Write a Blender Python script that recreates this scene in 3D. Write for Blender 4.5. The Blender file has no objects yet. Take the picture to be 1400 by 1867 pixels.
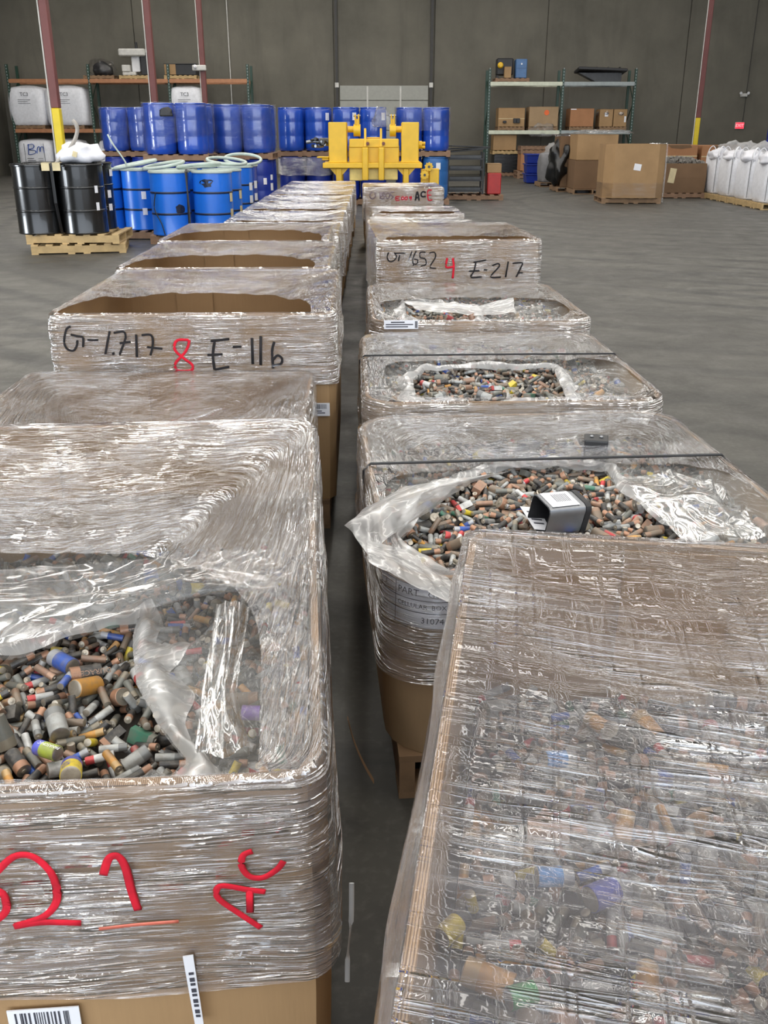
import bpy, bmesh, math, random
from mathutils import Vector, Matrix, Quaternion, Euler, noise
PI = math.pi
R = math.radians
sc = bpy.context.scene
COL = sc.collection

# ------------------------------------------------------------------ camera
CAM_H, PITCH, FPX = 1.52, R(22.18), 1700.0
cam_data = bpy.data.cameras.new('camera')
cam = bpy.data.objects.new('camera', cam_data)
COL.objects.link(cam)
cam.location = (0, 0, CAM_H)
cam.rotation_euler = (R(90) - PITCH, 0, 0)
cam_data.sensor_fit = 'VERTICAL'
cam_data.sensor_height = 24.0
cam_data.lens = FPX / 1867 * 24.0
cam_data.clip_start = 0.05
cam_data.clip_end = 200
sc.camera = cam

# ------------------------------------------------------------------ world, lamps, exposure
world = bpy.data.worlds.new('daylight')
sc.world = world
world.use_nodes = True
wb = world.node_tree.nodes['Background']
wb.inputs[0].default_value = (0.82, 0.90, 1.0, 1)
wb.inputs[1].default_value = 3.4
sc.view_settings.view_transform = 'Standard'
sc.view_settings.look = 'None'
sc.view_settings.gamma = 1
sc.view_settings.use_curve_mapping = False
sc.view_settings.exposure = 0.3
sc.cycles.transparent_max_bounces = 24
sc.cycles.max_bounces = 6
sc.cycles.caustics_reflective = False
sc.cycles.caustics_refractive = False


def lamp(x, y, z, sx, sy, power, color=(1, 0.96, 0.90), rot=(0, 0, 0)):
    l = bpy.data.lights.new('ceiling_or_door_light', 'AREA')
    l.shape = 'RECTANGLE'
    l.size, l.size_y = sx, sy
    l.energy = power
    l.color = color
    o = bpy.data.objects.new('ceiling_or_door_light', l)
    o.location = (x, y, z)
    o.rotation_euler = rot
    COL.objects.link(o)
    return o


# rows of ceiling lamps, and an added area light for daylight from an unseen dock door at left
for lx in (-11.5, -8.0, -5.0, -2.3, 0.2, 2.7, 5.6, 9.0, 13.0):
    lamp(lx, 14.6, 7.6, 0.34, 44.0, 640 if lx < 0 else 480)
lamp(-14.1, 9.0, 1.9, 3.2, 3.2, 760, (0.86, 0.93, 1.0), (0, R(-90), 0))


def pix(px, py, Y=None, Z=None, plane=None):
    """a pixel of the 1400x1867 frame to a world point at depth Y, at height Z or on a plane (point, normal)"""
    a = (px - 700) / FPX
    b = (py - 933.5) / FPX
    d = Vector((a, math.cos(PITCH) - b * math.sin(PITCH), -math.sin(PITCH) - b * math.cos(PITCH)))
    o = Vector((0, 0, CAM_H))
    if plane is not None:
        p, n = plane
        t = (Vector(p) - o).dot(n) / d.dot(n)
    elif Y is not None:
        t = Y / d.y
    else:
        t = (Z - CAM_H) / d.z
    return o + d * t


def proj(p):
    z = p[2] - CAM_H
    d = p[1] * math.cos(PITCH) - z * math.sin(PITCH)
    v = -(p[1] * math.sin(PITCH) + z * math.cos(PITCH))
    return 700 + FPX * p[0] / d, 933.5 + FPX * v / d


# ------------------------------------------------------------------ materials
def srgb(r, g, b):
    f = lambda c: (c / 255 / 12.92) if c / 255 <= 0.04045 else ((c / 255 + 0.055) / 1.055) ** 2.4
    return (f(r), f(g), f(b), 1)


class NT:
    """small node-tree helper"""
    def __init__(self, name):
        self.m = bpy.data.materials.new(name)
        self.m.use_nodes = True
        self.t = self.m.node_tree
        self.n = self.t.nodes
        self.b = self.n['Principled BSDF']
        self.out = self.n['Material Output']

    def add(self, kind, **kw):
        x = self.n.new(kind)
        for k, v in kw.items():
            setattr(x, k, v)
        return x

    def link(self, a, b):
        self.t.links.new(a, b)

    def coord(self, kind='Object', scale=(1, 1, 1), rot=(0, 0, 0)):
        c = self.add('ShaderNodeTexCoord')
        m = self.add('ShaderNodeMapping')
        m.inputs['Scale'].default_value = scale
        m.inputs['Rotation'].default_value = rot
        self.link(c.outputs[kind], m.inputs[0])
        return m.outputs[0]

    def noise(self, vec, scale, detail=3, rough=0.55, dist=0.0):
        x = self.add('ShaderNodeTexNoise')
        x.inputs['Scale'].default_value = scale
        x.inputs['Detail'].default_value = detail
        x.inputs['Roughness'].default_value = rough
        x.inputs['Distortion'].default_value = dist
        self.link(vec, x.inputs['Vector'])
        return x.outputs['Fac']

    def ramp(self, fac, stops, interp='LINEAR'):
        x = self.add('ShaderNodeValToRGB')
        x.color_ramp.interpolation = interp
        e = x.color_ramp.elements
        while len(e) < len(stops):
            e.new(0.5)
        for s, (p, c) in zip(e, stops):
            s.position = p
            s.color = c if len(c) == 4 else (*c, 1)
        self.link(fac, x.inputs[0])
        return x.outputs[0]

    def math(self, op, a, b=None, clamp=False):
        x = self.add('ShaderNodeMath', operation=op, use_clamp=clamp)
        for i, v in enumerate((a, b)):
            if v is None:
                continue
            if isinstance(v, (int, float)):
                x.inputs[i].default_value = v
            else:
                self.link(v, x.inputs[i])
        return x.outputs[0]

    def mapr(self, v, a, b, c, d):
        x = self.add('ShaderNodeMapRange')
        for i, k in enumerate((a, b, c, d)):
            x.inputs[i + 1].default_value = k
        self.link(v, x.inputs[0])
        return x.outputs[0]

    def mixc(self, fac, a, b):
        x = self.add('ShaderNodeMix', data_type='RGBA')
        for i, v in ((0, fac), (6, a), (7, b)):
            if isinstance(v, (int, float, tuple)):
                x.inputs[i].default_value = v
            else:
                self.link(v, x.inputs[i])
        return x.outputs[2]

    def bump(self, h, strength, dist):
        x = self.add('ShaderNodeBump')
        x.inputs['Strength'].default_value = strength
        x.inputs['Distance'].default_value = dist
        self.link(h, x.inputs['Height'])
        return x.outputs[0]


def plain(name, rgb, rough=0.5, metal=0.0, var=0.12, scale=8.0, bump=0.0, coat=0.0):
    """a colour with mottled variation, on a real surface"""
    t = NT(name)
    v = t.coord('Object')
    n = t.noise(v, scale, 4)
    c = srgb(*rgb)
    lo = tuple(x * (1 - var) for x in c[:3]) + (1,)
    hi = tuple(min(1, x * (1 + var)) for x in c[:3]) + (1,)
    t.link(t.ramp(n, [(0.3, lo), (0.7, hi)]), t.b.inputs['Base Color'])
    t.b.inputs['Roughness'].default_value = rough
    t.b.inputs['Metallic'].default_value = metal
    t.b.inputs['Coat Weight'].default_value = coat
    if bump:
        t.link(t.bump(t.noise(v, scale * 6, 3), bump, 0.01), t.b.inputs['Normal'])
    return t.m


def cardboard(name, rgb, dark=0.82):
    t = NT(name)
    v = t.coord('Object')
    n = t.noise(v, 3.0, 4)
    f = t.noise(t.coord('Object', (140, 140, 9)), 1.0, 2)
    c = srgb(*rgb)
    k = tuple(x * dark for x in c[:3]) + (1,)
    a = t.ramp(n, [(0.3, k), (0.72, c)])
    t.link(t.mixc(t.mapr(f, 0.3, 0.8, 0.0, 0.16), a, tuple(x * 0.6 for x in c[:3]) + (1,)), t.b.inputs['Base Color'])
    t.b.inputs['Roughness'].default_value = 0.72
    t.b.inputs['Specular IOR Level'].default_value = 0.25
    t.link(t.bump(f, 0.15, 0.002), t.b.inputs['Normal'])
    return t.m


def film(name, haze=(0.10, 0.34), tint=(0.82, 0.79, 0.82), streak=(2.0, 70.0), bump=0.6, gloss=1.7, rough=0.06, cross=0.0, crumple=0.5, ridge=6.0, dens=(0.40, 0.62), base=0.2):
    """clear stretch film: see-through, milky where layers double up, glossy along its pulled creases"""
    t = NT(name)

    def crease(vec, detail, power, dist=0.3):
        n = t.noise(vec, 1.0, detail, 0.55, dist)
        k = t.math('SUBTRACT', 1.0, t.math('ABSOLUTE', t.math('SUBTRACT', t.math('MULTIPLY', n, 4.0), 2.0)), True)
        return t.math('POWER', k, power), n

    c1, n1 = crease(t.coord('UV', (streak[0], streak[1], 1), (0, 0, 0.02)), 2, ridge)
    c2, n2 = crease(t.coord('UV', (streak[0] * 2.6, streak[1] * 2.3, 1), (0, 0, -0.03)), 2, ridge)
    patch = t.noise(t.coord('Object'), 4.5, 3, 0.6)
    n3 = t.noise(t.coord('Object'), 70.0, 2, 0.6, 0.8)
    m = t.mapr(patch, dens[0], dens[1], 0.12, 1.0)
    h = t.math('ADD', t.math('MULTIPLY', c1, 0.9), t.math('MULTIPLY', c2, 0.4))
    if cross:
        c4, n4 = crease(t.coord('UV', (streak[1] * 0.7, streak[0], 1), (0, 0, -0.14)), 2, ridge)
        h = t.math('ADD', h, t.math('MULTIPLY', c4, cross))
    h = t.math('MULTIPLY', h, m)
    h = t.math('ADD', h, t.math('MULTIPLY', n3, t.mapr(patch, 0.46, 0.70, 0.03, crumple)))
    nor = t.bump(h, bump, 0.010)
    fr = t.add('ShaderNodeFresnel')
    fr.inputs['IOR'].default_value = 1.5
    t.link(nor, fr.inputs['Normal'])
    amt = t.math('MULTIPLY', t.math('ADD', t.math('MULTIPLY', t.math('MAXIMUM', c1, c2), m), base), gloss)
    fac = t.math('MINIMUM', t.math('MULTIPLY', fr.outputs[0], amt), 0.85)
    tr = t.add('ShaderNodeBsdfTransparent')
    tr.inputs[0].default_value = (0.97, 0.965, 0.97, 1)
    di = t.add('ShaderNodeBsdfDiffuse')
    di.inputs[0].default_value = (*tint, 1)
    tl = t.add('ShaderNodeBsdfTranslucent')
    tl.inputs[0].default_value = (*tint, 1)
    dm = t.add('ShaderNodeMixShader')
    dm.inputs[0].default_value = 0.3
    t.link(di.outputs[0], dm.inputs[1])
    t.link(tl.outputs[0], dm.inputs[2])
    m1 = t.add('ShaderNodeMixShader')
    hz = t.math('ADD', t.math('MULTIPLY', n1, 0.5), t.math('MULTIPLY', patch, 0.5))
    t.link(t.mapr(hz, 0.36, 0.64, haze[0], haze[1]), m1.inputs[0])
    t.link(tr.outputs[0], m1.inputs[1])
    t.link(dm.outputs[0], m1.inputs[2])
    gl = t.add('ShaderNodeBsdfGlossy')
    gl.inputs['Color'].default_value = (1, 1, 1, 1)
    gl.inputs['Roughness'].default_value = rough
    t.link(nor, gl.inputs['Normal'])
    m2 = t.add('ShaderNodeMixShader')
    t.link(fac, m2.inputs[0])
    t.link(m1.outputs[0], m2.inputs[1])
    t.link(gl.outputs[0], m2.inputs[2])
    t.link(m2.outputs[0], t.out.inputs[0])
    return t.m


M = {}
M['card'] = cardboard('cardboard', (168, 136, 98))
M['card_light'] = cardboard('light_cardboard', (166, 140, 108))
M['card_orange'] = cardboard('orange_brown_cardboard', (172, 124, 88))
M['card_dark'] = cardboard('worn_cardboard', (122, 96, 72))
M['film_side'] = film('stretch_film', (0.06, 0.24), streak=(2.0, 44.0), bump=0.9, gloss=7.0, dens=(0.34, 0.56), crumple=0.2, rough=0.05, base=0.1)
M['film_top'] = film('stretch_film_over_the_top', (0.03, 0.16), streak=(3.4, 44.0), bump=1.0, gloss=7.5, crumple=0.22, rough=0.045, ridge=7.0, dens=(0.40, 0.58), base=0.06)
M['film_far'] = film('sheeny_stretch_film', (0.12, 0.30), streak=(2.0, 24.0), bump=0.9, gloss=8.0, crumple=0.4, rough=0.14, ridge=2.5)
M['film_near'] = film('taut_stretch_film', (0.06, 0.18), streak=(1.3, 26.0), bump=0.9, gloss=6.0, cross=0.7, crumple=0.25, ridge=12.0, dens=(0.46, 0.58), rough=0.045, base=0.1)
M['film_drum'] = film('clear_drum_film', (0.0, 0.03), streak=(1.0, 14.0), bump=0.2, gloss=0.8)
M['liner'] = film('polythene_liner', (0.12, 0.28), (0.66, 0.66, 0.64), (3.0, 5.0), 0.2, 0.9, 0.14, crumple=0.02, ridge=14.0, dens=(0.3, 0.5))
M['liner_thick'] = film('doubled_polythene', (0.32, 0.52), (0.62, 0.62, 0.61), (3.0, 5.0), 0.12, 0.5, 0.32, crumple=0.02, ridge=14.0, dens=(0.3, 0.5))
M['film_black'] = plain('black_film', (26, 27, 28), 0.22, bump=0.4)
M['ink'] = plain('black_marker', (28, 24, 26), 0.9, var=0.3, scale=40)
M['ink_red'] = plain('red_marker', (196, 18, 42), 0.9, var=0.25, scale=30)
M['ink_pale'] = plain('orange_marker', (205, 110, 90), 0.5, var=0.25, scale=30)
M['ink_blue'] = plain('blue_marker', (40, 84, 170), 0.5)
M['ink_grey'] = plain('faded_marker', (110, 92, 98), 0.6)
M['paper'] = plain('paper', (226, 226, 230), 0.6, var=0.04)
M['print'] = plain('print', (62, 62, 70), 0.6)
M['tape'] = plain('masking_paper', (205, 190, 150), 0.6)
M['strap'] = plain('black_strapping', (24, 24, 26), 0.35)
M['pallet'] = plain('pallet_wood', (176, 150, 106), 0.75, var=0.25, scale=5, bump=0.2)
M['pallet_old'] = plain('old_pallet_wood', (130, 104, 78), 0.8, var=0.3, scale=5, bump=0.2)
M['pallet_red'] = plain('reddish_pallet_wood', (132, 104, 82), 0.8, var=0.25, scale=5, bump=0.2)
M['blue_steel'] = plain('blue_drum_paint', (28, 108, 214), 0.32, var=0.1, scale=3, coat=0.3)
M['blue_plastic'] = plain('blue_plastic', (28, 72, 170), 0.3, var=0.12, scale=2, coat=0.8)
M['blue_deep'] = plain('deep_blue_plastic', (24, 48, 140), 0.36, var=0.12, scale=2)
M['blue_teal'] = plain('faded_blue_paint', (44, 98, 160), 0.4, var=0.1, scale=2)
M['black_steel'] = plain('black_drum_paint', (17, 18, 19), 0.24, var=0.2, scale=3, coat=0.3)
M['hoop_dark'] = plain('worn_hoop', (16, 26, 52), 0.4)
M['rim_pale'] = plain('pale_drum_rim', (172, 184, 176), 0.45)
M['white'] = plain('white_sheet', (222, 222, 224), 0.5, var=0.05)
M['white_bag'] = plain('woven_white_bag', (224, 225, 230), 0.55, var=0.08, scale=14, bump=0.35)
M['white_film'] = plain('white_plastic', (220, 220, 226), 0.35, var=0.06, bump=0.3)
M['yellow'] = plain('yellow_machine_paint', (216, 172, 30), 0.42, var=0.1, scale=4)
M['yellow_pale'] = plain('pale_yellow_panel', (232, 206, 120), 0.5, var=0.12)
M['column_yellow'] = plain('yellow_column_paint', (216, 190, 30), 0.4, var=0.06)
M['column_red'] = plain('oxide_red_paint', (106, 58, 54), 0.5, var=0.12, scale=3)
M['steel'] = plain('bare_steel', (150, 152, 156), 0.35, metal=0.9)
M['steel_dark'] = plain('dark_greasy_steel', (66, 66, 66), 0.4, metal=0.6)
M['hose'] = plain('grey_hose', (160, 154, 146), 0.5)
M['rack_green'] = plain('green_rack_paint', (34, 62, 50), 0.45)
M['rack_orange'] = plain('orange_rack_beam', (168, 116, 80), 0.5, var=0.12)
M['rack_cream'] = plain('cream_rack_beam', (200, 204, 184), 0.5, var=0.1)
M['rack_grey'] = plain('grey_rack_beam', (150, 158, 158), 0.5, var=0.1)
M['dark'] = plain('dark_equipment', (34, 34, 36), 0.5)
M['grey'] = plain('grey_equipment', (120, 120, 122), 0.5)
M['blue_machine'] = plain('blue_machine_paint', (70, 106, 150), 0.45)
M['red'] = plain('red_paint', (170, 40, 36), 0.45)
M['orange'] = plain('orange_sticker', (226, 104, 50), 0.6)
M['debris'] = plain('grey_scrap', (116, 112, 106), 0.8, var=0.35, scale=12)
M['conduit'] = plain('conduit', (52, 50, 48), 0.6)
M['fitting'] = plain('white_fitting', (196, 194, 188), 0.5)
t = NT('corrugated_edge')
w = t.add('ShaderNodeTexWave')
w.inputs['Scale'].default_value = 110
w.inputs['Distortion'].default_value = 1.0
t.link(t.coord('Object', (1, 1, 0.1)), w.inputs[0])
t.link(t.ramp(w.outputs[1], [(0.25, srgb(122, 94, 66)), (0.7, srgb(182, 150, 112))]), t.b.inputs['Base Color'])
t.b.inputs['Roughness'].default_value = 0.8
M['card_edge'] = t.m
t = NT('exit_red')
t.b.inputs['Base Color'].default_value = srgb(200, 30, 40)
t.b.inputs['Emission Color'].default_value = (1.0, 0.05, 0.09, 1)
t.b.inputs['Emission Strength'].default_value = 0.9
M['exit'] = t.m
t = NT('exit_letters')
t.b.inputs['Base Color'].default_value = srgb(255, 190, 190)
t.b.inputs['Emission Color'].default_value = (1.0, 0.42, 0.45, 1)
t.b.inputs['Emission Strength'].default_value = 0.9
M['exit_letters'] = t.m

# concrete floor
t = NT('concrete_floor')
v = t.coord('Object')
n1 = t.noise(v, 0.35, 5, 0.6, 0.4)
n2 = t.noise(v, 2.6, 6, 0.65, 0.3)
n3 = t.noise(t.coord('Object', (0.35, 1.6, 1), (0, 0, R(24))), 1.4, 5, 0.6, 1.6)
n4 = t.noise(v, 38, 3)
c = t.ramp(n1, [(0.32, srgb(56, 54, 49)), (0.68, srgb(84, 82, 75))])
c = t.mixc(t.mapr(n2, 0.42, 0.72, 0.0, 0.55), c, srgb(60, 58, 55))
c = t.mixc(t.mapr(n3, 0.54, 0.66, 0.0, 0.75), c, srgb(48, 47, 45))
vo = t.add('ShaderNodeTexVoronoi', feature='DISTANCE_TO_EDGE')
vo.inputs['Scale'].default_value = 0.24
t.link(t.coord('Object'), vo.inputs['Vector'])
c = t.mixc(t.mapr(n4, 0.5, 0.8, 0.0, 0.22), c, srgb(122, 120, 113))
# turning tyre marks
wv = t.add('ShaderNodeTexWave', wave_type='RINGS', rings_direction='Z')
wv.inputs['Scale'].default_value = 0.45
wv.inputs['Distortion'].default_value = 3.0
wv.inputs['Detail'].default_value = 3
mp = t.add('ShaderNodeMapping')
mp.inputs['Location'].default_value = (-9, -22, 0)
tc = t.add('ShaderNodeTexCoord')
t.link(tc.outputs['Object'], mp.inputs[0])
t.link(mp.outputs[0], wv.inputs[0])
tm = t.math('MULTIPLY', t.mapr(wv.outputs[1], 0.72, 0.96, 0.0, 0.75), t.mapr(n1, 0.4, 0.6, 0.2, 1.0))
c = t.mixc(tm, c, srgb(42, 41, 39))
t.link(c, t.b.inputs['Base Color'])
t.link(t.mapr(n2, 0.3, 0.7, 0.42, 0.7), t.b.inputs['Roughness'])
t.link(t.bump(n4, 0.12, 0.004), t.b.inputs['Normal'])
M['floor'] = t.m

# tilt-up concrete wall
t = NT('concrete_wall')
v = t.coord('Object')
n1 = t.noise(v, 0.5, 5, 0.6)
n2 = t.noise(t.coord('Object', (1.0, 1.0, 0.18)), 1.5, 4, 0.6, 0.5)
n3 = t.noise(v, 9, 4)
c = t.ramp(n1, [(0.3, srgb(89, 86, 77)), (0.7, srgb(111, 107, 96))])
c = t.mixc(t.mapr(n2, 0.5, 0.8, 0.0, 0.4), c, srgb(66, 64, 58))
c = t.mixc(t.mapr(n3, 0.5, 0.75, 0.0, 0.2), c, srgb(106, 102, 93))
t.link(c, t.b.inputs['Base Color'])
t.b.inputs['Roughness'].default_value = 0.85
M['wall'] = t.m
M['ceiling'] = plain('ceiling_deck', (170, 168, 162), 0.7)
M['door'] = plain('dock_door_panel', (150, 150, 142), 0.5, var=0.06)


# ------------------------------------------------------------------ mesh helpers
class MB:
    def __init__(self):
        self.v, self.f, self.mi, self.uv = [], [], [], None

    def _add(self, vs, fs, mi=0):
        b = len(self.v)
        self.v += [tuple(x) for x in vs]
        self.f += [tuple(b + i for i in f) for f in fs]
        self.mi += [mi] * len(fs)
        return self

    def box(self, c, s, mi=0, rot=None, taper=1.0):
        x, y, z = (k / 2 for k in s)
        vs = [Vector((a * x * (taper if cz > 0 else 1), b * y * (taper if cz > 0 else 1), cz * z)) for cz in (-1, 1) for a, b in ((-1, -1), (1, -1), (1, 1), (-1, 1))]
        if rot is not None:
            e = Euler(rot).to_matrix()
            vs = [e @ p for p in vs]
        c = Vector(c)
        return self._add([p + c for p in vs], [(3, 2, 1, 0), (4, 5, 6, 7), (0, 1, 5, 4), (1, 2, 6, 5), (2, 3, 7, 6), (3, 0, 4, 7)], mi)

    def span(self, lo, hi, mi=0):
        return self.box([(a + b) / 2 for a, b in zip(lo, hi)], [b - a for a, b in zip(lo, hi)], mi)

    def lathe(self, prof, n=24, mi=0, c=(0, 0, 0), axis=None, caps=True):
        """prof: (r, z) list"""
        vs, fs = [], []
        for r, z in prof:
            for k in range(n):
                a = 2 * PI * k / n
                vs.append(Vector((r * math.cos(a), r * math.sin(a), z)))
        for i in range(len(prof) - 1):
            for k in range(n):
                k2 = (k + 1) % n
                fs.append((i * n + k, i * n + k2, (i + 1) * n + k2, (i + 1) * n + k))
        if caps:
            fs.append(tuple(range(n - 1, -1, -1)))
            fs.append(tuple((len(prof) - 1) * n + k for k in range(n)))
        if axis is not None:
            q = Vector((0, 0, 1)).rotation_difference(Vector(axis))
            vs = [q @ p for p in vs]
        c = Vector(c)
        return self._add([p + c for p in vs], fs, mi)

    def cyl(self, p0, p1, r, n=10, mi=0, r1=None):
        p0, p1 = Vector(p0), Vector(p1)
        return self.lathe([(r, 0), (r if r1 is None else r1, (p1 - p0).length)], n, mi, p0, (p1 - p0).normalized())

    def tube(self, pts, r, n=8, mi=0, closed=False, flat=1.0):
        pts = [Vector(p) for p in pts]
        N = len(pts)
        vs, fs = [], []
        up = Vector((0.02, 0.03, 1))
        for i, p in enumerate(pts):
            d = (pts[(i + 1) % N] - pts[i - 1]) if closed else (pts[min(i + 1, N - 1)] - pts[max(i - 1, 0)])
            d.normalize()
            s = d.cross(up)
            if s.length < 0.05:
                s = d.cross(Vector((0, 1, 0)))
            s.normalize()
            u = s.cross(d)
            for k in range(n):
                a = 2 * PI * k / n
                vs.append(p + s * r * math.cos(a) + u * r * flat * math.sin(a))
        for i in range(N if closed else N - 1):
            j = (i + 1) % N
            for k in range(n):
                k2 = (k + 1) % n
                fs.append((i * n + k, i * n + k2, j * n + k2, j * n + k))
        if not closed:
            fs.append(tuple(range(n - 1, -1, -1)))
            fs.append(tuple((N - 1) * n + k for k in range(n)))
        return self._add(vs, fs, mi)

    def prism(self, poly, p0, p1, mi=0):
        """poly: 3-D outline, swept from p0 to p1 offsets"""
        p0, p1 = Vector(p0), Vector(p1)
        n = len(poly)
        vs = [Vector(q) + p0 for q in poly] + [Vector(q) + p1 for q in poly]
        fs = [tuple(range(n - 1, -1, -1)), tuple(range(n, 2 * n))] + [(k, (k + 1) % n, n + (k + 1) % n, n + k) for k in range(n)]
        return self._add(vs, fs, mi)

    def grid(self, rows, mi=0, closed=False):
        """rows of points, quads between them"""
        n = len(rows[0])
        vs = [p for r in rows for p in r]
        fs = []
        for i in range(len(rows) - 1):
            for k in range(n if closed else n - 1):
                k2 = (k + 1) % n
                fs.append((i * n + k, i * n + k2, (i + 1) * n + k2, (i + 1) * n + k))
        return self._add(vs, fs, mi)

    def mesh(self, name, mats, smooth=False):
        me = bpy.data.meshes.new(name)
        me.from_pydata([tuple(p) for p in self.v], [], self.f)
        for m in (mats if isinstance(mats, (list, tuple)) else [mats]):
            me.materials.append(M[m] if isinstance(m, str) else m)
        me.polygons.foreach_set('material_index', self.mi)
        if smooth is True:
            me.polygons.foreach_set('use_smooth', [True] * len(self.f))
        if self.uv is not None:
            l = me.uv_layers.new(name='UVMap')
            for p in me.polygons:
                for li, vi in zip(p.loop_indices, p.vertices):
                    l.data[li].uv = self.uv[vi]
        me.update()
        if smooth == 'auto':
            me.polygons.foreach_set('use_smooth', [True] * len(self.f))
            me.set_sharp_from_angle(angle=R(38))
        return me

    def build(self, name, mats, parent=None, smooth=False):
        return obj(name, self.mesh(name, mats, smooth), parent)


def obj(name, me, parent=None):
    o = bpy.data.objects.new(name, me)
    COL.objects.link(o)
    if parent is not None:
        o.parent = parent
    return o


def tag(o, label=None, cat=None, group=None, kind=None):
    if label:
        o['label'] = label
    if cat:
        o['category'] = cat
    if group:
        o['group'] = group
    if kind:
        o['kind'] = kind
    return o


def thing(name, loc, label, cat, rz=0.0, group=None):
    o = bpy.data.objects.new(name, None)
    COL.objects.link(o)
    o.empty_display_size = 0.1
    o.location = loc
    o.rotation_euler = (0, 0, rz)
    return tag(o, label, cat, group)


def bevel(o, w=0.01, seg=1):
    m = o.modifiers.new('bevel', 'BEVEL')
    m.width = w
    m.segments = seg
    m.limit_method = 'ANGLE'
    return o


def text_mesh(s, size, mat, name='lettering', align='CENTER'):
    cu = bpy.data.curves.new('t', 'FONT')
    cu.body = s
    cu.size = size
    cu.align_x = align
    cu.align_y = 'CENTER'
    cu.resolution_u = 2
    o = bpy.data.objects.new('t', cu)
    COL.objects.link(o)
    bpy.context.view_layer.update()
    me = bpy.data.meshes.new_from_object(o.evaluated_get(bpy.context.evaluated_depsgraph_get()))
    bpy.data.objects.remove(o)
    bpy.data.curves.remove(cu)
    me.name = name
    me.materials.clear()
    me.materials.append(M[mat])
    return me


def lettering(s, size, mat, loc, parent, rot=(R(90), 0, 0), name='lettering'):
    o = obj(name, text_mesh(s, size, mat, name), parent)
    o.location = loc
    o.rotation_euler = rot
    return o


def local(o, p):
    m = Matrix.Translation(o.location) @ o.rotation_euler.to_matrix().to_4x4()
    return m.inverted() @ Vector(p)


def smooth_line(pts, n=4):
    if len(pts) < 3:
        return pts
    out = []
    P = [pts[0]] + list(pts) + [pts[-1]]
    for i in range(1, len(P) - 2):
        a, b, c, d = (Vector(P[i + k]) for k in (-1, 0, 1, 2))
        for k in range(n):
            u = k / n
            out.append(0.5 * ((2 * b) + (c - a) * u + (2 * a - 5 * b + 4 * c - d) * u * u + (3 * b - a - 3 * c + d) * u ** 3))
    out.append(Vector(pts[-1]))
    return out


def ns(p, s=1.0):
    return noise.noise(Vector(p) * s)


# ------------------------------------------------------------------ the room
def struct(o):
    o['kind'] = 'structure'
    return o


X0, X1, YW, YB, ZC = -14.3, 22.0, 38.4, -9.0, 8.6
struct(MB().span((X0 - 0.3, YB, -0.3), (X1 + 0.3, YW + 0.3, 0)).build('floor', 'floor'))
struct(MB().span((X0 - 0.3, YB, ZC), (X1 + 0.3, YW + 0.3, ZC + 0.2)).build('ceiling', 'ceiling'))
struct(MB().span((X0 - 0.3, YB, 0), (X0, YW, ZC)).build('wall_left', 'wall'))
struct(MB().span((X1, YB, 0), (X1 + 0.3, YW, ZC)).build('wall_right', 'wall'))
# back wall of cast panels, with the joint between panels recessed
wallr = struct(MB().span((X0 - 0.3, YW + 0.06, 0), (X1 + 0.3, YW + 0.3, ZC)).build('wall_back', 'wall'))
edges = [X0, -9.2, -1.86, 1.86, 6.0, 11.2, 16.4, X1]
for a, b in zip(edges[:-1], edges[1:]):
    bevel(MB().span((a + 0.012, YW, 0.0), (b - 0.012, YW + 0.07, ZC)).build('wall_panel', 'wall', wallr), 0.01)
# closed dock door with its tracks
door = tag(bpy.data.objects.new('door_1', None), kind='structure')
COL.objects.link(door)
door.location = (0, YW - 0.03, 0)
for i in range(6):
    bevel(MB().span((-1.66, -0.03, 0.02 + i * 0.52), (1.66, 0.03, 0.02 + i * 0.52 + 0.505)).build('door_panel', 'door', door), 0.012)
for x in (-1.76, 1.76):
    MB().span((x - 0.045, -0.08, 0), (x + 0.045, 0.03, 7.6)).build('door_track', 'conduit', door)
    MB().span((x - 0.07, -0.12, 3.06), (x + 0.07, 0.0, 3.22)).build('track_bracket', 'fitting', door)
for x in (-0.62, 0.62):
    MB().span((x - 0.03, -0.045, 0.02), (x + 0.03, -0.03, 3.1)).build('door_stile', 'fitting', door)

# ------------------------------------------------------------------ pallets
_pal = {}


def pallet_meshes(mat):
    if mat not in _pal:
        _pal[mat] = (MB().span((-0.51, -0.045, 0), (0.51, 0.045, 0.018)).mesh('deck_board', mat),
                     MB().span((-0.019, -0.61, 0), (0.019, 0.61, 0.088)).mesh('stringer', mat))
    return _pal[mat]


def pallet(x, y, z, rz, label, mat='pallet', group=None, wide=False, sx=1.0, sy=1.0):
    """three stringers, deck boards above and below; 1.02 across, 1.22 deep, 0.142 high"""
    o = thing('pallet', (x, y, z), label, 'pallet', rz + (PI / 2 if wide else 0), group)
    o.scale = (sx, sy, 1)
    b, s = pallet_meshes(mat)
    for k in (-0.49, 0, 0.49):
        obj('stringer', s, o).location = (k, 0, 0.018)
    for k in range(7):
        obj('deck_board', b, o).location = (0, -0.565 + k * 1.13 / 6, 0.1065)
    for k in (-0.565, -0.1, 0.1, 0.565):
        obj('bottom_board', b, o).location = (0, k, 0)
    return o


PZ = 0.126


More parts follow.
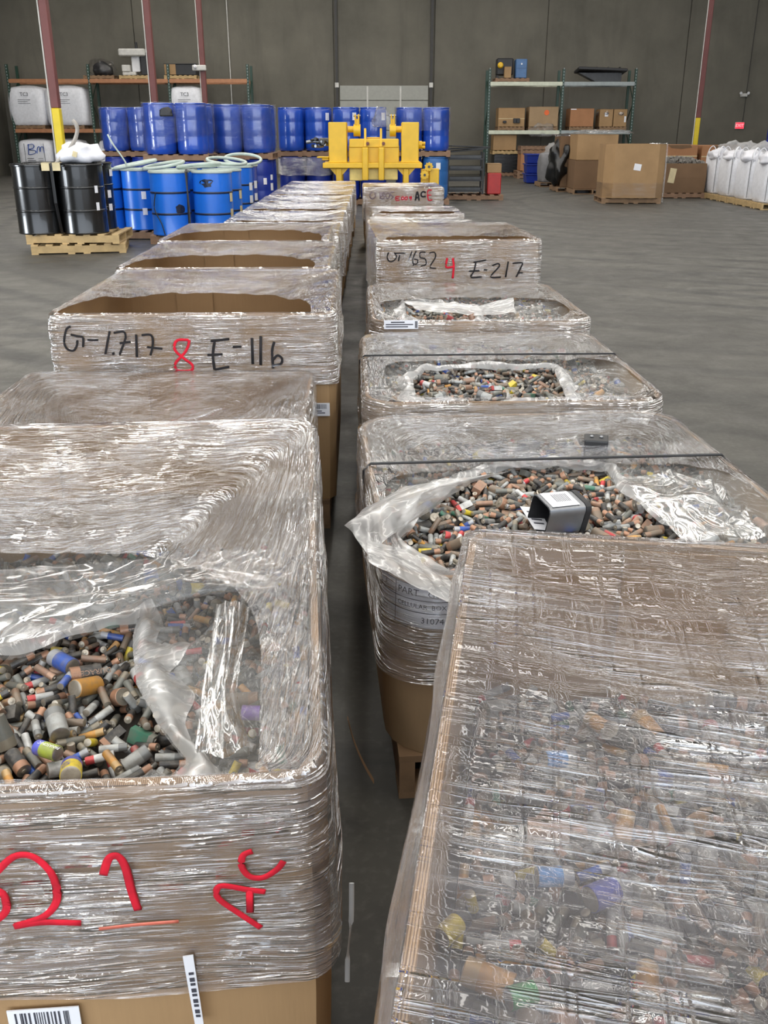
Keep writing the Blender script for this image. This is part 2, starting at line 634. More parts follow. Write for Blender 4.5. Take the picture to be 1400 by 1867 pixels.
# ------------------------------------------------------------------ bulk boxes
def rrect(a, b, r, n):
    """n points evenly along a rounded rectangle, from the middle of the right side, counter-clockwise; gives (x, y, s)"""
    segs = [('l', (a, 0), (a, b - r)), ('a', (a - r, b - r), 0), ('l', (a - r, b), (-a + r, b)), ('a', (-a + r, b - r), 90),
            ('l', (-a, b - r), (-a, -b + r)), ('a', (-a + r, -b + r), 180), ('l', (-a + r, -b), (a - r, -b)), ('a', (a - r, -b + r), 270), ('l', (a, -b + r), (a, 0))]
    ln = [(Vector(s[1]) - Vector(s[2])).length if s[0] == 'l' else PI / 2 * r for s in segs]
    T = sum(ln)
    out = []
    for i in range(n):
        d = T * i / n
        s0 = d
        for s, l in zip(segs, ln):
            if d <= l or s is segs[-1]:
                if s[0] == 'l':
                    p = Vector(s[1]).lerp(Vector(s[2]), d / l if l else 0)
                else:
                    an = R(s[2]) + (d / r if r else 0)
                    p = Vector(s[1]) + Vector((math.cos(an), math.sin(an))) * r
                out.append((p.x, p.y, s0))
                break
            d -= l
    return out


class Box:
    """a cardboard bulk box on a pallet: carton, stretch film, labels"""
    def __init__(self, label, cx, cy, rz, w, d, zf, zb, r=0.045, card='card', group=None, wall_bow=0.012):
        self.w, self.d, self.r = w, d, r
        self.zf, self.zb = zf - PZ, zb - PZ
        self.o = thing('bulk_box', (cx, cy, PZ), label, 'bulk box', R(rz), group)
        self.seed = (cx * 7.3, cy * 3.1)
        a, b, t = w / 2, d / 2, 0.013
        N = 96
        outer, inner = rrect(a, b, r, N), rrect(a - t, b - t, max(r - t, 0.012), N)
        K = 7
        m = MB()
        rows = []
        for k in range(K + 1):
            f = k / K
            bow = wall_bow * math.sin(PI * f * 0.9)
            rows.append([Vector((x * (1 + bow), y * (1 + bow), self.rim(y) * f)) for x, y, s in outer])
        m.grid(rows, 0, True)
        wob = lambda x, y: 0.004 * ns((x * 3 + self.seed[0], y * 3, 1))
        top_o = [Vector((x, y, self.rim(y) + wob(x, y))) for x, y, s in outer]
        top_i = [Vector((x, y, self.rim(y) + wob(x, y))) for x, y, s in inner]
        m.grid([top_o, top_i], 1, True)
        rows = []
        for k in range(K + 1):
            f = 1 - k / K
            bow = wall_bow * math.sin(PI * f * 0.9)
            rows.append([Vector((x * (1 + bow), y * (1 + bow), 0.02 + (self.rim(y) - 0.02) * f)) for x, y, s in inner])
        m.grid(rows, 0, True)
        m._add([Vector((x * .99, y * .99, 0.02)) for x, y, s in inner], [tuple(range(N))], 0)
        m.build('carton', [card, 'card_edge'], self.o, 'auto')
        # folded joint on the inside of the back wall
        MB().span((-a + 0.26, b - t - 0.007, 0.03), (-a + 0.44, b - t - 0.003, self.rim(b) - 0.01)).build('glue_flap', card, self.o)

    def rim(self, y):
        f = (y / self.d) + 0.5
        return self.zf * (1 - f) + self.zb * f

    def wrap(self, band, hole=None, n=200, ks=14, kt=12, sag=0.02, side='film_side', top='film_top', off=0.011, amp=1.0, ragged=0.006):
        """band: depth of film below the rim; hole: (x, y, ax, ay, power) of the opening left in the film on top"""
        a, b = self.w / 2, self.d / 2
        per = rrect(a, b, self.r + 0.01, n)
        sx, sy = self.seed
        full = hole is None
        hx, hy, ax, ay, pw = hole or (0.0, 0.0, 0.02, 0.02, 2)
        m = MB()
        m.uv = []
        rows = []

        def ring(pts, uvs):
            rows.append(pts + [pts[0]])
            m.uv.extend(uvs + [(per[0][2] + 2 * (self.w + self.d), uvs[0][1]) if not (full and len(rows) > ks + 2) else uvs[0]])
        for k in range(ks + 1):
            f = k / ks
            pts, uvs = [], []
            for x, y, s in per:
                zt = self.rim(y)
                zb = zt - band - 0.03 * ns((x * 2.2 + sx, y * 2.2 + sy, 3.0)) - 0.05 * ns((x * .8 + sx, y * .8, 7.0))
                z = zb + (zt - zb) * f
                o = off + 0.004 * amp * ns((x * 9 + sx, y * 9 + sy, z * 30)) + 0.006 * amp * ns((x * 4 + sx, y * 4, z * 5))
                if f < 0.12:
                    o += 0.006
                if f > 0.93:
                    o -= 0.004
                g = 1 + o / max(abs(x), abs(y), 0.2)
                wall = 1 + 0.012 * math.sin(PI * (z / max(zt, 0.01)) * 0.9)
                pts.append(Vector((x * g * wall, y * g * wall, z)))
                uvs.append((s, z))
            ring(pts, uvs)
        for k in range(kt + 1):
            f = k / kt
            pts, uvs = [], []
            for x, y, s in per:
                dx, dy = x - hx, y - hy
                t = 1 / ((abs(dx) / ax) ** pw + (abs(dy) / ay) ** pw) ** (1 / pw)
                t = min(t, 1 - 0.022 / max(math.hypot(dx, dy), 0.03))
                t += ragged * ns((x * 6 + sx, y * 6 + sy, 5)) * (0 if full else 1)
                p = Vector((x, y)).lerp(Vector((hx + dx * t, hy + dy * t)), f)
                L = math.hypot(dx, dy) * (1 - t)
                z = self.rim(p.y) + 0.008
                e = math.sin(PI * min(f, 1.0) * (0.5 if not full else 0.5))
                z -= sag * e * min(L / 0.3, 1)
                z += 0.008 * amp * f * ns((math.atan2(dy, dx) * 9 + sx, L * 2, sy)) * min(L / 0.15, 1)
                z += 0.005 * amp * min(L / 0.1, 1) * ns((p.x * 7 + sx, p.y * 7 + sy, 2)) * min(1, f * 6)
                pts.append(Vector((p.x, p.y, z)))
                uvs.append((p.x, p.y) if full else (s, self.rim(y) + f * L))
            ring(pts, uvs)
        nrow = len(rows)
        m.grid(rows, 0)
        for i in range(len(m.f)):
            m.mi[i] = 0 if i < ks * n else 1
        if full:
            m._add([rows[-1][k] for k in range(n)], [tuple(range(n))], 1)
            m.uv.extend([(p.x, p.y) for p in rows[-1][:n]])
        me = m.mesh('stretch_wrap', [side, top], True)
        self.film = obj('stretch_wrap', me, self.o)
        return self.film

    def front(self, off=0.020):
        """plane of the front face, in the world"""
        q = self.o.rotation_euler.to_matrix()
        n = q @ Vector((0, -1, 0))
        return (Vector(self.o.location) + n * (self.d / 2 + off), n)

    def write(self, strokes, mat, width=0.006, name='handwriting', off=0.0205, to_px=None):
        """marker strokes on the front face; the points are where the photo shows them"""
        pl = self.front(off)
        m = MB()
        for st in strokes:
            pts = [local(self.o, pix(*(to_px(p) if to_px else p), plane=pl)) for p in st]
            pts = smooth_line(pts, 5)
            m.tube(pts, width, 6, 0, False, 0.999)
        for i, p in enumerate(m.v):       # pressed flat against the face
            y0 = -self.d / 2 - off
            m.v[i] = (p[0], y0 + (p[1] - y0) * 0.05, p[2])
        return m.build(name, mat, self.o, True)

    def paper(self, x0, x1, z0, z1, off=0.018, lines=(), bars=None, face='front', name='paper_label'):
        y = -self.d / 2 - off
        l = MB().span((x0, y - 0.001, z0), (x1, y + 0.001, z1)).build(name, 'paper', self.o)
        m = MB()
        for lx0, lx1, lz, h in lines:
            m.span((x0 + (x1 - x0) * lx0, y - 0.0018, z0 + (z1 - z0) * lz), (x0 + (x1 - x0) * lx1, y - 0.0012, z0 + (z1 - z0) * lz + h))
        if bars:
            bx0, bx1, bz0, bz1 = bars
            rnd = random.Random(int(x0 * 1e4))
            x = bx0
            while x < bx1:
                wd = rnd.choice((0.02, 0.035, 0.015)) * (bx1 - bx0)
                m.span((x0 + (x1 - x0) * x, y - 0.0018, z0 + (z1 - z0) * bz0), (x0 + (x1 - x0) * min(x + wd, bx1), y - 0.0012, z0 + (z1 - z0) * bz1))
                x += wd * rnd.choice((1.6, 2.2, 2.8))
        if m.f:
            m.build('printing', 'print', l)
        return l


def z3(p):
    return (80 + p[0] / 2.5, 380 + p[1] / 2.5)


def z5(p):
    return (640 + p[0] / 3.889, 320 + p[1] / 3.889)


# --- left row
L1 = Box('near left wrapped box of batteries marked 2 1 AC in big red marker', -0.665, 1.608, 4.5, 1.07, 1.2, 0.70, 0.85)
L1.wrap(0.34, (-0.04, -0.47, 0.485, 0.53, 2.9), n=320, ks=26, kt=30, sag=0.035)
L1.write([[(-8, 1592), (25, 1562), (60, 1562), (92, 1590), (104, 1625), (100, 1650), (78, 1672), (28, 1688)], [(25, 1690), (75, 1682), (148, 1683)],
          [(-30, 1640), (0, 1625), (12, 1648), (6, 1668), (-24, 1690)]], 'ink_red', 0.0062)
L1.write([[(188, 1596), (198, 1566), (214, 1561), (228, 1580), (240, 1625), (252, 1660)]], 'ink_red', 0.0066)
L1.write([[(180, 1694), (250, 1686), (326, 1680)]], 'ink_pale', 0.0035)
L1.write([[(460, 1552), (443, 1560), (441, 1580), (455, 1598), (480, 1600), (505, 1585), (517, 1570)]], 'ink_red', 0.0055)
L1.write([[(476, 1692), (440, 1668), (400, 1640), (395, 1622), (408, 1615), (450, 1622), (484, 1626)], [(455, 1624), (456, 1664)]], 'ink_red', 0.0055)
pl = L1.front(0.024)
# papers pushed under the film on the front: a strip on edge and a bar-coded sheet
a = [local(L1.o, pix(*p, plane=pl)) for p in ((333, 1745), (352, 1742), (372, 1872), (356, 1872))]
m = MB()
m.prism(a, (0, 0, 0), (0, 0.002, 0))
st = m.build('paper_strip', 'paper', L1.o)
m = MB()
for k in range(9):
    f = 0.22 + k * 0.075
    p0, p1 = a[0].lerp(a[3], f), a[1].lerp(a[2], f)
    q0, q1 = a[0].lerp(a[3], f + 0.03 + 0.02 * (k % 2)), a[1].lerp(a[2], f + 0.03 + 0.02 * (k % 2))
    m.prism([p0.lerp(p1, .3), p0.lerp(p1, .8), q0.lerp(q1, .8), q0.lerp(q1, .3)], (0, -0.0012, 0), (0, -0.0004, 0))
m.build('printing', 'print', st)
p0, p1 = local(L1.o, pix(8, 1854, plane=pl)), local(L1.o, pix(143, 1858, plane=pl))
L1.paper(p0.x, p1.x, p0.z - 0.085, p0.z, 0.014, lines=((0.1, 0.6, 0.15, 0.006),), bars=(0.1, 0.85, 0.5, 0.93), name='barcode_label')

L2 = Box('low wrapped box squeezed between the 2 1 AC box and the G-1717 box', -0.79, 2.906, 1.5, 1.07, 1.17, 0.67, 0.67)
L2.wrap(0.34, (0, -0.3, 0.4, 0.24, 2.5), n=240, ks=14, kt=26, sag=0.02)
L3 = Box('empty wrapped box marked G-1717 8 E-116 in black and red', -0.747, 4.146, 1.5, 1.07, 1.2, 0.88, 0.88)
L3.wrap(0.26, (-0.03, -0.57, 0.48, 0.56, 2.4), n=260, ks=16, kt=22, sag=0.02)
G = [[(122, 538), (105, 548), (95, 580), (93, 615), (108, 642), (135, 648), (150, 625), (152, 600)], [(122, 575), (150, 582), (178, 590), (178, 632)], [(198, 600), (248, 600)],
     [(300, 560), (290, 610), (280, 665)], [(316, 655), (317, 668)], [(318, 568), (362, 562), (372, 590), (355, 640), (345, 668)], [(345, 615), (395, 608)],
     [(420, 575), (422, 625), (424, 678)], [(445, 578), (480, 575), (495, 590), (495, 630), (485, 670)], [(470, 632), (505, 636), (540, 640)]]
L3.write(G, 'ink', 0.0048, to_px=z3)
L3.write([[(660, 600), (612, 600), (595, 622), (602, 652), (640, 685), (675, 712), (675, 735), (640, 742), (606, 735), (600, 705), (640, 660), (658, 625), (662, 600)]], 'ink_red', 0.0058, to_px=z3)
L3.write([[(760, 605), (845, 595)], [(778, 605), (770, 670), (778, 735)], [(745, 668), (815, 665)], [(778, 735), (845, 722)], [(860, 632), (900, 630)], [(948, 590), (952, 710)],
          [(988, 582), (988, 715)], [(1050, 608), (1040, 650), (1045, 730)], [(1045, 690), (1065, 670), (1085, 685), (1080, 708), (1050, 715)]], 'ink', 0.0055, to_px=z3)
q = local(L3.o, pix(572, 735, plane=L3.front(0.02)))
L3.paper(q.x, q.x + 0.062, q.z - 0.052, q.z, 0.02, lines=((0.1, 0.7, 0.2, 0.004), (0.1, 0.5, 0.35, 0.004)), bars=(0.1, 0.8, 0.55, 0.92))
L4 = Box('wrapped open box right behind the G-1717 box', -0.83, 5.42, 1.5, 1.07, 1.2, 0.88, 0.88)
L4.wrap(0.30, (-0.02, -0.57, 0.48, 0.66, 2.6), n=220, kt=18)
L5 = Box('wrapped open box beside the blue drums, last with brown inside showing in the left row', -0.905, 6.68, 1.5, 1.07, 1.2, 0.88, 0.88)
L5.wrap(0.30, (-0.0, -0.57, 0.49, 0.86, 2.8), n=220, kt=14)
far_left = [(-0.90, 7.98, 0.77), (-0.915, 9.25, 0.77), (-0.93, 10.55, 0.77), (-0.945, 11.85, 0.765), (-0.96, 13.15, 0.765), (-0.98, 14.45, 0.76), (-0.99, 15.75, 0.76)]
nth = ['sixth', 'seventh', 'eighth', 'ninth', 'tenth', 'eleventh', 'twelfth']
LB = [L1, L2, L3, L4, L5]
for i, (x, y, z) in enumerate(far_left):
    b = Box('silvery wrapped box, %s from the front in the left row%s' % (nth[i], ', nearest the yellow machine' if i == 6 else ''), x, y, 1.5, 1.05, 1.2, z, z, group='far boxes of the left row')
    b.wrap(0.45, (0, -0.42, 0.44, 0.16 if i not in (2, 4) else 0.3, 2.6), n=140, ks=9, kt=9, top='film_far')
    LB.append(b)

# --- right row
R1 = Box('near right box of batteries sealed under taut crossed stretch film', 0.590, 0.808, -8.5, 1.07, 1.2, 0.88, 0.88, r=0.03)
R1.wrap(0.5, None, n=320, ks=26, kt=60, sag=0.03, side='film_near', top='film_near', off=0.016)
R2 = Box('low open box of batteries with a printed part label and a black strap', 0.497, 2.507, 4.5, 1.07, 1.22, 0.60, 0.615, r=0.13, card='card_light')
R2.wrap(0.27, (0.0, -0.25, 0.505, 0.345, 4.5), n=300, ks=18, kt=22, sag=0.012)
R3 = Box('low open box of batteries between the part label box and the grey label box', 0.455, 3.83, 2.0, 1.08, 1.22, 0.63, 0.63, r=0.12, card='card_light')
R3.wrap(0.3, (0.03, -0.23, 0.49, 0.33, 4.0), n=260, kt=18)
R4 = Box('low box of batteries with a small grey label, in front of the E-217 box', 0.46, 5.12, 2.0, 1.07, 1.2, 0.67, 0.67, r=0.13)
R4.wrap(0.3, (0.0, -0.2, 0.485, 0.385, 2.8), n=240, kt=18)
R5 = Box('tall wrapped box marked 1652 4 E-217 in black and red', 0.445, 6.735, 3.8, 1.04, 1.2, 0.88, 0.88)
R5.wrap(0.4, (0, -0.57, 0.47, 0.38, 2.6), n=240, kt=18)
R6 = Box('low wrapped box hidden close behind the E-217 box', 0.41, 8.02, 2.0, 1.05, 1.2, 0.62, 0.62)
R7 = Box('low silvery wrapped box with crumpled film, second behind the E-217 box', 0.38, 9.3, 2.0, 1.05, 1.2, 0.69, 0.69)
R8 = Box('low wrapped box between the crumpled film box and the slit opening box', 0.35, 10.6, 2.0, 1.05, 1.2, 0.61, 0.61)
R9 = Box('low wrapped box with a thin brown slit opening, before the 1805 box', 0.38, 11.85, 2.0, 1.05, 1.2, 0.64, 0.64)
R10 = Box('tall wrapped box marked 1805 and A C, last of the right row', 0.245, 13.72, 2.0, 1.05, 1.2, 0.83, 0.83)
for b, hl in ((R6, (0, -0.3, 0.4, 0.2, 2.5)), (R7, (0.1, 0.0, 0.35, 0.18, 2.5)), (R8, (0, -0.2, 0.4, 0.2, 2.5)), (R9, (0, -0.3, 0.44, 0.3, 3)), (R10, (0, -0.3, 0.42, 0.22, 3))):
    b.wrap(0.42, hl, n=160, ks=10, kt=10, top='film_far')
RB = [R1, R2, R3, R4, R5, R6, R7, R8, R9, R10]
R5.write([[(268, 545), (255, 575), (270, 608), (300, 605), (322, 575), (305, 545)], [(310, 552), (385, 550)], [(345, 560), (335, 608)], [(432, 538), (405, 612)], [(440, 632), (442, 640)],
          [(462, 535), (437, 590), (442, 625), (466, 625), (472, 600), (445, 592)], [(528, 545), (492, 545), (490, 580), (525, 592), (530, 630), (495, 642)], [(555, 550), (590, 545), (598, 580), (560, 648), (602, 658)]], 'ink', 0.0045, to_px=z5)
R5.write([[(682, 585), (675, 650), (732, 645)], [(722, 585), (728, 650), (720, 730)]], 'ink_red', 0.007, to_px=z5)
R5.write([[(868, 616), (957, 600)], [(885, 615), (870, 680), (850, 722), (925, 718)], [(835, 680), (910, 675)], [(940, 668), (966, 670)], [(1000, 640), (1040, 625), (1050, 645), (990, 718), (1062, 720)],
          [(1115, 610), (1095, 722)], [(1145, 622), (1212, 620), (1205, 650), (1170, 720)], [(1180, 690), (1218, 690)]], 'ink', 0.0055, to_px=z5)
R10.write([[(150, 115), (133, 140), (148, 165), (172, 150), (170, 118)], [(205, 115), (208, 165)], [(235, 118), (215, 130), (238, 150), (220, 168), (215, 148), (238, 128), (232, 116)], [(262, 118), (245, 140), (258, 165), (275, 140), (262, 118)], [(305, 118), (282, 120), (285, 140), (300, 150), (285, 168)]], 'ink_grey', 0.008, to_px=z5)
R10.write([[(345, 150), (318, 152), (318, 175), (345, 175)], [(318, 163), (338, 162)], [(365, 150), (355, 165), (368, 172), (376, 155), (365, 150)], [(390, 150), (380, 165), (392, 172), (400, 155), (390, 150)], [(425, 150), (412, 158), (428, 160), (428, 148), (425, 178)]], 'ink_red', 0.007, to_px=z5)
R10.write([[(455, 178), (470, 115), (482, 178)], [(460, 158), (480, 156)], [(530, 122), (510, 115), (496, 130), (505, 150), (530, 148)]], 'ink', 0.012, to_px=z5)
R10.write([[(572, 105), (545, 108), (548, 172), (575, 172)], [(546, 140), (568, 138)]], 'ink_red', 0.008, to_px=z5)

# part label on R2
zt = R2.zf


def round_corner(u, z, off):
    """a point on the box outline, u metres from where the front left corner starts to turn"""
    r = R2.r
    a, b_ = R2.w / 2, R2.d / 2
    arc = PI / 2 * r
    k = 1 + 0.012 * math.sin(PI * z / zt * 0.9)
    if u < arc:
        t_ = PI + u / r
        return Vector(((-a + r + (r + off) * math.cos(t_)) * k, (-b_ + r + (r + off) * math.sin(t_)) * k, z))
    return Vector(((-a + r + u - arc) * k, (-b_ - off) * k, z))


m = MB()
m.grid([[round_corner(0.0 + 0.36 * i / 24, zt - 0.125 + 0.105 * j, 0.003) for i in range(25)] for j in range(2)])
la = m.build('part_label', 'paper', R2.o, True)
m = MB()
for z_, z2_ in ((zt - 0.058, zt - 0.056), (zt - 0.088, zt - 0.086), (zt - 0.022, zt - 0.0205)):
    m.grid([[round_corner(0.36 * i / 24, zz, 0.0036) for i in range(25)] for zz in (z_, z2_)])
m.grid([[round_corner(uu, zz, 0.0036) for uu in (0.082, 0.084)] for zz in (zt - 0.125, zt - 0.02)])
m.build('ruled_lines', 'print', la)
for s, sz, u0, z_ in (('PART   G053031020', 0.023, 0.09, zt - 0.040), ('CELLULAR  BOX 28', 0.016, 0.09, zt - 0.072), ('310741', 0.021, 0.15, zt - 0.106), ('3', 0.02, 0.04, zt - 0.038), ('03', 0.02, 0.035, zt - 0.104)):
    me = text_mesh(s, sz, 'print', 'lettering', 'LEFT')
    for v in me.vertices:
        v.co = round_corner(u0 + v.co.x, z_ + v.co.y, 0.004)
    obj('lettering', me, la)
q = local(R4.o, pix(700, 584, plane=R4.front(0.015)))
R4.paper(q.x, q.x + 0.165, q.z - 0.042, q.z, 0.016, lines=((0.05, 0.7, 0.2, 0.005), (0.05, 0.85, 0.45, 0.005), (0.2, 0.6, 0.7, 0.006)), bars=(0.9, 0.98, 0.1, 0.9), name='grey_label')
# taut black straps across the open tops of R2 and R3
for b, y, lab in ((R2, 0.115, 'thin black strap pulled across the part label box'), (R3, 0.10, 'thin black strap pulled across the box behind the part label box')):
    m = MB()
    hw = b.w / 2 + 0.014
    zz = b.rim(y) + 0.012
    m.tube([Vector((-hw, y, zz - 0.3)), Vector((-hw, y, zz - 0.02)), Vector((-hw + 0.02, y, zz)), Vector((0, y + 0.004, zz + 0.0)), Vector((hw - 0.02, y, zz)), Vector((hw, y, zz - 0.02)), Vector((hw, y, zz - 0.3))], 0.0042, 6)
    m.build('strap', 'strap', b.o)

# pallets under both rows
names = ['near left 2 1 AC box', 'low box behind the near left one', 'G-1717 box', 'box right behind the G-1717 box', 'last brown open box of the left row']
names += ['%s box of the left row' % n for n in nth]
names += ['near right film-sealed box', 'part label box', 'box behind the part label box', 'grey label box', 'E-217 box', 'low box behind the E-217 box', 'crumpled film box',
          'low box behind the crumpled film box', 'slit opening box', '1805 box']
for b, lab in zip(LB + RB, names):
    pallet(b.o.location.x, b.o.location.y, 0, b.o.rotation_euler.z, 'wooden pallet on the floor under the ' + lab, 'pallet_old')


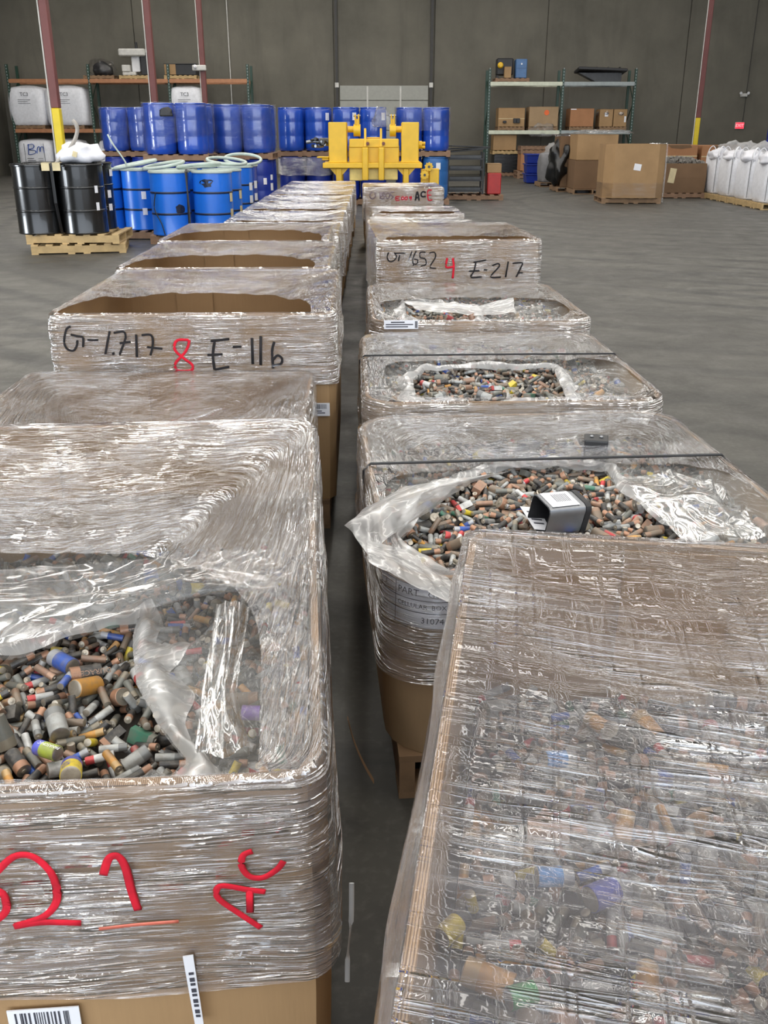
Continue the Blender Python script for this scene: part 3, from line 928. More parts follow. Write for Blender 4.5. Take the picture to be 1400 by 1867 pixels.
# ------------------------------------------------------------------ batteries
# the settled heap, seven whole numbers each: kind, x, y, z in half millimetres, turn x, y, z in hundredths
PILE = [
    3, -602, 44, 110, -23, -62, -45, 3, 925, 177, 122, 68, -2, 70, 3, 81, 872, 129, 79, -3, 57, 3, 177, -177, 118, 41, -51, -18, 3, -85, -59, 119, -38, 51, 1,
    3, 22, -143, 110, 76, 18, 43, 3, 688, 131, 86, 35, 66, 34, 3, -427, 163, 133, -60, 6, -74, 3, -20, -567, 138, -11, 96, -15, 3, 829, -448, 121, 18, -86, -24,
    3, 425, 60, 94, 31, -59, -56, 3, 167, 739, 110, 59, 14, 55, 3, 366, 512, 97, 20, -63, -72, 3, -212, -627, 118, -67, -30, 61, 3, -653, 250, 110, 33, -32, -45,
    3, -321, -55, 114, 70, 9, 69, 3, 695, 791, 99, 2, 77, -15, 3, 149, -507, 127, 4, -63, -72, 3, 326, -680, 107, 73, 6, -66, 3, -819, -738, 99, 64, 6, 74,
    3, 140, -814, 103, 16, -54, 25, 3, 378, 896, 95, 80, -28, 28, 3, 81, -515, 110, 70, 8, 18, 3, 944, 596, 95, -68, 13, 34, 3, -228, -324, 104, 55, 63, 46,
    3, -455, -171, 93, 1, -70, 0, 3, 285, 764, 98, -9, -65, -69, 3, -353, 1054, 87, -52, -49, -67, 3, 80, -108, 135, 37, -58, -68, 3, -323, 779, 114, 30, -85, -37,
    3, -809, 991, 87, 63, -34, 34, 3, -764, -445, 106, -85, -42, 28, 3, -856, 673, 116, -4, 69, 67, 3, -787, -251, 116, 25, 65, -70, 3, 672, 983, 102, 71, 23, -32,
    3, -283, 575, 131, 54, 43, -64, 3, -235, -1002, 110, 90, -19, -2, 3, -693, 2, 73, 24, -76, -38, 3, -957, 963, 96, 63, 32, 63, 3, -110, 52, 121, -56, 21, 62,
    3, 444, -963, 89, 49, 43, -17, 3, 30, -961, 112, -42, -31, 64, 3, 436, 978, 114, 54, 0, 74, 3, 548, -837, 124, 89, -20, -29, 3, -439, 517, 119, -20, -61, 68,
    3, 771, -639, 89, 47, -58, -45, 3, 583, -891, 98, -65, -44, -58, 3, 299, 223, 96, 44, -60, -39, 3, 876, -551, 100, 1, -75, -64, 3, -530, 1059, 95, 42, 51, -46,
    3, 948, 428, 84, 60, -42, -62, 3, 856, 1113, 86, 47, -43, 58, 3, -614, -649, 92, -26, 62, 72, 3, -476, 384, 96, 73, -12, -2, 3, 579, 1118, 92, 45, -4, -62,
    3, 186, -53, 111, 25, 72, 28, 3, 426, -260, 132, 12, -1, 40, 3, 838, 327, 116, -38, -66, -60, 3, 592, 1015, 63, -11, -69, -70, 3, -698, 1094, 80, 49, 65, 34,
    3, 763, 309, 116, 46, -42, 43, 3, -290, -266, 102, 34, -64, -14, 3, 784, -365, 114, -60, 36, -59, 3, 660, -181, 93, 60, -42, -29, 3, -552, 758, 96, -23, -72, -64,
    3, 453, 835, 91, 47, 44, -58, 3, -984, -604, 88, -43, -15, -27, 3, 672, 358, 79, 33, 50, 54, 3, -612, -330, 85, 16, -25, -93, 3, 384, -425, 92, 57, 6, -7,
    3, -189, -448, 89, 83, 20, 33, 4, 55, 517, 109, 51, 41, 71, 3, 986, 840, 70, -26, -59, -69, 4, -945, 680, 106, 44, 44, 54, 2, 578, 279, 107, 58, 32, 28,
    3, 873, 920, 71, -5, -47, -80, 2, -665, -961, 97, 23, 66, 40, 4, 890, -958, 95, 87, 19, 22, 3, 940, -1025, 71, 60, -47, -16, 2, -106, 1141, 76, 86, 2, -47,
    2, -907, -431, 96, 64, 53, -10, 4, -441, 59, 104, 30, 57, 75, 2, -72, -769, 110, 70, -22, 66, 2, 467, -758, 97, -23, 56, 10, 4, -329, -862, 107, 72, 13, -22,
    2, -687, -681, 102, -81, 33, 45, 2, 213, 165, 91, -46, -44, 47, 2, -95, 457, 82, 20, -65, -38, 2, -857, -860, 86, 73, -36, -17, 2, -840, 407, 102, 59, 8, 45,
    2, -80, 981, 90, 15, -55, -79, 3, -954, 421, 94, 59, -43, -48, 2, 440, 204, 98, 11, 72, 18, 2, 449, -678, 100, 29, 47, 71, 2, -897, 66, 98, 72, 49, -42,
    3, -42, -1112, 120, -68, 41, -13, 2, 975, -533, 110, 71, 10, 4, 2, -728, 628, 108, -65, 54, -23, 2, -862, -21, 90, -37, -54, -65, 2, -529, 137, 118, 43, -45, 73,
    3, 608, 568, 79, -30, -59, -74, 2, 883, -140, 89, -70, -56, 37, 2, 670, -794, 102, 62, -36, -37, 3, 307, -298, 87, 43, 30, 24, 2, 357, -992, 91, -30, -55, 38,
    2, -299, 208, 107, -36, 76, -10, 2, 214, -715, 99, -71, -21, -65, 3, -656, 998, 67, -31, 23, 91, 4, -113, -388, 95, 33, 38, 79, 2, 536, 580, 94, 44, -63, 12,
    2, 260, 404, 93, 64, -39, -16, 2, -908, 1128, 65, -56, 54, -49, 3, 497, -220, 96, 8, -13, -73, 2, 932, 821, 97, -13, -85, 48, 2, -445, -677, 94, -68, -21, -67,
    2, -302, -718, 119, -64, 12, 16, 2, -965, 339, 114, 14, 70, 53, 2, -906, -251, 102, 51, -16, 55, 2, 494, 625, 95, 18, -58, 15, 2, 54, -767, 95, -13, -61, -58,
    4, -930, -708, 73, 54, 37, 0, 2, 971, -799, 77, 11, -51, -77, 4, -179, 708, 105, 22, 60, 72, 3, 547, -583, 66, 81, -37, -44, 2, 826, 679, 106, 27, -71, -62,
    2, -728, 447, 100, -20, -17, -58, 3, -774, 274, 54, 70, -28, -61, 3, -465, -1009, 86, -32, -77, -52, 3, -61, -531, 91, 62, -39, 4, 2, 479, -905, 102, 23, 72, -43,
    3, -518, 685, 58, 3, 52, 53, 2, -415, -952, 108, 76, 33, 35, 3, -833, -369, 66, 49, -51, -22, 2, -126, -992, 105, 44, -11, -80, 2, 58, -678, 98, 18, 75, -37,
    3, 487, -418, 79, -79, -48, -22, 3, 58, 119, 63, 4, -70, -70, 3, 717, 719, 62, 58, -41, -68, 2, -880, 208, 98, -11, -90, 38, 4, -727, 867, 103, -22, -69, -60,
    3, 758, -87, 59, 65, -5, -27, 3, 6, 1077, 72, 53, -9, -2, 2, 125, 324, 94, -73, 22, -31, 2, -513, 273, 89, 37, -40, -60, 2, -191, 569, 102, 87, 23, 41,
    2, 403, 629, 92, -69, 22, 28, 2, 939, 924, 102, 44, 67, 57, 3, 882, -899, 80, 84, 22, -33, 2, 551, -192, 102, 79, -16, 35, 2, -569, -910, 96, -30, 74, 55,
    2, 238, -373, 96, -43, 64, 45, 2, 694, -414, 107, -35, -70, -56, 2, 376, -162, 93, 64, 14, 14, 2, -734, 744, 98, -59, 48, 1, 4, -573, -186, 86, 43, -65, -12,
    3, -323, -179, 70, 22, -45, -25, 2, -344, 549, 90, 4, 69, 67, 2, -242, 533, 87, -52, 58, 54, 2, 239, -970, 80, 57, -30, 27, 2, -148, -524, 108, -50, -34, -70,
    2, -776, 89, 90, -45, -67, -41, 4, 136, -1060, 94, 22, -74, 56, 2, 168, 1154, 54, 6, -69, -6, 4, -692, 148, 92, 36, 55, 42, 4, 443, -532, 73, 78, -4, 57,
    2, 66, 1108, 95, 34, 39, -64, 2, -853, -1010, 74, 74, 2, 51, 2, -726, -822, 79, 75, 3, -19, 4, -509, -920, 76, 70, -7, -8, 3, -151, 11, 63, 68, 1, -15,
    2, 508, 721, 84, -1, 71, 62, 2, 610, 438, 79, -19, 60, 69, 2, 978, -621, 54, 57, -30, 33, 2, 77, 224, 81, 25, 35, 18, 2, 489, 920, 88, 35, 50, 40, 2, 658, -294, 68, 46, -45, -49,
    2, 731, 552, 71, -12, 76, 62, 2, 569, -416, 112, 49, 16, -43, 4, -101, 305, 78, 40, 77, 36, 2, -106, 665, 76, 97, 5, 18, 3, 45, 884, 60, 46, -20, -64,
    2, -835, -211, 103, 23, -55, 52, 2, 338, 786, 76, -42, 29, 47, 3, -822, -868, 35, 68, -13, 19, 2, -657, 1154, 72, 63, 38, 57, 4, 944, 745, 56, 74, 28, 51,
    3, 409, -1113, 93, 53, 46, 20, 2, -218, -782, 68, 55, -23, -59, 2, -936, 261, 73, 40, -74, -25, 3, -953, -1143, 100, 35, -8, -89, 0, -652, 890, 99, 13, -63, -44,
    0, 661, -566, 99, 44, 38, 72, 2, 901, -386, 94, -15, -67, -61, 0, -546, -524, 91, -59, -12, 50, 3, 523, 1005, 70, -36, 66, 54, 3, 958, 293, 64, 60, 38, 58,
    0, -24, 348, 95, 74, 6, 54, 2, 933, -540, 79, 47, -49, 57, 4, -922, 315, 78, 44, 49, 46, 2, -20, 530, 75, 83, -24, 21, 2, -48, -969, 84, 70, -1, 26, 2, 730, -464, 75, 19, -2, 92,
    2, -55, 191, 70, -39, -50, 0, 0, 230, 513, 92, 27, -58, -54, 0, 968, -190, 66, 66, -5, -70, 2, 48, -1078, 95, 69, 11, -11, 4, 976, 185, 73, 71, -18, -6,
    2, -780, 191, 55, 56, 29, 71, 3, -952, 921, 34, 67, 19, 60, 3, -912, 632, 34, -7, 70, 70, 0, -265, 1033, 67, 12, -73, -55, 0, -154, 518, 85, -45, -16, -58,
    0, 976, 348, 90, 15, 56, -40, 0, -400, -460, 91, 22, 50, 66, 0, 276, -326, 113, -33, 55, 75, 0, 551, 16, 97, -73, -17, 63, 0, 863, 854, 79, 49, -44, -74,
    2, -994, 203, 109, 1, 50, -85, 0, 266, -776, 84, -62, 42, -62, 2, -683, -516, 63, 39, -43, -48, 0, 373, -36, 83, -50, -50, 10, 4, 325, 118, 55, 46, 5, 63,
    0, 630, 525, 109, 56, 64, 33, 2, 994, -919, 77, -16, 85, 47, 0, 102, 408, 100, 54, -38, -72, 0, 744, 986, 81, 36, -71, 57, 0, 798, 632, 106, 2, 70, -63,
    4, 334, -530, 70, 50, -56, 11, 2, -969, 775, 74, 61, 30, 65, 0, 59, 656, 110, 63, -34, -17, 0, 711, 674, 83, -1, 79, -33, 3, -503, 115, 63, -10, -69, -69,
    0, 58, -240, 97, -49, -59, 51, 0, -577, 958, 93, 59, -30, 72, 0, -404, -1003, 91, -38, -19, 53, 0, -941, -848, 72, 28, -70, -18, 3, 154, -944, 63, 46, -53, -51,
    0, 155, 533, 100, -2, -73, 45, 0, 660, -235, 102, 35, -53, -11, 0, 302, 628, 82, 70, 3, 70, 2, 357, 430, 53, 63, 13, 8, 0, 646, -902, 90, 58, -48, 14,
    0, -35, 316, 82, 31, -47, -53, 0, 815, -963, 84, -19, -77, 59, 0, -497, -267, 78, 66, 37, 64, 0, 177, 288, 78, 56, -55, -48, 0, -754, 315, 82, -71, -17, 65,
    2, -342, 29, 84, 60, -36, 62, 2, 822, -766, 56, 35, 87, 30, 0, -531, -646, 82, 83, -8, -52, 0, 159, 599, 97, 61, -31, -51, 0, -264, -495, 104, 56, 13, -80,
    3, -696, 528, 64, 64, 28, -68, 0, -622, -466, 82, 67, -7, -70, 2, 326, -420, 70, 54, 19, -26, 2, 360, -612, 94, 38, 59, 45, 0, -406, -341, 81, -42, -44, 45,
    0, -17, 472, 98, -59, 49, 62, 0, 328, 38, 76, -62, -56, 1, 2, 710, 246, 56, 72, -62, -14, 0, -354, -703, 85, -26, 53, 46, 0, 760, -210, 99, -24, -80, 42,
    0, -226, -100, 100, 35, -68, 63, 0, 59, 295, 84, 22, 47, -22, 0, 975, -88, 82, 87, 45, -13, 0, -125, -269, 88, -56, 0, -77, 2, -102, -1094, 105, 69, 39, -52,
    0, 25, 228, 88, 4, 60, -63, 0, -182, 927, 98, -61, -44, -63, 4, 187, 641, 75, 28, 46, 82, 0, -70, -209, 96, 28, 56, -15, 0, 273, -405, 80, 80, 11, -50,
    0, -80, 632, 87, 68, -25, -16, 0, 449, 379, 71, -15, 68, -29, 0, -790, 346, 87, 59, -21, -59, 0, 148, -901, 86, 19, 58, 6, 0, 193, 439, 94, 67, 25, -24,
    0, 800, -847, 90, -45, -50, -28, 0, 14, 760, 78, 55, 52, -48, 0, 209, 925, 77, 36, 40, 19, 2, -76, -717, 91, 45, 33, 58, 0, 31, -284, 91, 23, -61, 10,
    3, -629, 856, 34, 53, -46, 21, 2, 795, -189, 70, -69, -27, 57, 3, -980, 629, 44, 63, -32, 34, 0, -945, -910, 65, -64, 14, -69, 0, -324, 451, 76, -38, 63, 22,
    0, -578, 614, 97, 61, -44, 56, 0, -469, -385, 77, 32, -49, 11, 0, -436, -600, 89, -70, -52, 43, 0, -119, -873, 100, 53, -40, 63, 0, 148, -979, 97, 66, -28, -65,
    0, -756, -949, 73, 14, 68, 33, 0, -212, 339, 83, 54, 57, -18, 0, -53, 880, 69, -67, 19, 47, 2, 709, -543, 66, 33, -48, 62, 0, -485, -546, 87, 76, 14, -7,
    0, -354, -526, 91, -24, -44, -82, 0, -208, 151, 87, 55, 9, 57, 0, 691, 483, 91, -67, -12, -18, 0, 747, 16, 85, -25, -62, -71, 0, 894, 23, 70, -44, -54, 53,
    0, -283, 137, 99, 30, 65, 67, 2, -8, 438, 58, 28, -5, -52, 2, 68, 984, 91, 77, 4, 61, 0, -539, -77, 74, -53, 58, -60, 0, 297, -108, 87, 23, 65, -71, 0, -959, -98, 72, 23, 66, -53,
    0, -281, -161, 99, -71, 44, -49, 0, 274, 979, 73, 0, -71, -54, 0, 785, 1163, 65, 24, 13, 79, 0, 933, -652, 73, 40, -88, 22, 2, -601, 557, 72, -22, 42, -83,
    0, 98, -652, 96, -47, 43, 75, 0, 203, -560, 88, 62, 19, -74, 0, -661, 427, 95, 62, 61, -16, 0, -556, 896, 80, -50, 66, -55, 0, -266, -868, 98, -39, 24, 76,
    0, 976, 65, 56, 81, 12, -6, 0, -785, 228, 70, -76, -25, 56, 0, -649, 474, 103, -71, 12, 66, 2, 68, 483, 70, -20, -79, 26, 0, 281, 338, 86, 76, 35, -49,
    0, 274, 137, 81, -58, 20, 13, 3, 882, -1114, 62, 65, 58, -3, 0, 891, 340, 81, -66, -6, -54, 0, -688, -588, 93, -58, 23, -6, 0, -457, 977, 67, 59, -63, 38,
    0, -424, 875, 67, -66, -11, 44, 0, 313, 1111, 58, -4, -79, 8, 0, -418, -8, 82, 2, -77, 60, 0, 309, -887, 81, 75, -12, -64, 2, -253, 660, 102, 59, -12, 75,
    4, -200, 207, 70, 21, -77, -35, 0, 584, -477, 107, -56, 44, 5, 0, 269, -514, 81, 48, 33, 64, 0, 356, 717, 82, 56, 21, -71, 0, -732, -569, 71, 26, -63, -24,
    0, 557, -674, 99, 45, 57, 45, 0, 729, -270, 94, 53, 7, 51, 0, -21, 712, 83, 89, 18, 13, 0, -783, -28, 65, 50, -56, -56, 0, -676, -745, 73, 48, 52, 18,
    4, -340, -1024, 66, -33, 74, 51, 0, -583, 463, 100, 60, 29, -54, 0, -550, -711, 74, -75, -14, -41, 0, 86, -293, 87, -34, 69, 28, 0, 158, -275, 97, 31, -68, -65,
    0, 311, -198, 90, -53, -6, -46, 0, -941, -329, 85, -35, 61, -20, 0, -171, 326, 73, 30, 81, -34, 0, 216, -862, 84, -11, 53, -67, 0, -251, 1067, 65, 68, -9, 59,
    0, 54, 750, 94, -35, 61, 50, 3, 155, -1146, 99, -57, -50, 48, 4, -809, -1087, 82, -36, -52, 59, 0, -229, 1133, 59, -57, -5, -55, 2, 824, 878, 41, 48, -32, 52,
    0, -443, -885, 104, -12, 73, -6, 0, 772, -688, 82, -48, 52, -49, 0, -598, -102, 69, 54, -45, 58, 4, -70, -370, 77, 67, -41, -54, 0, -406, -702, 87, 45, -41, -16,
    0, -401, -284, 73, 17, -47, -24, 2, 953, -52, 55, -24, -49, 37, 2, -753, -293, 74, 25, 31, -65, 0, -442, -214, 71, -58, -41, 56, 0, 511, 131, 72, 68, -17, 50,
    0, 720, -850, 89, -75, -20, -46, 0, -975, 117, 78, -58, 2, -23, 0, 994, -127, 63, 55, -64, 29, 0, -130, 963, 78, -68, 8, 55, 0, 121, 453, 92, 13, -72, -2,
    0, 655, -942, 71, -70, -17, -36, 0, 804, 168, 78, 40, -1, 79, 0, -796, -546, 64, 56, -58, 39, 0, -235, 244, 100, 33, -52, 74, 0, -262, 394, 75, 55, 37, -24,
    0, 441, 137, 90, -42, 71, -41, 0, 890, -761, 76, 72, -17, 42, 0, -438, 755, 81, 75, -39, 49, 0, -649, -143, 69, -62, 47, -59, 0, 701, 648, 72, 68, 7, 48,
    0, 773, 519, 83, -44, 54, 57, 0, -491, -825, 98, -34, -54, -33, 2, 85, 1035, 72, 16, 65, 8, 0, -524, -7, 75, -32, 59, 54, 0, -49, 1072, 82, -45, 31, 4,
    0, 488, 489, 77, 66, 4, -22, 0, -412, 645, 96, 11, 49, -14, 0, -361, 450, 71, 68, -10, -36, 0, -310, 1012, 51, -52, -63, -57, 0, 262, -120, 83, -66, 1, -20,
    0, 449, 446, 72, 69, 18, 4, 0, 517, -1008, 87, -66, 0, 7, 0, -827, 588, 78, -16, 64, -73, 2, -433, -433, 61, 18, -68, -17, 0, -150, -165, 71, 56, -32, 67,
    0, 612, -993, 67, -5, 74, -65, 0, 705, -932, 54, 7, 57, -3, 0, -593, 378, 91, 0, -86, -37, 0, -511, 544, 86, 51, -54, 51, 0, -133, -782, 84, -3, 78, 6,
    0, 221, -275, 83, -73, 2, -22, 0, 535, 196, 64, 61, -34, 41, 0, 610, 39, 82, 79, 33, 36, 0, 282, -735, 79, 46, -60, -30, 0, 445, -477, 98, -81, -5, 15,
    2, 788, 1051, 53, -80, -43, 40, 0, -900, -641, 67, 31, 56, -56, 0, -187, -68, 89, -80, -6, 41, 0, 883, 56, 69, 63, -32, -60, 0, -670, 775, 79, -11, 66, 71,
    0, -594, -969, 82, 63, 3, 19, 3, -38, 83, 54, -11, 55, -8, 0, -273, -388, 80, 79, 28, 29, 0, 807, 582, 75, 27, 58, 27, 0, 778, -976, 67, -40, -5, -24,
    2, 881, 134, 49, -19, 58, 75, 0, -845, 911, 63, 62, 21, 1, 0, 260, 1081, 61, 50, 69, -36, 0, -202, 119, 75, -73, -1, 59, 0, -191, 513, 74, 1, -20, -78,
    0, -336, -464, 98, 36, 28, 58, 0, -173, 1128, 52, 42, -47, 49, 0, -710, -904, 79, 77, -23, -48, 0, -179, -720, 75, 70, -34, -58, 0, 648, 224, 77, -18, -63, 70,
    0, 668, -508, 88, -59, -45, 61, 0, -586, -400, 73, 24, 40, 26, 0, 1006, 91, 49, -60, -26, -30, 0, 848, 492, 69, -48, 16, 13, 0, -459, -507, 89, -29, 70, 61,
    0, 478, -326, 88, -47, -34, 68, 0, -644, 686, 85, -68, 3, -64, 2, 113, -419, 91, -1, 54, 83, 0, -195, 20, 84, 23, -60, 67, 0, -385, 766, 79, -33, -52, 13,
    0, -272, 1135, 60, -45, -33, -81, 0, 708, -13, 90, -20, -60, -76, 0, -976, -725, 52, -65, -45, 9, 0, -393, -575, 88, -33, 68, -52, 0, -46, -295, 102, 5, -68, -68,
    0, 156, -606, 75, 35, 50, -31, 0, -538, 603, 78, 58, 55, -39, 0, -198, 844, 64, -41, -12, -21, 0, -97, 534, 80, -7, 64, -70, 0, 270, 1166, 51, -41, 50, -47,
    2, -734, 846, 53, 29, -28, -79, 0, -633, 759, 73, -46, -74, -10, 0, 424, -738, 79, -4, 62, 33, 2, 544, -520, 64, 5, 60, -13, 0, 697, 66, 72, 54, -41, -33,
    0, 947, -393, 86, -38, 47, 74, 0, -81, -102, 80, 37, 37, 79, 0, 124, 619, 97, 70, -34, -47, 0, 359, 344, 72, -68, -20, 31, 1, 794, 964, 92, 46, 49, -5,
    0, -280, -949, 100, 29, -52, 66, 0, 504, -60, 89, 21, 65, 8, 0, -817, -627, 71, -35, 62, -51, 3, -566, -570, 34, 70, 7, 69, 0, -785, 632, 83, -59, 18, 77,
    2, -722, -998, 40, -17, 56, 80, 0, -709, -1026, 75, -59, -51, -61, 0, 125, 113, 95, 33, 48, -77, 0, -402, 1117, 51, -59, -76, 22, 2, -677, -840, 49, 61, -61, -21,
    0, -123, 822, 76, 43, 80, -25, 0, 532, -506, 101, 56, -25, 10, 0, -773, -827, 55, -55, -21, -14, 0, 174, 882, 72, 49, -71, -45, 0, -543, -819, 77, -84, 26, 42,
    0, 789, -538, 87, 83, -10, 47, 1, -18, 198, 90, 52, 43, 0, 0, 404, -830, 75, -24, 55, -78, 0, 592, -330, 81, -44, 25, 85, 0, 715, -1021, 67, 68, -9, -66,
    0, -969, -33, 59, -57, 2, -75, 0, -517, -450, 70, 53, 42, -2, 0, -380, 147, 101, 53, -27, -27, 0, -14, -775, 61, -61, -22, 73, 0, 604, -533, 89, -41, 7, 19,
    0, -547, 400, 83, -18, -59, -74, 0, 663, -609, 69, -73, 5, 20, 0, 843, 184, 83, -64, -36, -14, 0, 947, 123, 57, -45, -23, 41, 0, -307, -960, 81, -32, -48, 36,
    0, -940, -942, 54, -62, -51, 41, 0, 478, 309, 72, 71, 22, 66, 0, 536, -11, 83, 71, -21, -64, 0, 518, 825, 78, -11, -70, -64, 2, 893, -188, 45, -24, -80, -51,
    0, -938, -607, 63, -23, 37, 75, 0, -491, -368, 92, 31, 39, -86, 0, -425, 442, 74, -25, 62, 72, 0, 356, -739, 62, -69, -8, 20, 0, 973, 1138, 31, 76, 31, -54,
    0, 170, 1033, 68, 85, -38, -32, 0, 607, -258, 83, -34, -36, 67, 0, 859, -632, 58, 11, 57, -13, 0, -797, 822, 73, 19, 67, -31, 0, -683, 57, 82, -14, 22, 96,
    0, 459, 349, 62, 68, 47, 45, 0, 565, 908, 61, 51, 18, -72, 0, -82, 716, 82, 20, 28, 44, 0, 1005, 603, 74, -18, -69, -67, 0, -942, 648, 73, -7, 70, 70,
    0, -625, -36, 79, 2, -55, 70, 4, -469, -759, 50, 14, 37, 80, 0, 321, 174, 77, -58, -61, 37, 0, 595, -78, 77, 55, -33, 57, 0, 632, -431, 95, -76, -56, 9,
    0, 758, 1039, 80, 31, 60, -26, 0, 766, 888, 78, -39, 73, 52, 0, 804, 498, 69, 16, 52, 80, 0, 796, -111, 81, -46, -45, -65, 0, 1006, -432, 100, 43, -51, 56,
    0, -5, 927, 80, -34, 37, -70, 0, 873, 790, 74, 40, -40, 74, 0, -804, -408, 70, 31, 77, 39, 0, 440, -404, 84, 88, 15, -31, 0, -772, -907, 53, 29, 76, -43,
    2, -298, -440, 79, 19, -73, -63, 0, -9, 982, 88, 33, -91, -9, 0, 442, -360, 94, 43, -17, -66, 0, 850, 82, 77, 9, 17, -54, 0, -700, -168, 75, 1, 55, -58,
    0, -192, 901, 73, 50, 50, 6, 0, -178, 420, 63, 59, 43, 57, 0, 546, 438, 43, 44, -55, 28, 0, 560, 850, 62, -59, 15, -37, 0, -400, -376, 72, 38, -22, 78,
    0, -367, -631, 82, 41, 59, 19, 0, -72, -316, 97, 48, 10, 38, 0, 435, -5, 64, -15, 69, -11, 0, -456, 1153, 34, -83, -7, 50, 0, -348, 690, 82, 30, 76, -41,
    0, -316, -513, 91, -34, -77, -41, 0, -272, -1073, 92, 47, -47, -73, 0, 399, 766, 74, 21, 12, 71, 0, -681, 209, 83, 45, 71, 38, 4, -362, 304, 75, -30, -77, -3,
    0, 854, -15, 70, -25, 66, -14, 0, 988, 683, 70, -12, -71, 66, 0, 293, 93, 59, 6, 36, 87, 0, 359, -248, 86, 52, -58, 60, 0, 533, -295, 79, -5, -7, -17,
    0, -713, 568, 88, 16, -53, 46, 0, 364, 1051, 65, 62, 52, -47, 0, -286, 330, 77, 25, -58, -40, 0, 281, 676, 63, -62, -54, 25, 0, 49, -1012, 97, 6, 87, 0,
    0, 338, 950, 73, -43, -55, -58, 0, 562, 807, 60, 53, -57, 7, 0, 766, -728, 65, -67, -65, 33, 0, -551, -264, 81, 68, 50, 52, 0, 45, 42, 96, 23, 70, 10,
    0, -844, 1018, 53, 45, -62, 56, 0, -632, 624, 76, -19, 71, -45, 0, -434, 1010, 62, 0, -68, -49, 2, -218, -545, 80, 29, 68, 65, 2, 712, 997, 56, -66, -23, -28,
    0, -969, -199, 70, -46, -51, 50, 0, -498, 872, 61, -4, -81, 53, 0, 373, 148, 82, 58, -21, -70, 0, 623, 299, 91, -59, 36, 71, 0, -562, 862, 55, 63, 63, 21,
    0, -449, 719, 77, 16, -81, -53, 0, 602, -28, 89, 4, 54, -82, 0, 770, -837, 71, -73, -23, -22, 2, 908, 230, 82, 40, -55, -59, 1, -669, -418, 76, -10, 80, 18,
    0, -405, -734, 78, 42, 0, -53, 0, -399, -62, 78, -10, 72, 64, 1, -226, -701, 88, -39, 57, 26, 0, 53, 836, 74, -77, 34, -39, 0, 792, 250, 57, 7, 73, -67,
    0, -870, 516, 69, 2, 59, 34, 0, -538, -346, 72, -55, -35, -68, 1, 468, 544, 70, 78, -12, 16, 0, -556, -228, 72, 80, -25, -48, 0, -642, 917, 92, -66, 41, -61,
    0, -367, 650, 93, 9, -75, -40, 0, 245, -475, 68, -55, -12, -80, 0, 379, -340, 93, 48, 84, 18, 0, 456, 1130, 68, -63, -41, -58, 0, 656, 499, 79, -26, 82, -15,
    2, 798, 749, 55, 45, 52, 18, 0, -968, -2, 61, 10, -74, 13, 0, -710, -379, 83, -42, 49, -27, 0, -537, 502, 88, -34, 75, 52, 0, -333, 967, 40, 25, 70, 39,
    2, -242, 16, 56, 69, 0, -1, 0, 77, 673, 81, -32, 47, -68, 0, 228, -1043, 72, -58, 57, -54, 0, 329, -827, 62, 74, -42, -40, 0, 588, 494, 52, 40, -48, -64,
    0, -969, 815, 77, -50, -54, 45, 0, 808, 995, 70, -23, -72, 53, 0, -896, -8, 72, 31, -30, 13, 1, -119, -632, 97, 67, -8, -38, 0, -587, 1026, 95, -87, -28, -7,
    0, 125, -630, 81, -12, -62, -38, 0, 769, 29, 67, -44, -80, 15, 0, 976, 1066, 50, 45, -44, 67, 0, -855, 1166, 46, -72, -12, 66, 0, -865, 880, 59, -44, -69, -41,
    0, -692, -90, 68, 0, -77, -30, 3, -391, 226, 63, 43, -55, -44, 1, -292, 85, 94, 42, -63, 18, 0, 33, -314, 80, 37, -44, -3, 0, 96, 794, 87, -77, 20, -2,
    0, 189, 254, 61, 66, 37, 49, 0, 637, 975, 64, -52, -33, -47, 0, 746, -780, 68, -35, -71, 55, 0, 796, 52, 70, -30, -63, -18, 1, -853, -500, 60, -69, 55, -40,
    2, 8, -676, 61, 17, 49, -67, 0, -2, 629, 91, 50, 20, -36, 0, 105, 124, 73, 64, 32, -24, 0, -940, -792, 49, 43, -67, -14, 3, 315, -747, 34, 70, 7, 21, 0, 334, 329, 72, -56, 44, 68,
    0, -661, 356, 90, 34, -61, 5, 0, -486, 817, 84, -83, 4, -15, 0, 400, 1128, 66, -78, 37, -48, 0, 488, 432, 52, 8, -79, 46, 0, 801, 133, 60, 69, 12, -58,
    0, -768, -535, 59, -16, -50, -83, 4, -637, 509, 72, -10, -20, -92, 0, -333, -103, 80, 11, 44, 20, 0, 188, -876, 75, -16, 62, -63, 0, 304, 1009, 64, 30, 81, -4,
    0, 323, -1026, 74, -60, 41, -58, 0, 625, -55, 83, -79, -24, -17, 2, 994, -392, 55, -10, 65, 73, 0, -695, -404, 74, -37, 62, -5, 0, -416, -853, 89, -46, 18, -79,
    0, 49, 404, 86, -53, 67, 40, 0, 175, 318, 74, -20, 31, -50, 0, 915, 1064, 52, 57, -2, -39, 3, 986, -504, 52, 66, 30, -27, 0, -744, -154, 99, -74, 15, -55,
    2, -668, -443, 49, -61, 30, -61, 0, -136, 639, 70, -22, 76, -50, 3, 540, -1045, 34, -59, 38, -62, 0, 504, 202, 63, -48, -5, -10, 0, 925, -838, 70, 65, 14, 60,
    0, -243, 811, 57, -41, 14, -34, 0, -203, -194, 90, 37, -34, -66, 0, -23, 244, 75, -46, -47, -26, 0, 765, 125, 82, 1, 54, -82, 0, -749, 962, 73, -61, -40, -16,
    0, -498, 1, 59, 43, -38, 57, 0, 271, -800, 60, -80, -29, 29, 0, -845, 613, 46, 31, -33, -39, 0, -635, -379, 74, -14, -93, -24, 0, 36, -868, 93, -38, -60, 29,
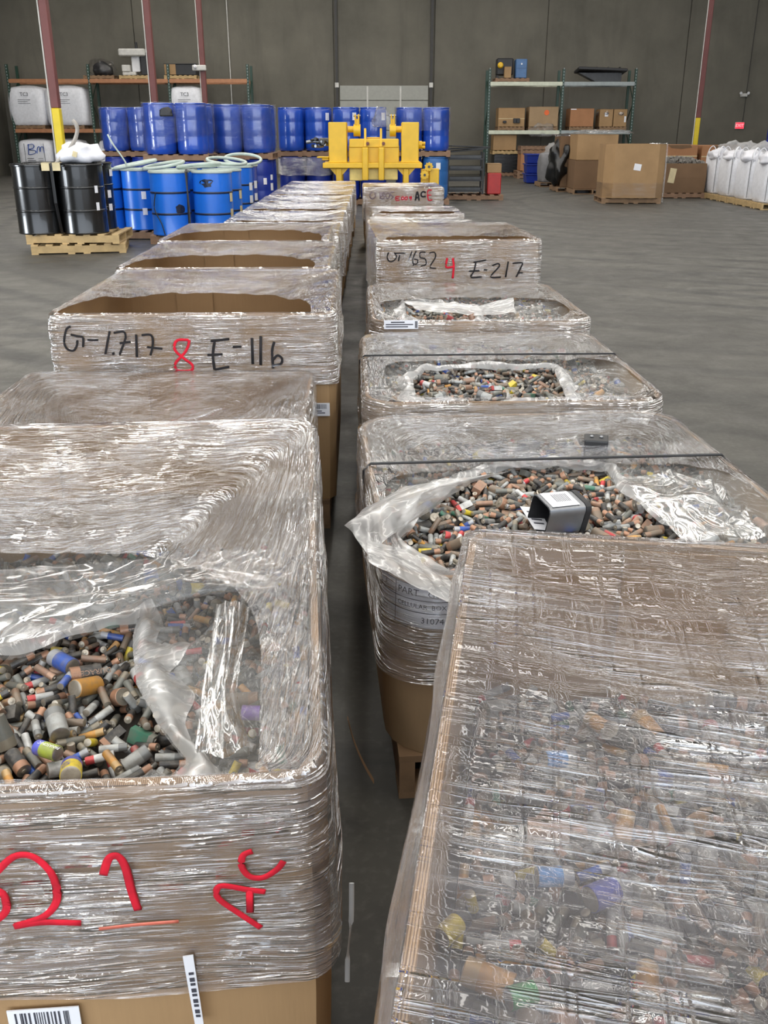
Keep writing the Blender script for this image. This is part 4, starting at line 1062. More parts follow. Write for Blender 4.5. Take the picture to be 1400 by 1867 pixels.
    0, 283, -934, 52, 5, -8, 97, 0, 563, 670, 82, -86, -5, 47, 2, -585, 107, 77, -49, 36, 69, 2, 271, 19, 46, -43, -30, -23, 0, -159, -227, 73, 75, 47, 45,
    0, -949, -239, 56, 53, -18, -81, 0, -525, 958, 36, 78, 33, -47, 0, -302, -537, 73, -47, 54, 11, 0, 467, -585, 78, -40, 47, -72, 0, 923, 486, 82, 21, 75, 5,
    0, -338, 126, 72, -15, -76, -55, 0, 34, 14, 94, 20, 36, 15, 0, 845, -1037, 68, 69, 63, -31, 0, -969, -355, 63, -83, 7, 53, 0, -422, -807, 83, -67, 43, -23,
    0, 162, 1070, 62, -89, 14, -40, 0, 962, -322, 64, -59, -38, -60, 0, 127, -735, 86, 23, 62, 73, 0, -692, -309, 88, 58, -32, -5, 0, 746, -585, 82, -15, -13, -51,
    0, -876, 381, 69, 54, 44, 52, 0, -461, 1075, 56, 12, -63, 45, 0, -215, -81, 79, 49, 37, 16, 0, 671, -75, 70, -17, -95, 5, 0, -808, 17, 55, -25, -67, 32,
    0, 201, -238, 65, -44, -8, 15, 0, 692, -9, 64, 62, 15, -76, 0, 849, -47, 69, 13, 85, 8, 0, -868, -814, 63, 58, -68, 25, 0, -242, 435, 76, -10, 84, 51,
    2, -61, -872, 55, -4, -36, 85, 0, 292, 381, 82, -58, -13, -70, 0, 399, 1096, 64, -10, 27, 24, 0, -696, -700, 63, -74, -15, 59, 0, -651, 456, 80, -37, 47, -79,
    1, -213, 97, 76, -46, -41, 25, 0, 161, 158, 62, 69, 20, 42, 0, 171, -369, 92, 16, 93, -28, 0, -914, 150, 74, 33, 19, -88, 0, -874, -547, 45, -77, -12, -29,
    0, -429, 928, 56, 51, -66, 42, 0, -288, -206, 95, 33, -43, -33, 0, 575, -705, 93, -36, 63, -27, 0, 647, -362, 78, 38, 60, 67, 0, 727, 202, 69, 68, -35, -60,
    0, 819, 966, 65, 61, 23, -69, 0, -517, -1019, 89, 28, 40, -79, 0, 154, 1001, 57, 5, 52, 18, 0, 955, -224, 53, 52, -6, 56, 0, -510, 314, 89, 87, 23, 39,
    0, -437, -311, 72, 14, -68, -20, 3, -823, 541, 34, 19, -67, -48, 1, -616, 646, 87, 50, 7, -85, 0, -138, -1082, 85, 81, -36, 1, 0, -64, 535, 68, 90, -21, 24,
    0, 850, -722, 56, -48, 76, -6, 0, -653, -559, 79, -41, 46, 26, 0, -205, 1111, 52, -14, 78, 56, 4, 231, -202, 47, 13, -69, -68, 0, 523, 506, 51, -63, -76, -3,
    0, 775, -900, 47, 0, -34, 19, 0, 833, 554, 67, 59, 28, 66, 0, -766, 446, 64, 60, 7, -16, 0, -446, -9, 62, 65, -4, -15, 0, -253, -526, 93, 27, -28, 26, 0, 156, 210, 68, 3, 60, -3,
    0, 278, -565, 85, -72, 51, 21, 0, 576, 267, 68, -67, -36, -48, 0, -931, -102, 53, 73, -33, 7, 0, -464, -77, 70, 48, 6, 64, 0, 480, 1051, 99, -51, -64, -1,
    1, 514, 428, 52, -7, 57, 62, 0, 712, 36, 71, -78, -2, -52, 0, 883, 666, 73, -69, -26, 64, 0, -964, 77, 46, 60, -69, 9, 0, -938, -510, 54, 44, -65, -33,
    0, -918, 94, 76, -37, -33, -82, 0, -573, -489, 71, 56, -57, -44, 0, -199, -689, 58, -4, 37, 45, 0, 163, 973, 56, -33, 51, -35, 0, 186, -456, 94, -17, -70, 0,
    0, 214, 94, 59, 78, 34, -47, 0, 267, -604, 78, 20, -66, -63, 0, 611, 696, 72, -17, 70, -21, 0, 748, 449, 77, -76, -10, 14, 0, -968, -873, 50, 2, -75, 4,
    0, -671, -58, 57, 57, -53, -59, 0, 473, 275, 76, -75, 14, -57, 0, -211, 245, 79, 45, 30, 35, 0, -170, -99, 64, 41, -74, -39, 0, -77, -471, 73, 82, -9, -14,
    0, 242, -651, 88, 23, 52, 56, 0, 267, 941, 67, -87, 4, 16, 0, 719, -876, 50, 19, -18, 67, 3, -804, -82, 34, 52, 46, 59, 0, -763, 650, 97, -30, -32, 76,
    0, -672, -252, 61, 81, 37, 31, 0, -662, 605, 66, 62, -67, -34, 0, -591, -722, 63, 45, -29, -42, 0, -428, -262, 67, -40, 51, -18, 3, -50, 385, 34, 36, 60, 31,
    0, 80, 352, 70, 88, 16, -31, 0, -173, -991, 84, 5, 87, 42, 2, -57, 739, 56, 28, -90, 31, 0, 59, 579, 95, -9, 68, 0, 3, -805, 62, 34, 34, 61, 41, 0, -823, 91, 75, -62, -67, -17,
    0, -349, 367, 65, 39, 41, 74, 0, -255, 495, 49, -55, 76, -25, 0, -846, 66, 82, 62, 18, 30, 0, -275, 27, 78, -30, -35, -85, 2, 39, -1154, 84, 53, -39, -59,
    0, 713, -969, 50, 16, -63, -24, 0, -427, 321, 68, 39, 5, -70, 0, -301, -1006, 84, 33, -1, -48, 1, 523, -34, 88, -72, 6, 68, 0, 512, -479, 83, -9, 84, 45,
    0, 822, -512, 73, 1, -90, -41, 1, -853, -331, 83, 10, -55, 30, 2, -421, -547, 55, -66, -24, -69, 0, -312, 754, 70, 28, -64, 36, 0, -300, 924, 52, -25, -59, -76,
    0, -21, 763, 76, -33, 36, 72, 0, 538, -407, 81, -55, -42, -21, 2, -632, -1137, 89, 49, 67, 47, 0, -1006, 666, 86, 69, -13, 13, 0, -468, 20, 51, 23, 8, -63,
    0, 174, 99, 64, 50, -10, 61, 0, 833, -109, 62, -46, -70, 38, 3, -490, -1115, 34, -26, -65, -68, 0, 215, 995, 44, -21, -35, -86, 0, 694, 1096, 73, -1, 71, 6,
    0, 948, -126, 45, 70, 40, 51, 0, -510, -409, 62, 81, -25, 29, 2, -414, -910, 72, -74, -5, 64, 0, -144, -864, 77, -37, 63, 66, 0, -144, -643, 72, -64, 26, -60,
    0, 4, 362, 80, -28, -62, -3, 0, 286, -489, 71, 38, -83, -3, 4, 313, -978, 55, 79, -6, -16, 0, -832, -282, 72, -8, -63, -15, 0, -202, -364, 74, -43, -48, 55,
    0, 247, 748, 69, -77, 2, 0, 3, 959, 354, 34, 68, -18, -68, 0, -700, 80, 71, 35, 78, 44, 0, -547, 119, 86, 57, 12, 5, 0, -102, 838, 48, 74, 15, -63, 2, 52, -340, 55, -23, -67, 47,
    0, 218, 1083, 59, 50, 21, -80, 1, 565, 156, 67, -71, 34, 34, 0, -740, -637, 71, -45, -56, -66, 0, -402, 887, 48, 86, 36, -9, 0, -113, 748, 74, 20, 71, 64,
    0, -81, 106, 89, -60, 11, -45, 0, 14, 955, 73, 32, -6, -90, 0, 310, -856, 67, 37, 62, 6, 0, -57, 243, 69, 22, -43, -81, 0, 926, -305, 62, -30, 53, 27,
    0, 900, 543, 71, 22, 23, -59, 0, -1006, 118, 70, -27, 18, 51, 0, -720, 1015, 64, -90, 21, 6, 0, -623, 1077, 65, 68, 2, -2, 2, -544, -1084, 56, -24, 17, 13,
    0, -393, -1056, 66, -23, 83, -37, 0, -373, 888, 44, 70, -5, 12, 0, -311, -131, 87, -72, -47, 41, 0, -161, 955, 63, -33, 73, -46, 2, -156, -1054, 62, 13, 64, 53,
    0, 640, -724, 86, 10, -52, 83, 0, 698, -703, 63, -22, -57, -31, 0, -894, 843, 62, 42, 11, -44, 0, -273, 757, 95, 58, -45, 48, 0, 793, -576, 83, 26, -60, -60,
    0, -974, -375, 41, 14, 43, -15, 0, -174, 254, 71, 71, -35, 58, 0, -50, -629, 77, -41, 80, 34, 0, 308, 542, 64, -46, 10, 85, 0, 719, 894, 69, 60, -18, 15,
    0, 798, -256, 73, -50, 67, -52, 0, -904, -545, 53, -84, 36, 13, 0, -751, -737, 61, -85, -4, 43, 1, -695, -869, 86, -18, -39, 29, 0, -624, -981, 68, 24, 48, -81,
    0, -352, -941, 67, -66, -23, -46, 0, -134, -753, 76, 47, -16, -79, 0, 57, -423, 88, -5, 49, 74, 0, 686, 623, 62, 85, 9, 46, 0, 709, -998, 51, 34, -35, -63,
    0, -917, -1063, 67, -41, -60, 67, 0, -867, 968, 32, 30, 76, -49, 0, -481, 780, 72, -66, -5, -56, 3, 439, -482, 47, 10, -77, -23, 0, 531, -106, 91, -11, 69, -20,
    2, 748, 869, 47, 30, -44, 75, 0, 787, 880, 59, -79, 20, 21, 0, -789, 150, 62, 38, 56, 44, 2, -191, -1140, 76, -75, 4, 64, 0, 47, 1166, 65, 64, 29, 64,
    0, 336, -921, 68, -37, -33, 52, 0, 406, -303, 77, 40, 28, 76, 0, 597, 247, 59, 82, 20, -43, 0, -827, -567, 48, 83, 42, 33, 0, -746, -108, 75, -64, -17, 65,
    0, -613, 362, 66, -46, 41, -69, 0, -302, 541, 73, 29, 77, 54, 0, -76, -144, 56, -75, 57, -31, 0, 884, -750, 47, 60, 5, -53, 0, -939, 520, 62, 75, -6, -59,
    0, 193, 584, 77, -63, -2, -74, 0, 207, 473, 68, 64, 8, 71, 0, 683, 909, 61, -31, -28, 89, 0, 778, -1038, 59, -66, 48, -10, 0, 815, 786, 58, -4, -76, -27,
    4, 895, -293, 43, -35, -48, -79, 0, -373, -808, 79, 43, -21, -55, 1, -375, 478, 67, -33, -32, 81, 0, 439, 517, 59, 30, 77, -34, 0, 974, -746, 62, 44, 7, 63,
    0, -790, -138, 82, -60, -6, 69, 0, -658, 72, 75, 22, -46, -84, 1, -191, -1045, 83, -25, -62, 67, 0, -192, -896, 89, -10, 47, -83, 0, 204, 503, 72, 51, -26, -74,
    0, 338, -64, 64, 52, 29, 56, 0, 407, -133, 90, -62, 44, 54, 0, 646, 1150, 56, -45, -71, 9, 0, 946, 86, 42, -23, 86, -29, 0, -578, 237, 75, 30, -83, -40,
    0, -548, 4, 63, 24, -66, 56, 0, -442, -787, 79, -59, 53, -14, 3, 787, -678, 34, 69, -11, -68, 0, -793, -471, 38, -86, 5, -49, 0, -659, -918, 88, 38, 47, 65,
    0, -616, -804, 52, 6, -5, 35, 0, -582, -1071, 81, -36, -68, -42, 0, -331, 253, 102, 71, 36, 59, 0, -111, -488, 78, -68, -26, -34, 0, -34, -750, 74, 61, -38, -55,
    0, 96, 729, 78, 28, -73, -56, 0, 672, -246, 70, -29, 89, 28, 0, -978, -982, 57, 82, -32, 41, 1, -910, -119, 55, -52, -12, -38, 0, -671, 881, 74, 67, -12, 20,
    1, 24, 432, 77, -12, -53, -81, 0, 53, -540, 60, 82, -28, 36, 0, 651, 461, 55, 50, -34, 37, 0, 814, 433, 69, 32, 82, 6, 0, -706, 353, 71, 51, -64, 14,
    0, -633, -872, 69, -34, -3, -92, 0, -344, 894, 43, 1, 70, -70, 0, 559, 726, 51, 95, 28, 3, 0, -565, -960, 68, 19, 51, -43, 0, 435, 417, 51, 90, 33, 24,
    0, 634, 242, 57, -4, -53, 59, 1, 859, 634, 66, 56, -39, -60, 0, -1006, 532, 66, -32, 40, 67, 0, -917, 1078, 43, -70, 5, -70, 0, -731, 570, 65, 26, -38, -24,
    0, -195, 940, 65, 3, -75, -42, 0, -92, -814, 75, 23, 18, -82, 0, 2, -623, 79, 54, 0, -24, 0, 24, 601, 81, 82, -9, -51, 0, 540, -956, 59, 41, -50, -36,
    0, 619, 183, 46, 26, -26, 28, 0, 648, -457, 77, -66, -24, 63, 0, 748, 1122, 48, -62, -12, -8, 0, 859, -283, 61, 56, -60, 8, 0, 80, -25, 110, 64, -27, -55,
    1, 143, 102, 81, 38, -45, 40, 0, 413, -721, 56, -11, -56, -44, 0, 640, 753, 49, 19, 24, -79, 2, -217, -836, 41, 35, 45, 66, 0, -128, -313, 77, 14, 84, 50,
    0, 116, -315, 83, 47, 19, -53, 2, 461, -293, 59, 69, 24, -52, 0, 797, 1128, 38, -68, -12, -25, 0, -7, 796, 68, 17, -84, 49, 0, 434, 687, 61, 54, 80, -6,
    1, 506, -291, 74, 83, -39, 27, 1, 593, 374, 89, 20, -9, 91, 1, 311, 967, 60, 82, 33, -24, 0, 472, 93, 72, 1, 71, -33, 0, 669, -538, 89, -9, 53, 12, 2, -967, 1014, 65, 12, -71, -4,
    0, -857, 136, 66, 1, -87, 47, 0, -678, -1088, 75, 48, 52, -67, 0, -121, 210, 79, -76, 2, -36, 0, 89, -1093, 73, -44, -2, -4, 3, 829, -974, 34, 69, 9, 44,
    0, 870, -687, 50, 24, -14, -11, 0, -969, -761, 35, 55, 43, 52, 0, -100, -594, 67, 0, -39, -37, 0, 286, 300, 75, -43, 77, 18, 0, 299, -181, 71, 75, 37, -42,
    0, -946, 860, 42, 13, -88, 14, 0, -977, 877, 50, 90, -41, 0, 1, -745, -886, 65, -85, -45, 21, 0, -413, 619, 83, -57, -24, 71, 0, -377, 15, 69, 60, 35, 0,
    0, 62, 942, 87, -40, -30, 59, 0, 406, -899, 66, 72, 38, 56, 0, 495, -1097, 75, -46, 43, 58, 0, 959, -1074, 64, -2, -75, 42, 0, -779, 673, 85, 81, 45, -13,
    0, 236, -629, 69, -59, 8, 77, 0, 884, -83, 60, -42, 23, 17, 0, -977, -446, 43, -31, 63, 63, 0, -845, -38, 52, -81, 30, 49, 0, -572, 1010, 76, 28, 25, -42,
    0, -182, 470, 49, -56, 44, -68, 0, 451, 322, 53, 44, -39, -60, 0, 660, -1071, 65, 68, -5, 25, 0, -596, -783, 54, 5, -30, -70, 0, -162, -895, 85, -27, -72, -45,
    0, 282, 465, 74, 76, -53, -9, 1, 565, -977, 59, 2, -55, 4, 0, 1006, -209, 44, 14, 49, -82, 0, -946, -166, 55, 38, 69, 2, 0, -731, 88, 65, 77, -58, 17,
    0, -301, -353, 72, -26, -51, 5, 0, 371, 644, 58, -32, -8, 48, 0, 482, 735, 55, -7, -59, -79, 3, 639, -124, 34, 67, 21, 63, 0, 816, -84, 49, -28, 12, -65,
    0, -1006, -823, 51, 45, -26, 42, 0, -848, 497, 60, 35, 41, 72, 0, -796, 423, 79, -61, -17, -36, 0, -764, 937, 56, 51, 13, -34, 0, -625, -218, 66, -12, -79, -52,
    0, -612, 488, 77, 41, 88, -4, 0, -542, 471, 69, -69, 8, 70, 0, -511, 928, 43, 52, -45, -1, 0, -469, -650, 75, 15, 70, 45, 0, -97, 951, 51, 45, -64, 58,
    0, -34, -823, 61, 45, 3, -12, 1, 216, 46, 77, -23, -77, 47, 0, 285, 1138, 43, 34, -62, -32, 0, 621, -151, 73, 84, -20, -25, 3, -986, -1118, 34, -28, 64, 64,
    0, -885, 728, 92, -90, 5, -39, 0, -20, -143, 65, 70, -12, -50, 0, 8, -894, 90, -33, 40, -69, 0, 532, -998, 52, -41, 49, -58, 0, -254, -666, 81, -63, 57, 24,
    0, -219, -902, 98, 1, 57, -75, 3, 69, -15, 63, -67, -20, -70, 1, 67, 322, 79, -6, 92, -17, 0, -941, 40, 48, 77, 18, 50, 1, -579, -300, 75, 32, -54, -70,
    1, -518, 406, 81, -14, 74, 61, 1, 288, 604, 65, -56, 37, -58, 0, 449, -641, 73, 56, 58, -13, 0, -924, 207, 56, 46, -37, 26, 0, -660, -316, 72, -21, -32, 91,
    0, -418, 684, 66, -15, 46, 65, 0, 822, -905, 51, -97, -5, -19, 1, -793, -609, 68, -18, 69, -38, 0, -655, 711, 74, -72, 22, -53, 1, -411, 359, 66, 15, 54, 44,
    3, 66, 543, 63, 52, -47, -43, 1, 242, -766, 63, -72, 8, -61, 3, 289, 636, 34, 42, -56, -42, 4, 425, 253, 42, 53, -36, -64, 0, 726, -912, 43, 66, 25, 50,
    1, -736, 368, 71, -16, -1, -38, 0, -659, -226, 57, 58, 62, 20, 0, -568, -515, 54, -4, 45, -87, 0, 238, 570, 60, 50, 77, 31, 0, -922, -1029, 50, -44, 72, -48,
    0, -850, -968, 57, 32, -75, -42, 1, -415, 290, 84, -39, -13, -86, 0, -290, 176, 67, 52, 6, -84, 0, -297, -852, 79, -5, -85, 46, 0, -91, -235, 77, -24, -60, 37,
    0, 559, -312, 69, -43, -57, -69, 0, 631, 890, 43, -31, 63, 23, 0, 656, 787, 46, 56, -11, -81, 0, 940, -696, 46, -69, -16, 63, 0, -988, -93, 55, 0, 85, 46,
    0, -111, 1103, 37, 9, 70, 61, 0, -55, 648, 60, -42, -70, -51, 0, 172, 414, 73, -59, 44, 31, 0, 212, 346, 47, 7, 35, -9, 0, 578, -649, 79, -42, 70, -35,
    0, 598, 204, 45, -91, -5, -20, 0, 658, -856, 67, 68, -9, 64, 0, 811, 1, 53, 43, -42, -55, 1, -782, 561, 60, 59, 29, 39, 1, -747, 1021, 54, 17, 41, 88,
    0, -703, -781, 47, -54, 29, -71, 0, -545, -772, 52, 64, 25, 53, 2, -140, -712, 43, 78, -26, 24, 1, 297, 1084, 45, 48, -65, -36, 0, 823, 116, 49, -29, -47, 82,
    3, -554, -284, 34, -7, -70, 0, 0, -588, 1068, 45, -8, 37, 91, 0, -244, 870, 40, 19, -73, 56, 0, -205, -231, 73, 83, -50, 20, 0, 563, -790, 104, -54, 25, 72,
    0, 559, 308, 50, -35, 80, -45, 2, 855, -384, 53, -16, -89, -39, 0, -390, 522, 64, 71, 19, -38, 0, -96, 877, 37, 78, -34, 41, 0, 795, 666, 70, 56, -22, 2,
    0, -950, 221, 51, 0, -3, 23, 1, -862, -432, 72, -7, -3, 71, 0, -744, -175, 52, -33, -91, 3, 0, 9, -452, 60, 84, -26, -7, 1, 38, 749, 75, 44, -59, 50,
    0, 240, 928, 60, -67, -36, -15, 0, 369, -4, 58, -9, 48, 82, 2, -994, 333, 52, -9, -41, -87, 0, -774, 619, 47, 35, -21, -43, 1, 380, 790, 70, -52, 67, 27,
    0, 848, -246, 57, -61, 63, -41, 0, -886, 352, 70, -36, 55, -44, 0, -535, 197, 79, -37, 46, -13, 0, -322, 434, 50, 50, 28, 18, 0, 211, -590, 51, 20, 97, -2,
    0, 253, 844, 69, 20, 69, 19, 0, 496, -793, 75, 62, -56, -39, 2, 775, -514, 53, -2, 63, 75, 0, 906, 1104, 33, -41, 64, 31, 0, 947, -921, 46, -90, -17, 2,
    3, -202, -928, 52, 42, -39, -33, 0, 2, -193, 60, -65, 54, 44, 0, 388, -575, 69, 21, 85, -4, 1, 448, 574, 63, 30, 6, -61, 0, -825, -666, 72, -31, 62, -37,
    0, -708, -276, 63, -18, 72, -63, 3, -310, -249, 34, 63, -31, -69, 0, 761, 225, 55, 66, 50, -38, 2, -941, -279, 34, 30, -56, -55, 0, -816, 782, 69, -52, 67, -29,
    0, -343, 994, 35, 7, 81, 18, 1, 299, -1068, 75, -29, -74, 46, 0, 448, -844, 71, 4, 75, -53, 0, 560, -251, 71, 70, 8, -66, 2, 628, -943, 39, 61, 51, -32,
    0, 690, 330, 43, 14, -89, -24, 0, 800, 611, 65, 59, -64, -34, 0, 899, 698, 61, -37, 69, -47, 0, -883, -194, 72, -5, -65, -42, 0, -776, -977, 43, 7, -70, -68,
    0, -686, 448, 61, -55, -69, -35, 0, -232, -682, 69, 35, -64, 34, 1, -835, -434, 57, 59, 11, -58, 0, -598, 1008, 52, -12, -17, 18, 0, -575, 210, 61, 40, 69, 28,
    0, -409, 382, 54, -56, 23, -64, 0, -346, -361, 52, -91, 35, 8, 0, 301, 510, 59, 25, -46, -71, 1, 405, 408, 55, -42, -12, 23, 0, -566, -1046, 56, 58, 68, -43,
    0, -470, 545, 86, -48, -32, -38, 1, 658, 877, 65, 14, -65, -12, 0, 970, 1166, 14, 69, 10, 69, 0, -968, 484, 73, -43, 59, -32, 1, -330, -776, 85, 76, -26, -54,
    0, 23, -547, 68, 69, -43, 51, 1, 674, 440, 67, 69, -3, 3, 1, 685, -724, 69, -12, -51, -49, 0, 737, -423, 79, 32, -94, -1, 0, -457, 674, 57, -63, 55, 1,
    1, -365, -847, 88, -67, -14, -45, 0, 126, 902, 73, 69, 19, -48, 0, 689, 1063, 56, -71, 25, -61, 0, 709, -841, 61, -39, 69, -43, 0, 933, -752, 53, 64, 47, -12,
    0, -304, -750, 74, 48, -47, -55, 0, -277, -131, 74, -47, 11, -86, 0, 606, 652, 70, 33, -62, -18, 0, -550, -473, 54, 37, 72, -37, 1, -411, 825, 55, 72, -51, 44,
    1, -211, 457, 51, 27, -82, -27, 0, -82, 155, 70, -64, -26, 38, 0, 442, -129, 87, -2, 54, -75, 0, 1006, 1025, 29, -10, -58, -79, 0, -878, -132, 49, 39, 45, -28,
    0, -559, -849, 73, 47, 58, 35, 0, -504, -822, 72, -35, -52, -24, 0, -43, 6, 86, -44, 36, -42, 2, 63, 639, 61, 34, 70, 24, 0, 702, 452, 61, -38, -82, -13,
    0, 874, 600, 39, -60, -59, 47, 3, -959, 454, 34, 45, -53, -45, 2, -571, 957, 52, -11, 73, 50, 0, -545, 289, 62, 34, -38, -84, 0, -373, 692, 68, -66, -3, 12,
    0, -59, -425, 59, 77, 23, 55, 0, 49, -402, 68, 80, -23, 52, 0, 595, 721, 51, 56, 59, -19, 0, 626, -590, 51, -67, -41, -41, 0, 926, -599, 37, -77, 37, -50,
    0, -83, -838, 62, 28, -6, -13, 0, 79, 1115, 44, 87, -23, -38, 0, 305, -1094, 71, 73, 7, -61, 1, 815, -1037, 54, -42, 26, 1, 0, 819, 251, 48, 61, 26, -25,
    1, -932, 549, 58, -9, 71, 11, 1, -644, 882, 72, 16, -59, 76, 0, 1006, 2, 43, -89, -4, -2, 0, -1006, -400, 52, 14, -1, 8, 0, -507, 1015, 47, -17, -65, 7,
    1, -436, -506, 70, -2, 58, 3, 0, -288, 710, 66, -75, -22, -60, 1, 456, 722, 53, 52, -36, 51, 1, 622, -479, 72, -45, -72, 21, 0, 675, 838, 67, 68, 20, 59,
    0, 648, 539, 71, -34, -47, -80, 0, 833, -308, 78, -13, -60, -77, 0, -873, 1048, 40, 25, -39, -4, 0, -725, 605, 62, 6, -25, 76, 1, 563, 383, 67, -76, 18, 16,
    1, 1002, 1110, 35, -75, -48, -31, 0, -754, 597, 51, -69, 67, -8, 0, -410, 590, 83, -13, -73, 13, 0, -316, 351, 59, 10, -76, 27, 0, -81, 458, 41, -64, 31, -65,
    0, 187, 786, 80, -50, 25, 80, 2, 511, 10, 44, 73, -38, 20, 1, 557, 106, 65, -71, 30, 56, 1, 999, -294, 39, 59, -39, 24, 0, -1006, -141, 44, 42, 43, -57,
    0, -916, -456, 49, -25, 52, 78, 0, -764, -494, 46, -61, -55, 50, 0, -635, 182, 70, -63, -31, 62, 1, -598, -436, 64, -19, 80, -52, 0, -416, 1080, 34, 71, -43, -51,
    0, -305, -628, 63, -35, 41, 63, 0, -139, 346, 55, 29, 53, 49, 1, 504, 792, 58, 69, -39, 43, 0, -1006, -467, 43, 21, -65, 68, 0, -812, 482, 60, 61, -59, -24,
    2, -805, 687, 55, -53, -45, -70, 0, -554, -60, 42, -7, -71, 34, 0, -393, 1166, 31, 36, 43, 52, 0, -276, 901, 40, 75, -44, -10, 1, 112, -231, 76, 79, 26, 16,
    0, 333, 282, 53, 31, 41, 7, 0, 344, 587, 56, 44, -24, -58, 0, 882, -608, 42, 18, -40, -58, 0, -1006, -975, 43, -24, -66, -66, 1, -507, -756, 68, -17, 66, -61,
    0, -398, -1127, 69, -78, -20, -52, 0, 637, 1087, 35, -18, 49, 59, 1, 931, -790, 65, -55, -31, -5, 0, 936, -853, 43, 51, -49, -60, 0, -431, -1110, 67, -70, 8, -35,
    2, -196, 764, 40, 50, -30, -79, 0, -67, -682, 72, -69, -9, 62, 0, 191, -1060, 63, -48, 48, 71, 0, 776, 663, 48, -63, 53, 8, 0, -922, 1107, 32, 43, -34, -60,
    0, -759, -1145, 64, -79, 14, -52, 0, -197, 1090, 30, -13, -79, -57, 0, -152, 826, 70, 54, -12, -9, 0, 58, 275, 63, -10, 58, -36, 0, 200, 281, 55, 60, -3, 78,
    0, 346, -842, 44, 13, -90, -20, 0, 587, -771, 81, -48, -34, -75, 2, 645, -770, 60, 48, -58, -4, 0, 947, -1141, 74, 54, 19, -81, 0, -283, 844, 73, 66, -25, 45,
    0, -271, 982, 33, -82, 5, 22, 0, -241, 700, 71, 78, -23, -1, 0, -190, 608, 79, 81, 18, 54, 0, -168, 149, 78, 1, 47, 3, 0, -20, 632, 65, -55, -68, -45,
    0, -40, -82, 52, -50, -33, 62, 1, 164, 234, 63, -6, 72, -18, 0, 200, 394, 64, 76, -7, -19, 0, 342, -1136, 55, 9, -78, -22, 0, 604, -1119, 77, -60, 45, -59,
    0, 639, 285, 54, -32, 46, -42, 0, 673, 106, 46, 68, 15, 64, 0, 713, 1129, 43, 56, -42, 35, 0, 896, -644, 36, 70, 2, -69, 1, 272, -32, 60, 17, 56, 45, 0, 301, 901, 60, 5, -53, 53,
    1, 652, 309, 70, -22, 58, -15, 0, 941, 998, 49, 27, -54, 48, 0, 835, 333, 63, 57, 32, -38, 0, -1006, 48, 42, -25, 86, 41, 0, -853, 241, 67, 51, 49, -43,
    0, -760, 1129, 37, -5, 71, -32, 0, 234, -18, 58, 16, 48, 41, 0, -849, -308, 57, -72, 49, -46, 0, -750, -1075, 59, 10, -67, -71, 0, -270, 113, 73, 67, -4, -3,
    0, -80, -634, 52, -9, -3, 4, 0, 164, -302, 72, -66, -33, -60, 4, 186, 800, 34, 67, 4, 69, 0, 208, -393, 63, -1, -49, -83, 0, 646, -628, 49, -64, -58, -36,
    2, 786, 949, 26, 70, -1, -70, 0, -800, -1127, 76, 52, -36, -48, 0, -786, 876, 43, -38, -59, -56, 0, -728, 1073, 43, 56, 66, 45, 0, 132, -991, 70, 3, 67, -6,
    0, 134, 1079, 49, -52, -28, -69, 0, 459, -113, 64, 54, 43, -41, 1, -982, 1132, 10, 66, 24, -16, 0, -790, 1065, 51, -41, -44, -15, 0, -565, 265, 66, 9, -77, -52,
    0, -425, -127, 68, -42, 66, -36, 0, -141, 557, 60, -64, -54, -13, 0, 138, 38, 83, 40, 21, -37, 0, 307, -1160, 50, -8, 87, -11, 0, 406, -1034, 53, 25, 50, 14,
    0, 585, -1091, 62, -54, 8, -81, 0, 720, -55, 54, 48, -7, -26, 0, 960, -181, 39, 72, -46, 48, 0, -1006, 1070, 14, 30, -63, 63, 2, -968, -551, 52, -66, 13, -71,
    0, -416, -474, 51, -84, -11, 46, 0, -82, -99, 42, -18, 40, -84, 1, -25, -192, 60, 46, -10, 48, 0, 167, -215, 68, 16, -69, 64, 0, 407, 729, 60, 45, -50, 25,
    2, 446, 792, 26, 47, -52, -56, 0, 470, -1104, 60, -25, -50, -63, 0, 475, 1130, 40, 16, 70, 64, 0, 668, 811, 57, -47, -40, 47, 0, 759, -1141, 46, -33, -60, 4,
    0, 913, 11, 43, -70, -4, -69, 0, -958, -703, 45, 49, 48, -4, 0, -834, 1128, 31, -6, -56, 81, 0, -711, 732, 65, 56, -24, -16, 0, -676, -642, 67, 54, 30, 1,
    4, -615, 350, 36, 12, -82, -53, 0, -495, 1129, 29, 29, 51, -9, 0, -164, 1002, 44, 29, 30, 88, 0, -21, -291, 72, -38, 68, -62, 3, 97, -221, 34, -6, 70, 67,
    0, 519, -740, 69, 39, 29, 52, 0, 882, -800, 43, 14, -68, 27, 0, -933, 967, 31, 55, -60, -44, 0, -834, 713, 69, 71, -25, -28, 1, -678, -957, 58, 54, 31, 25,
    0, -184, 1023, 34, 4, 53, 47, 1, -146, 1108, 38, -18, 85, 45, 1, 215, -428, 72, 61, -59, 51, 0, 214, 908, 53, -51, -68, -33, 0, -1006, 846, 43, 67, -20, 20,
    0, -869, -765, 54, -59, -60, 21, 1, -513, -626, 68, 66, 46, -39, 1, -318, 149, 64, 12, -7, 85, 0, -275, 1166, 42, 61, -40, -56, 0, -202, 354, 60, 70, -47, 5,
    0, -56, 1137, 48, -63, -69, -19, 1, 199, 340, 70, 83, -12, 2, 1, 415, -867, 63, -39, -23, 88, 0, 601, 122, 41, -17, -64, -64, 0, 955, 516, 43, -67, 33, -31,
    0, -761, 1166, 29, -57, -56, 42, 0, -320, -1166, 99, -56, -50, 48, 1, -70, -654, 65, 2, -14, -30, 0, 867, 429, 65, 15, -52, 65, 3, -939, 128, 34, -66, 23, 70,
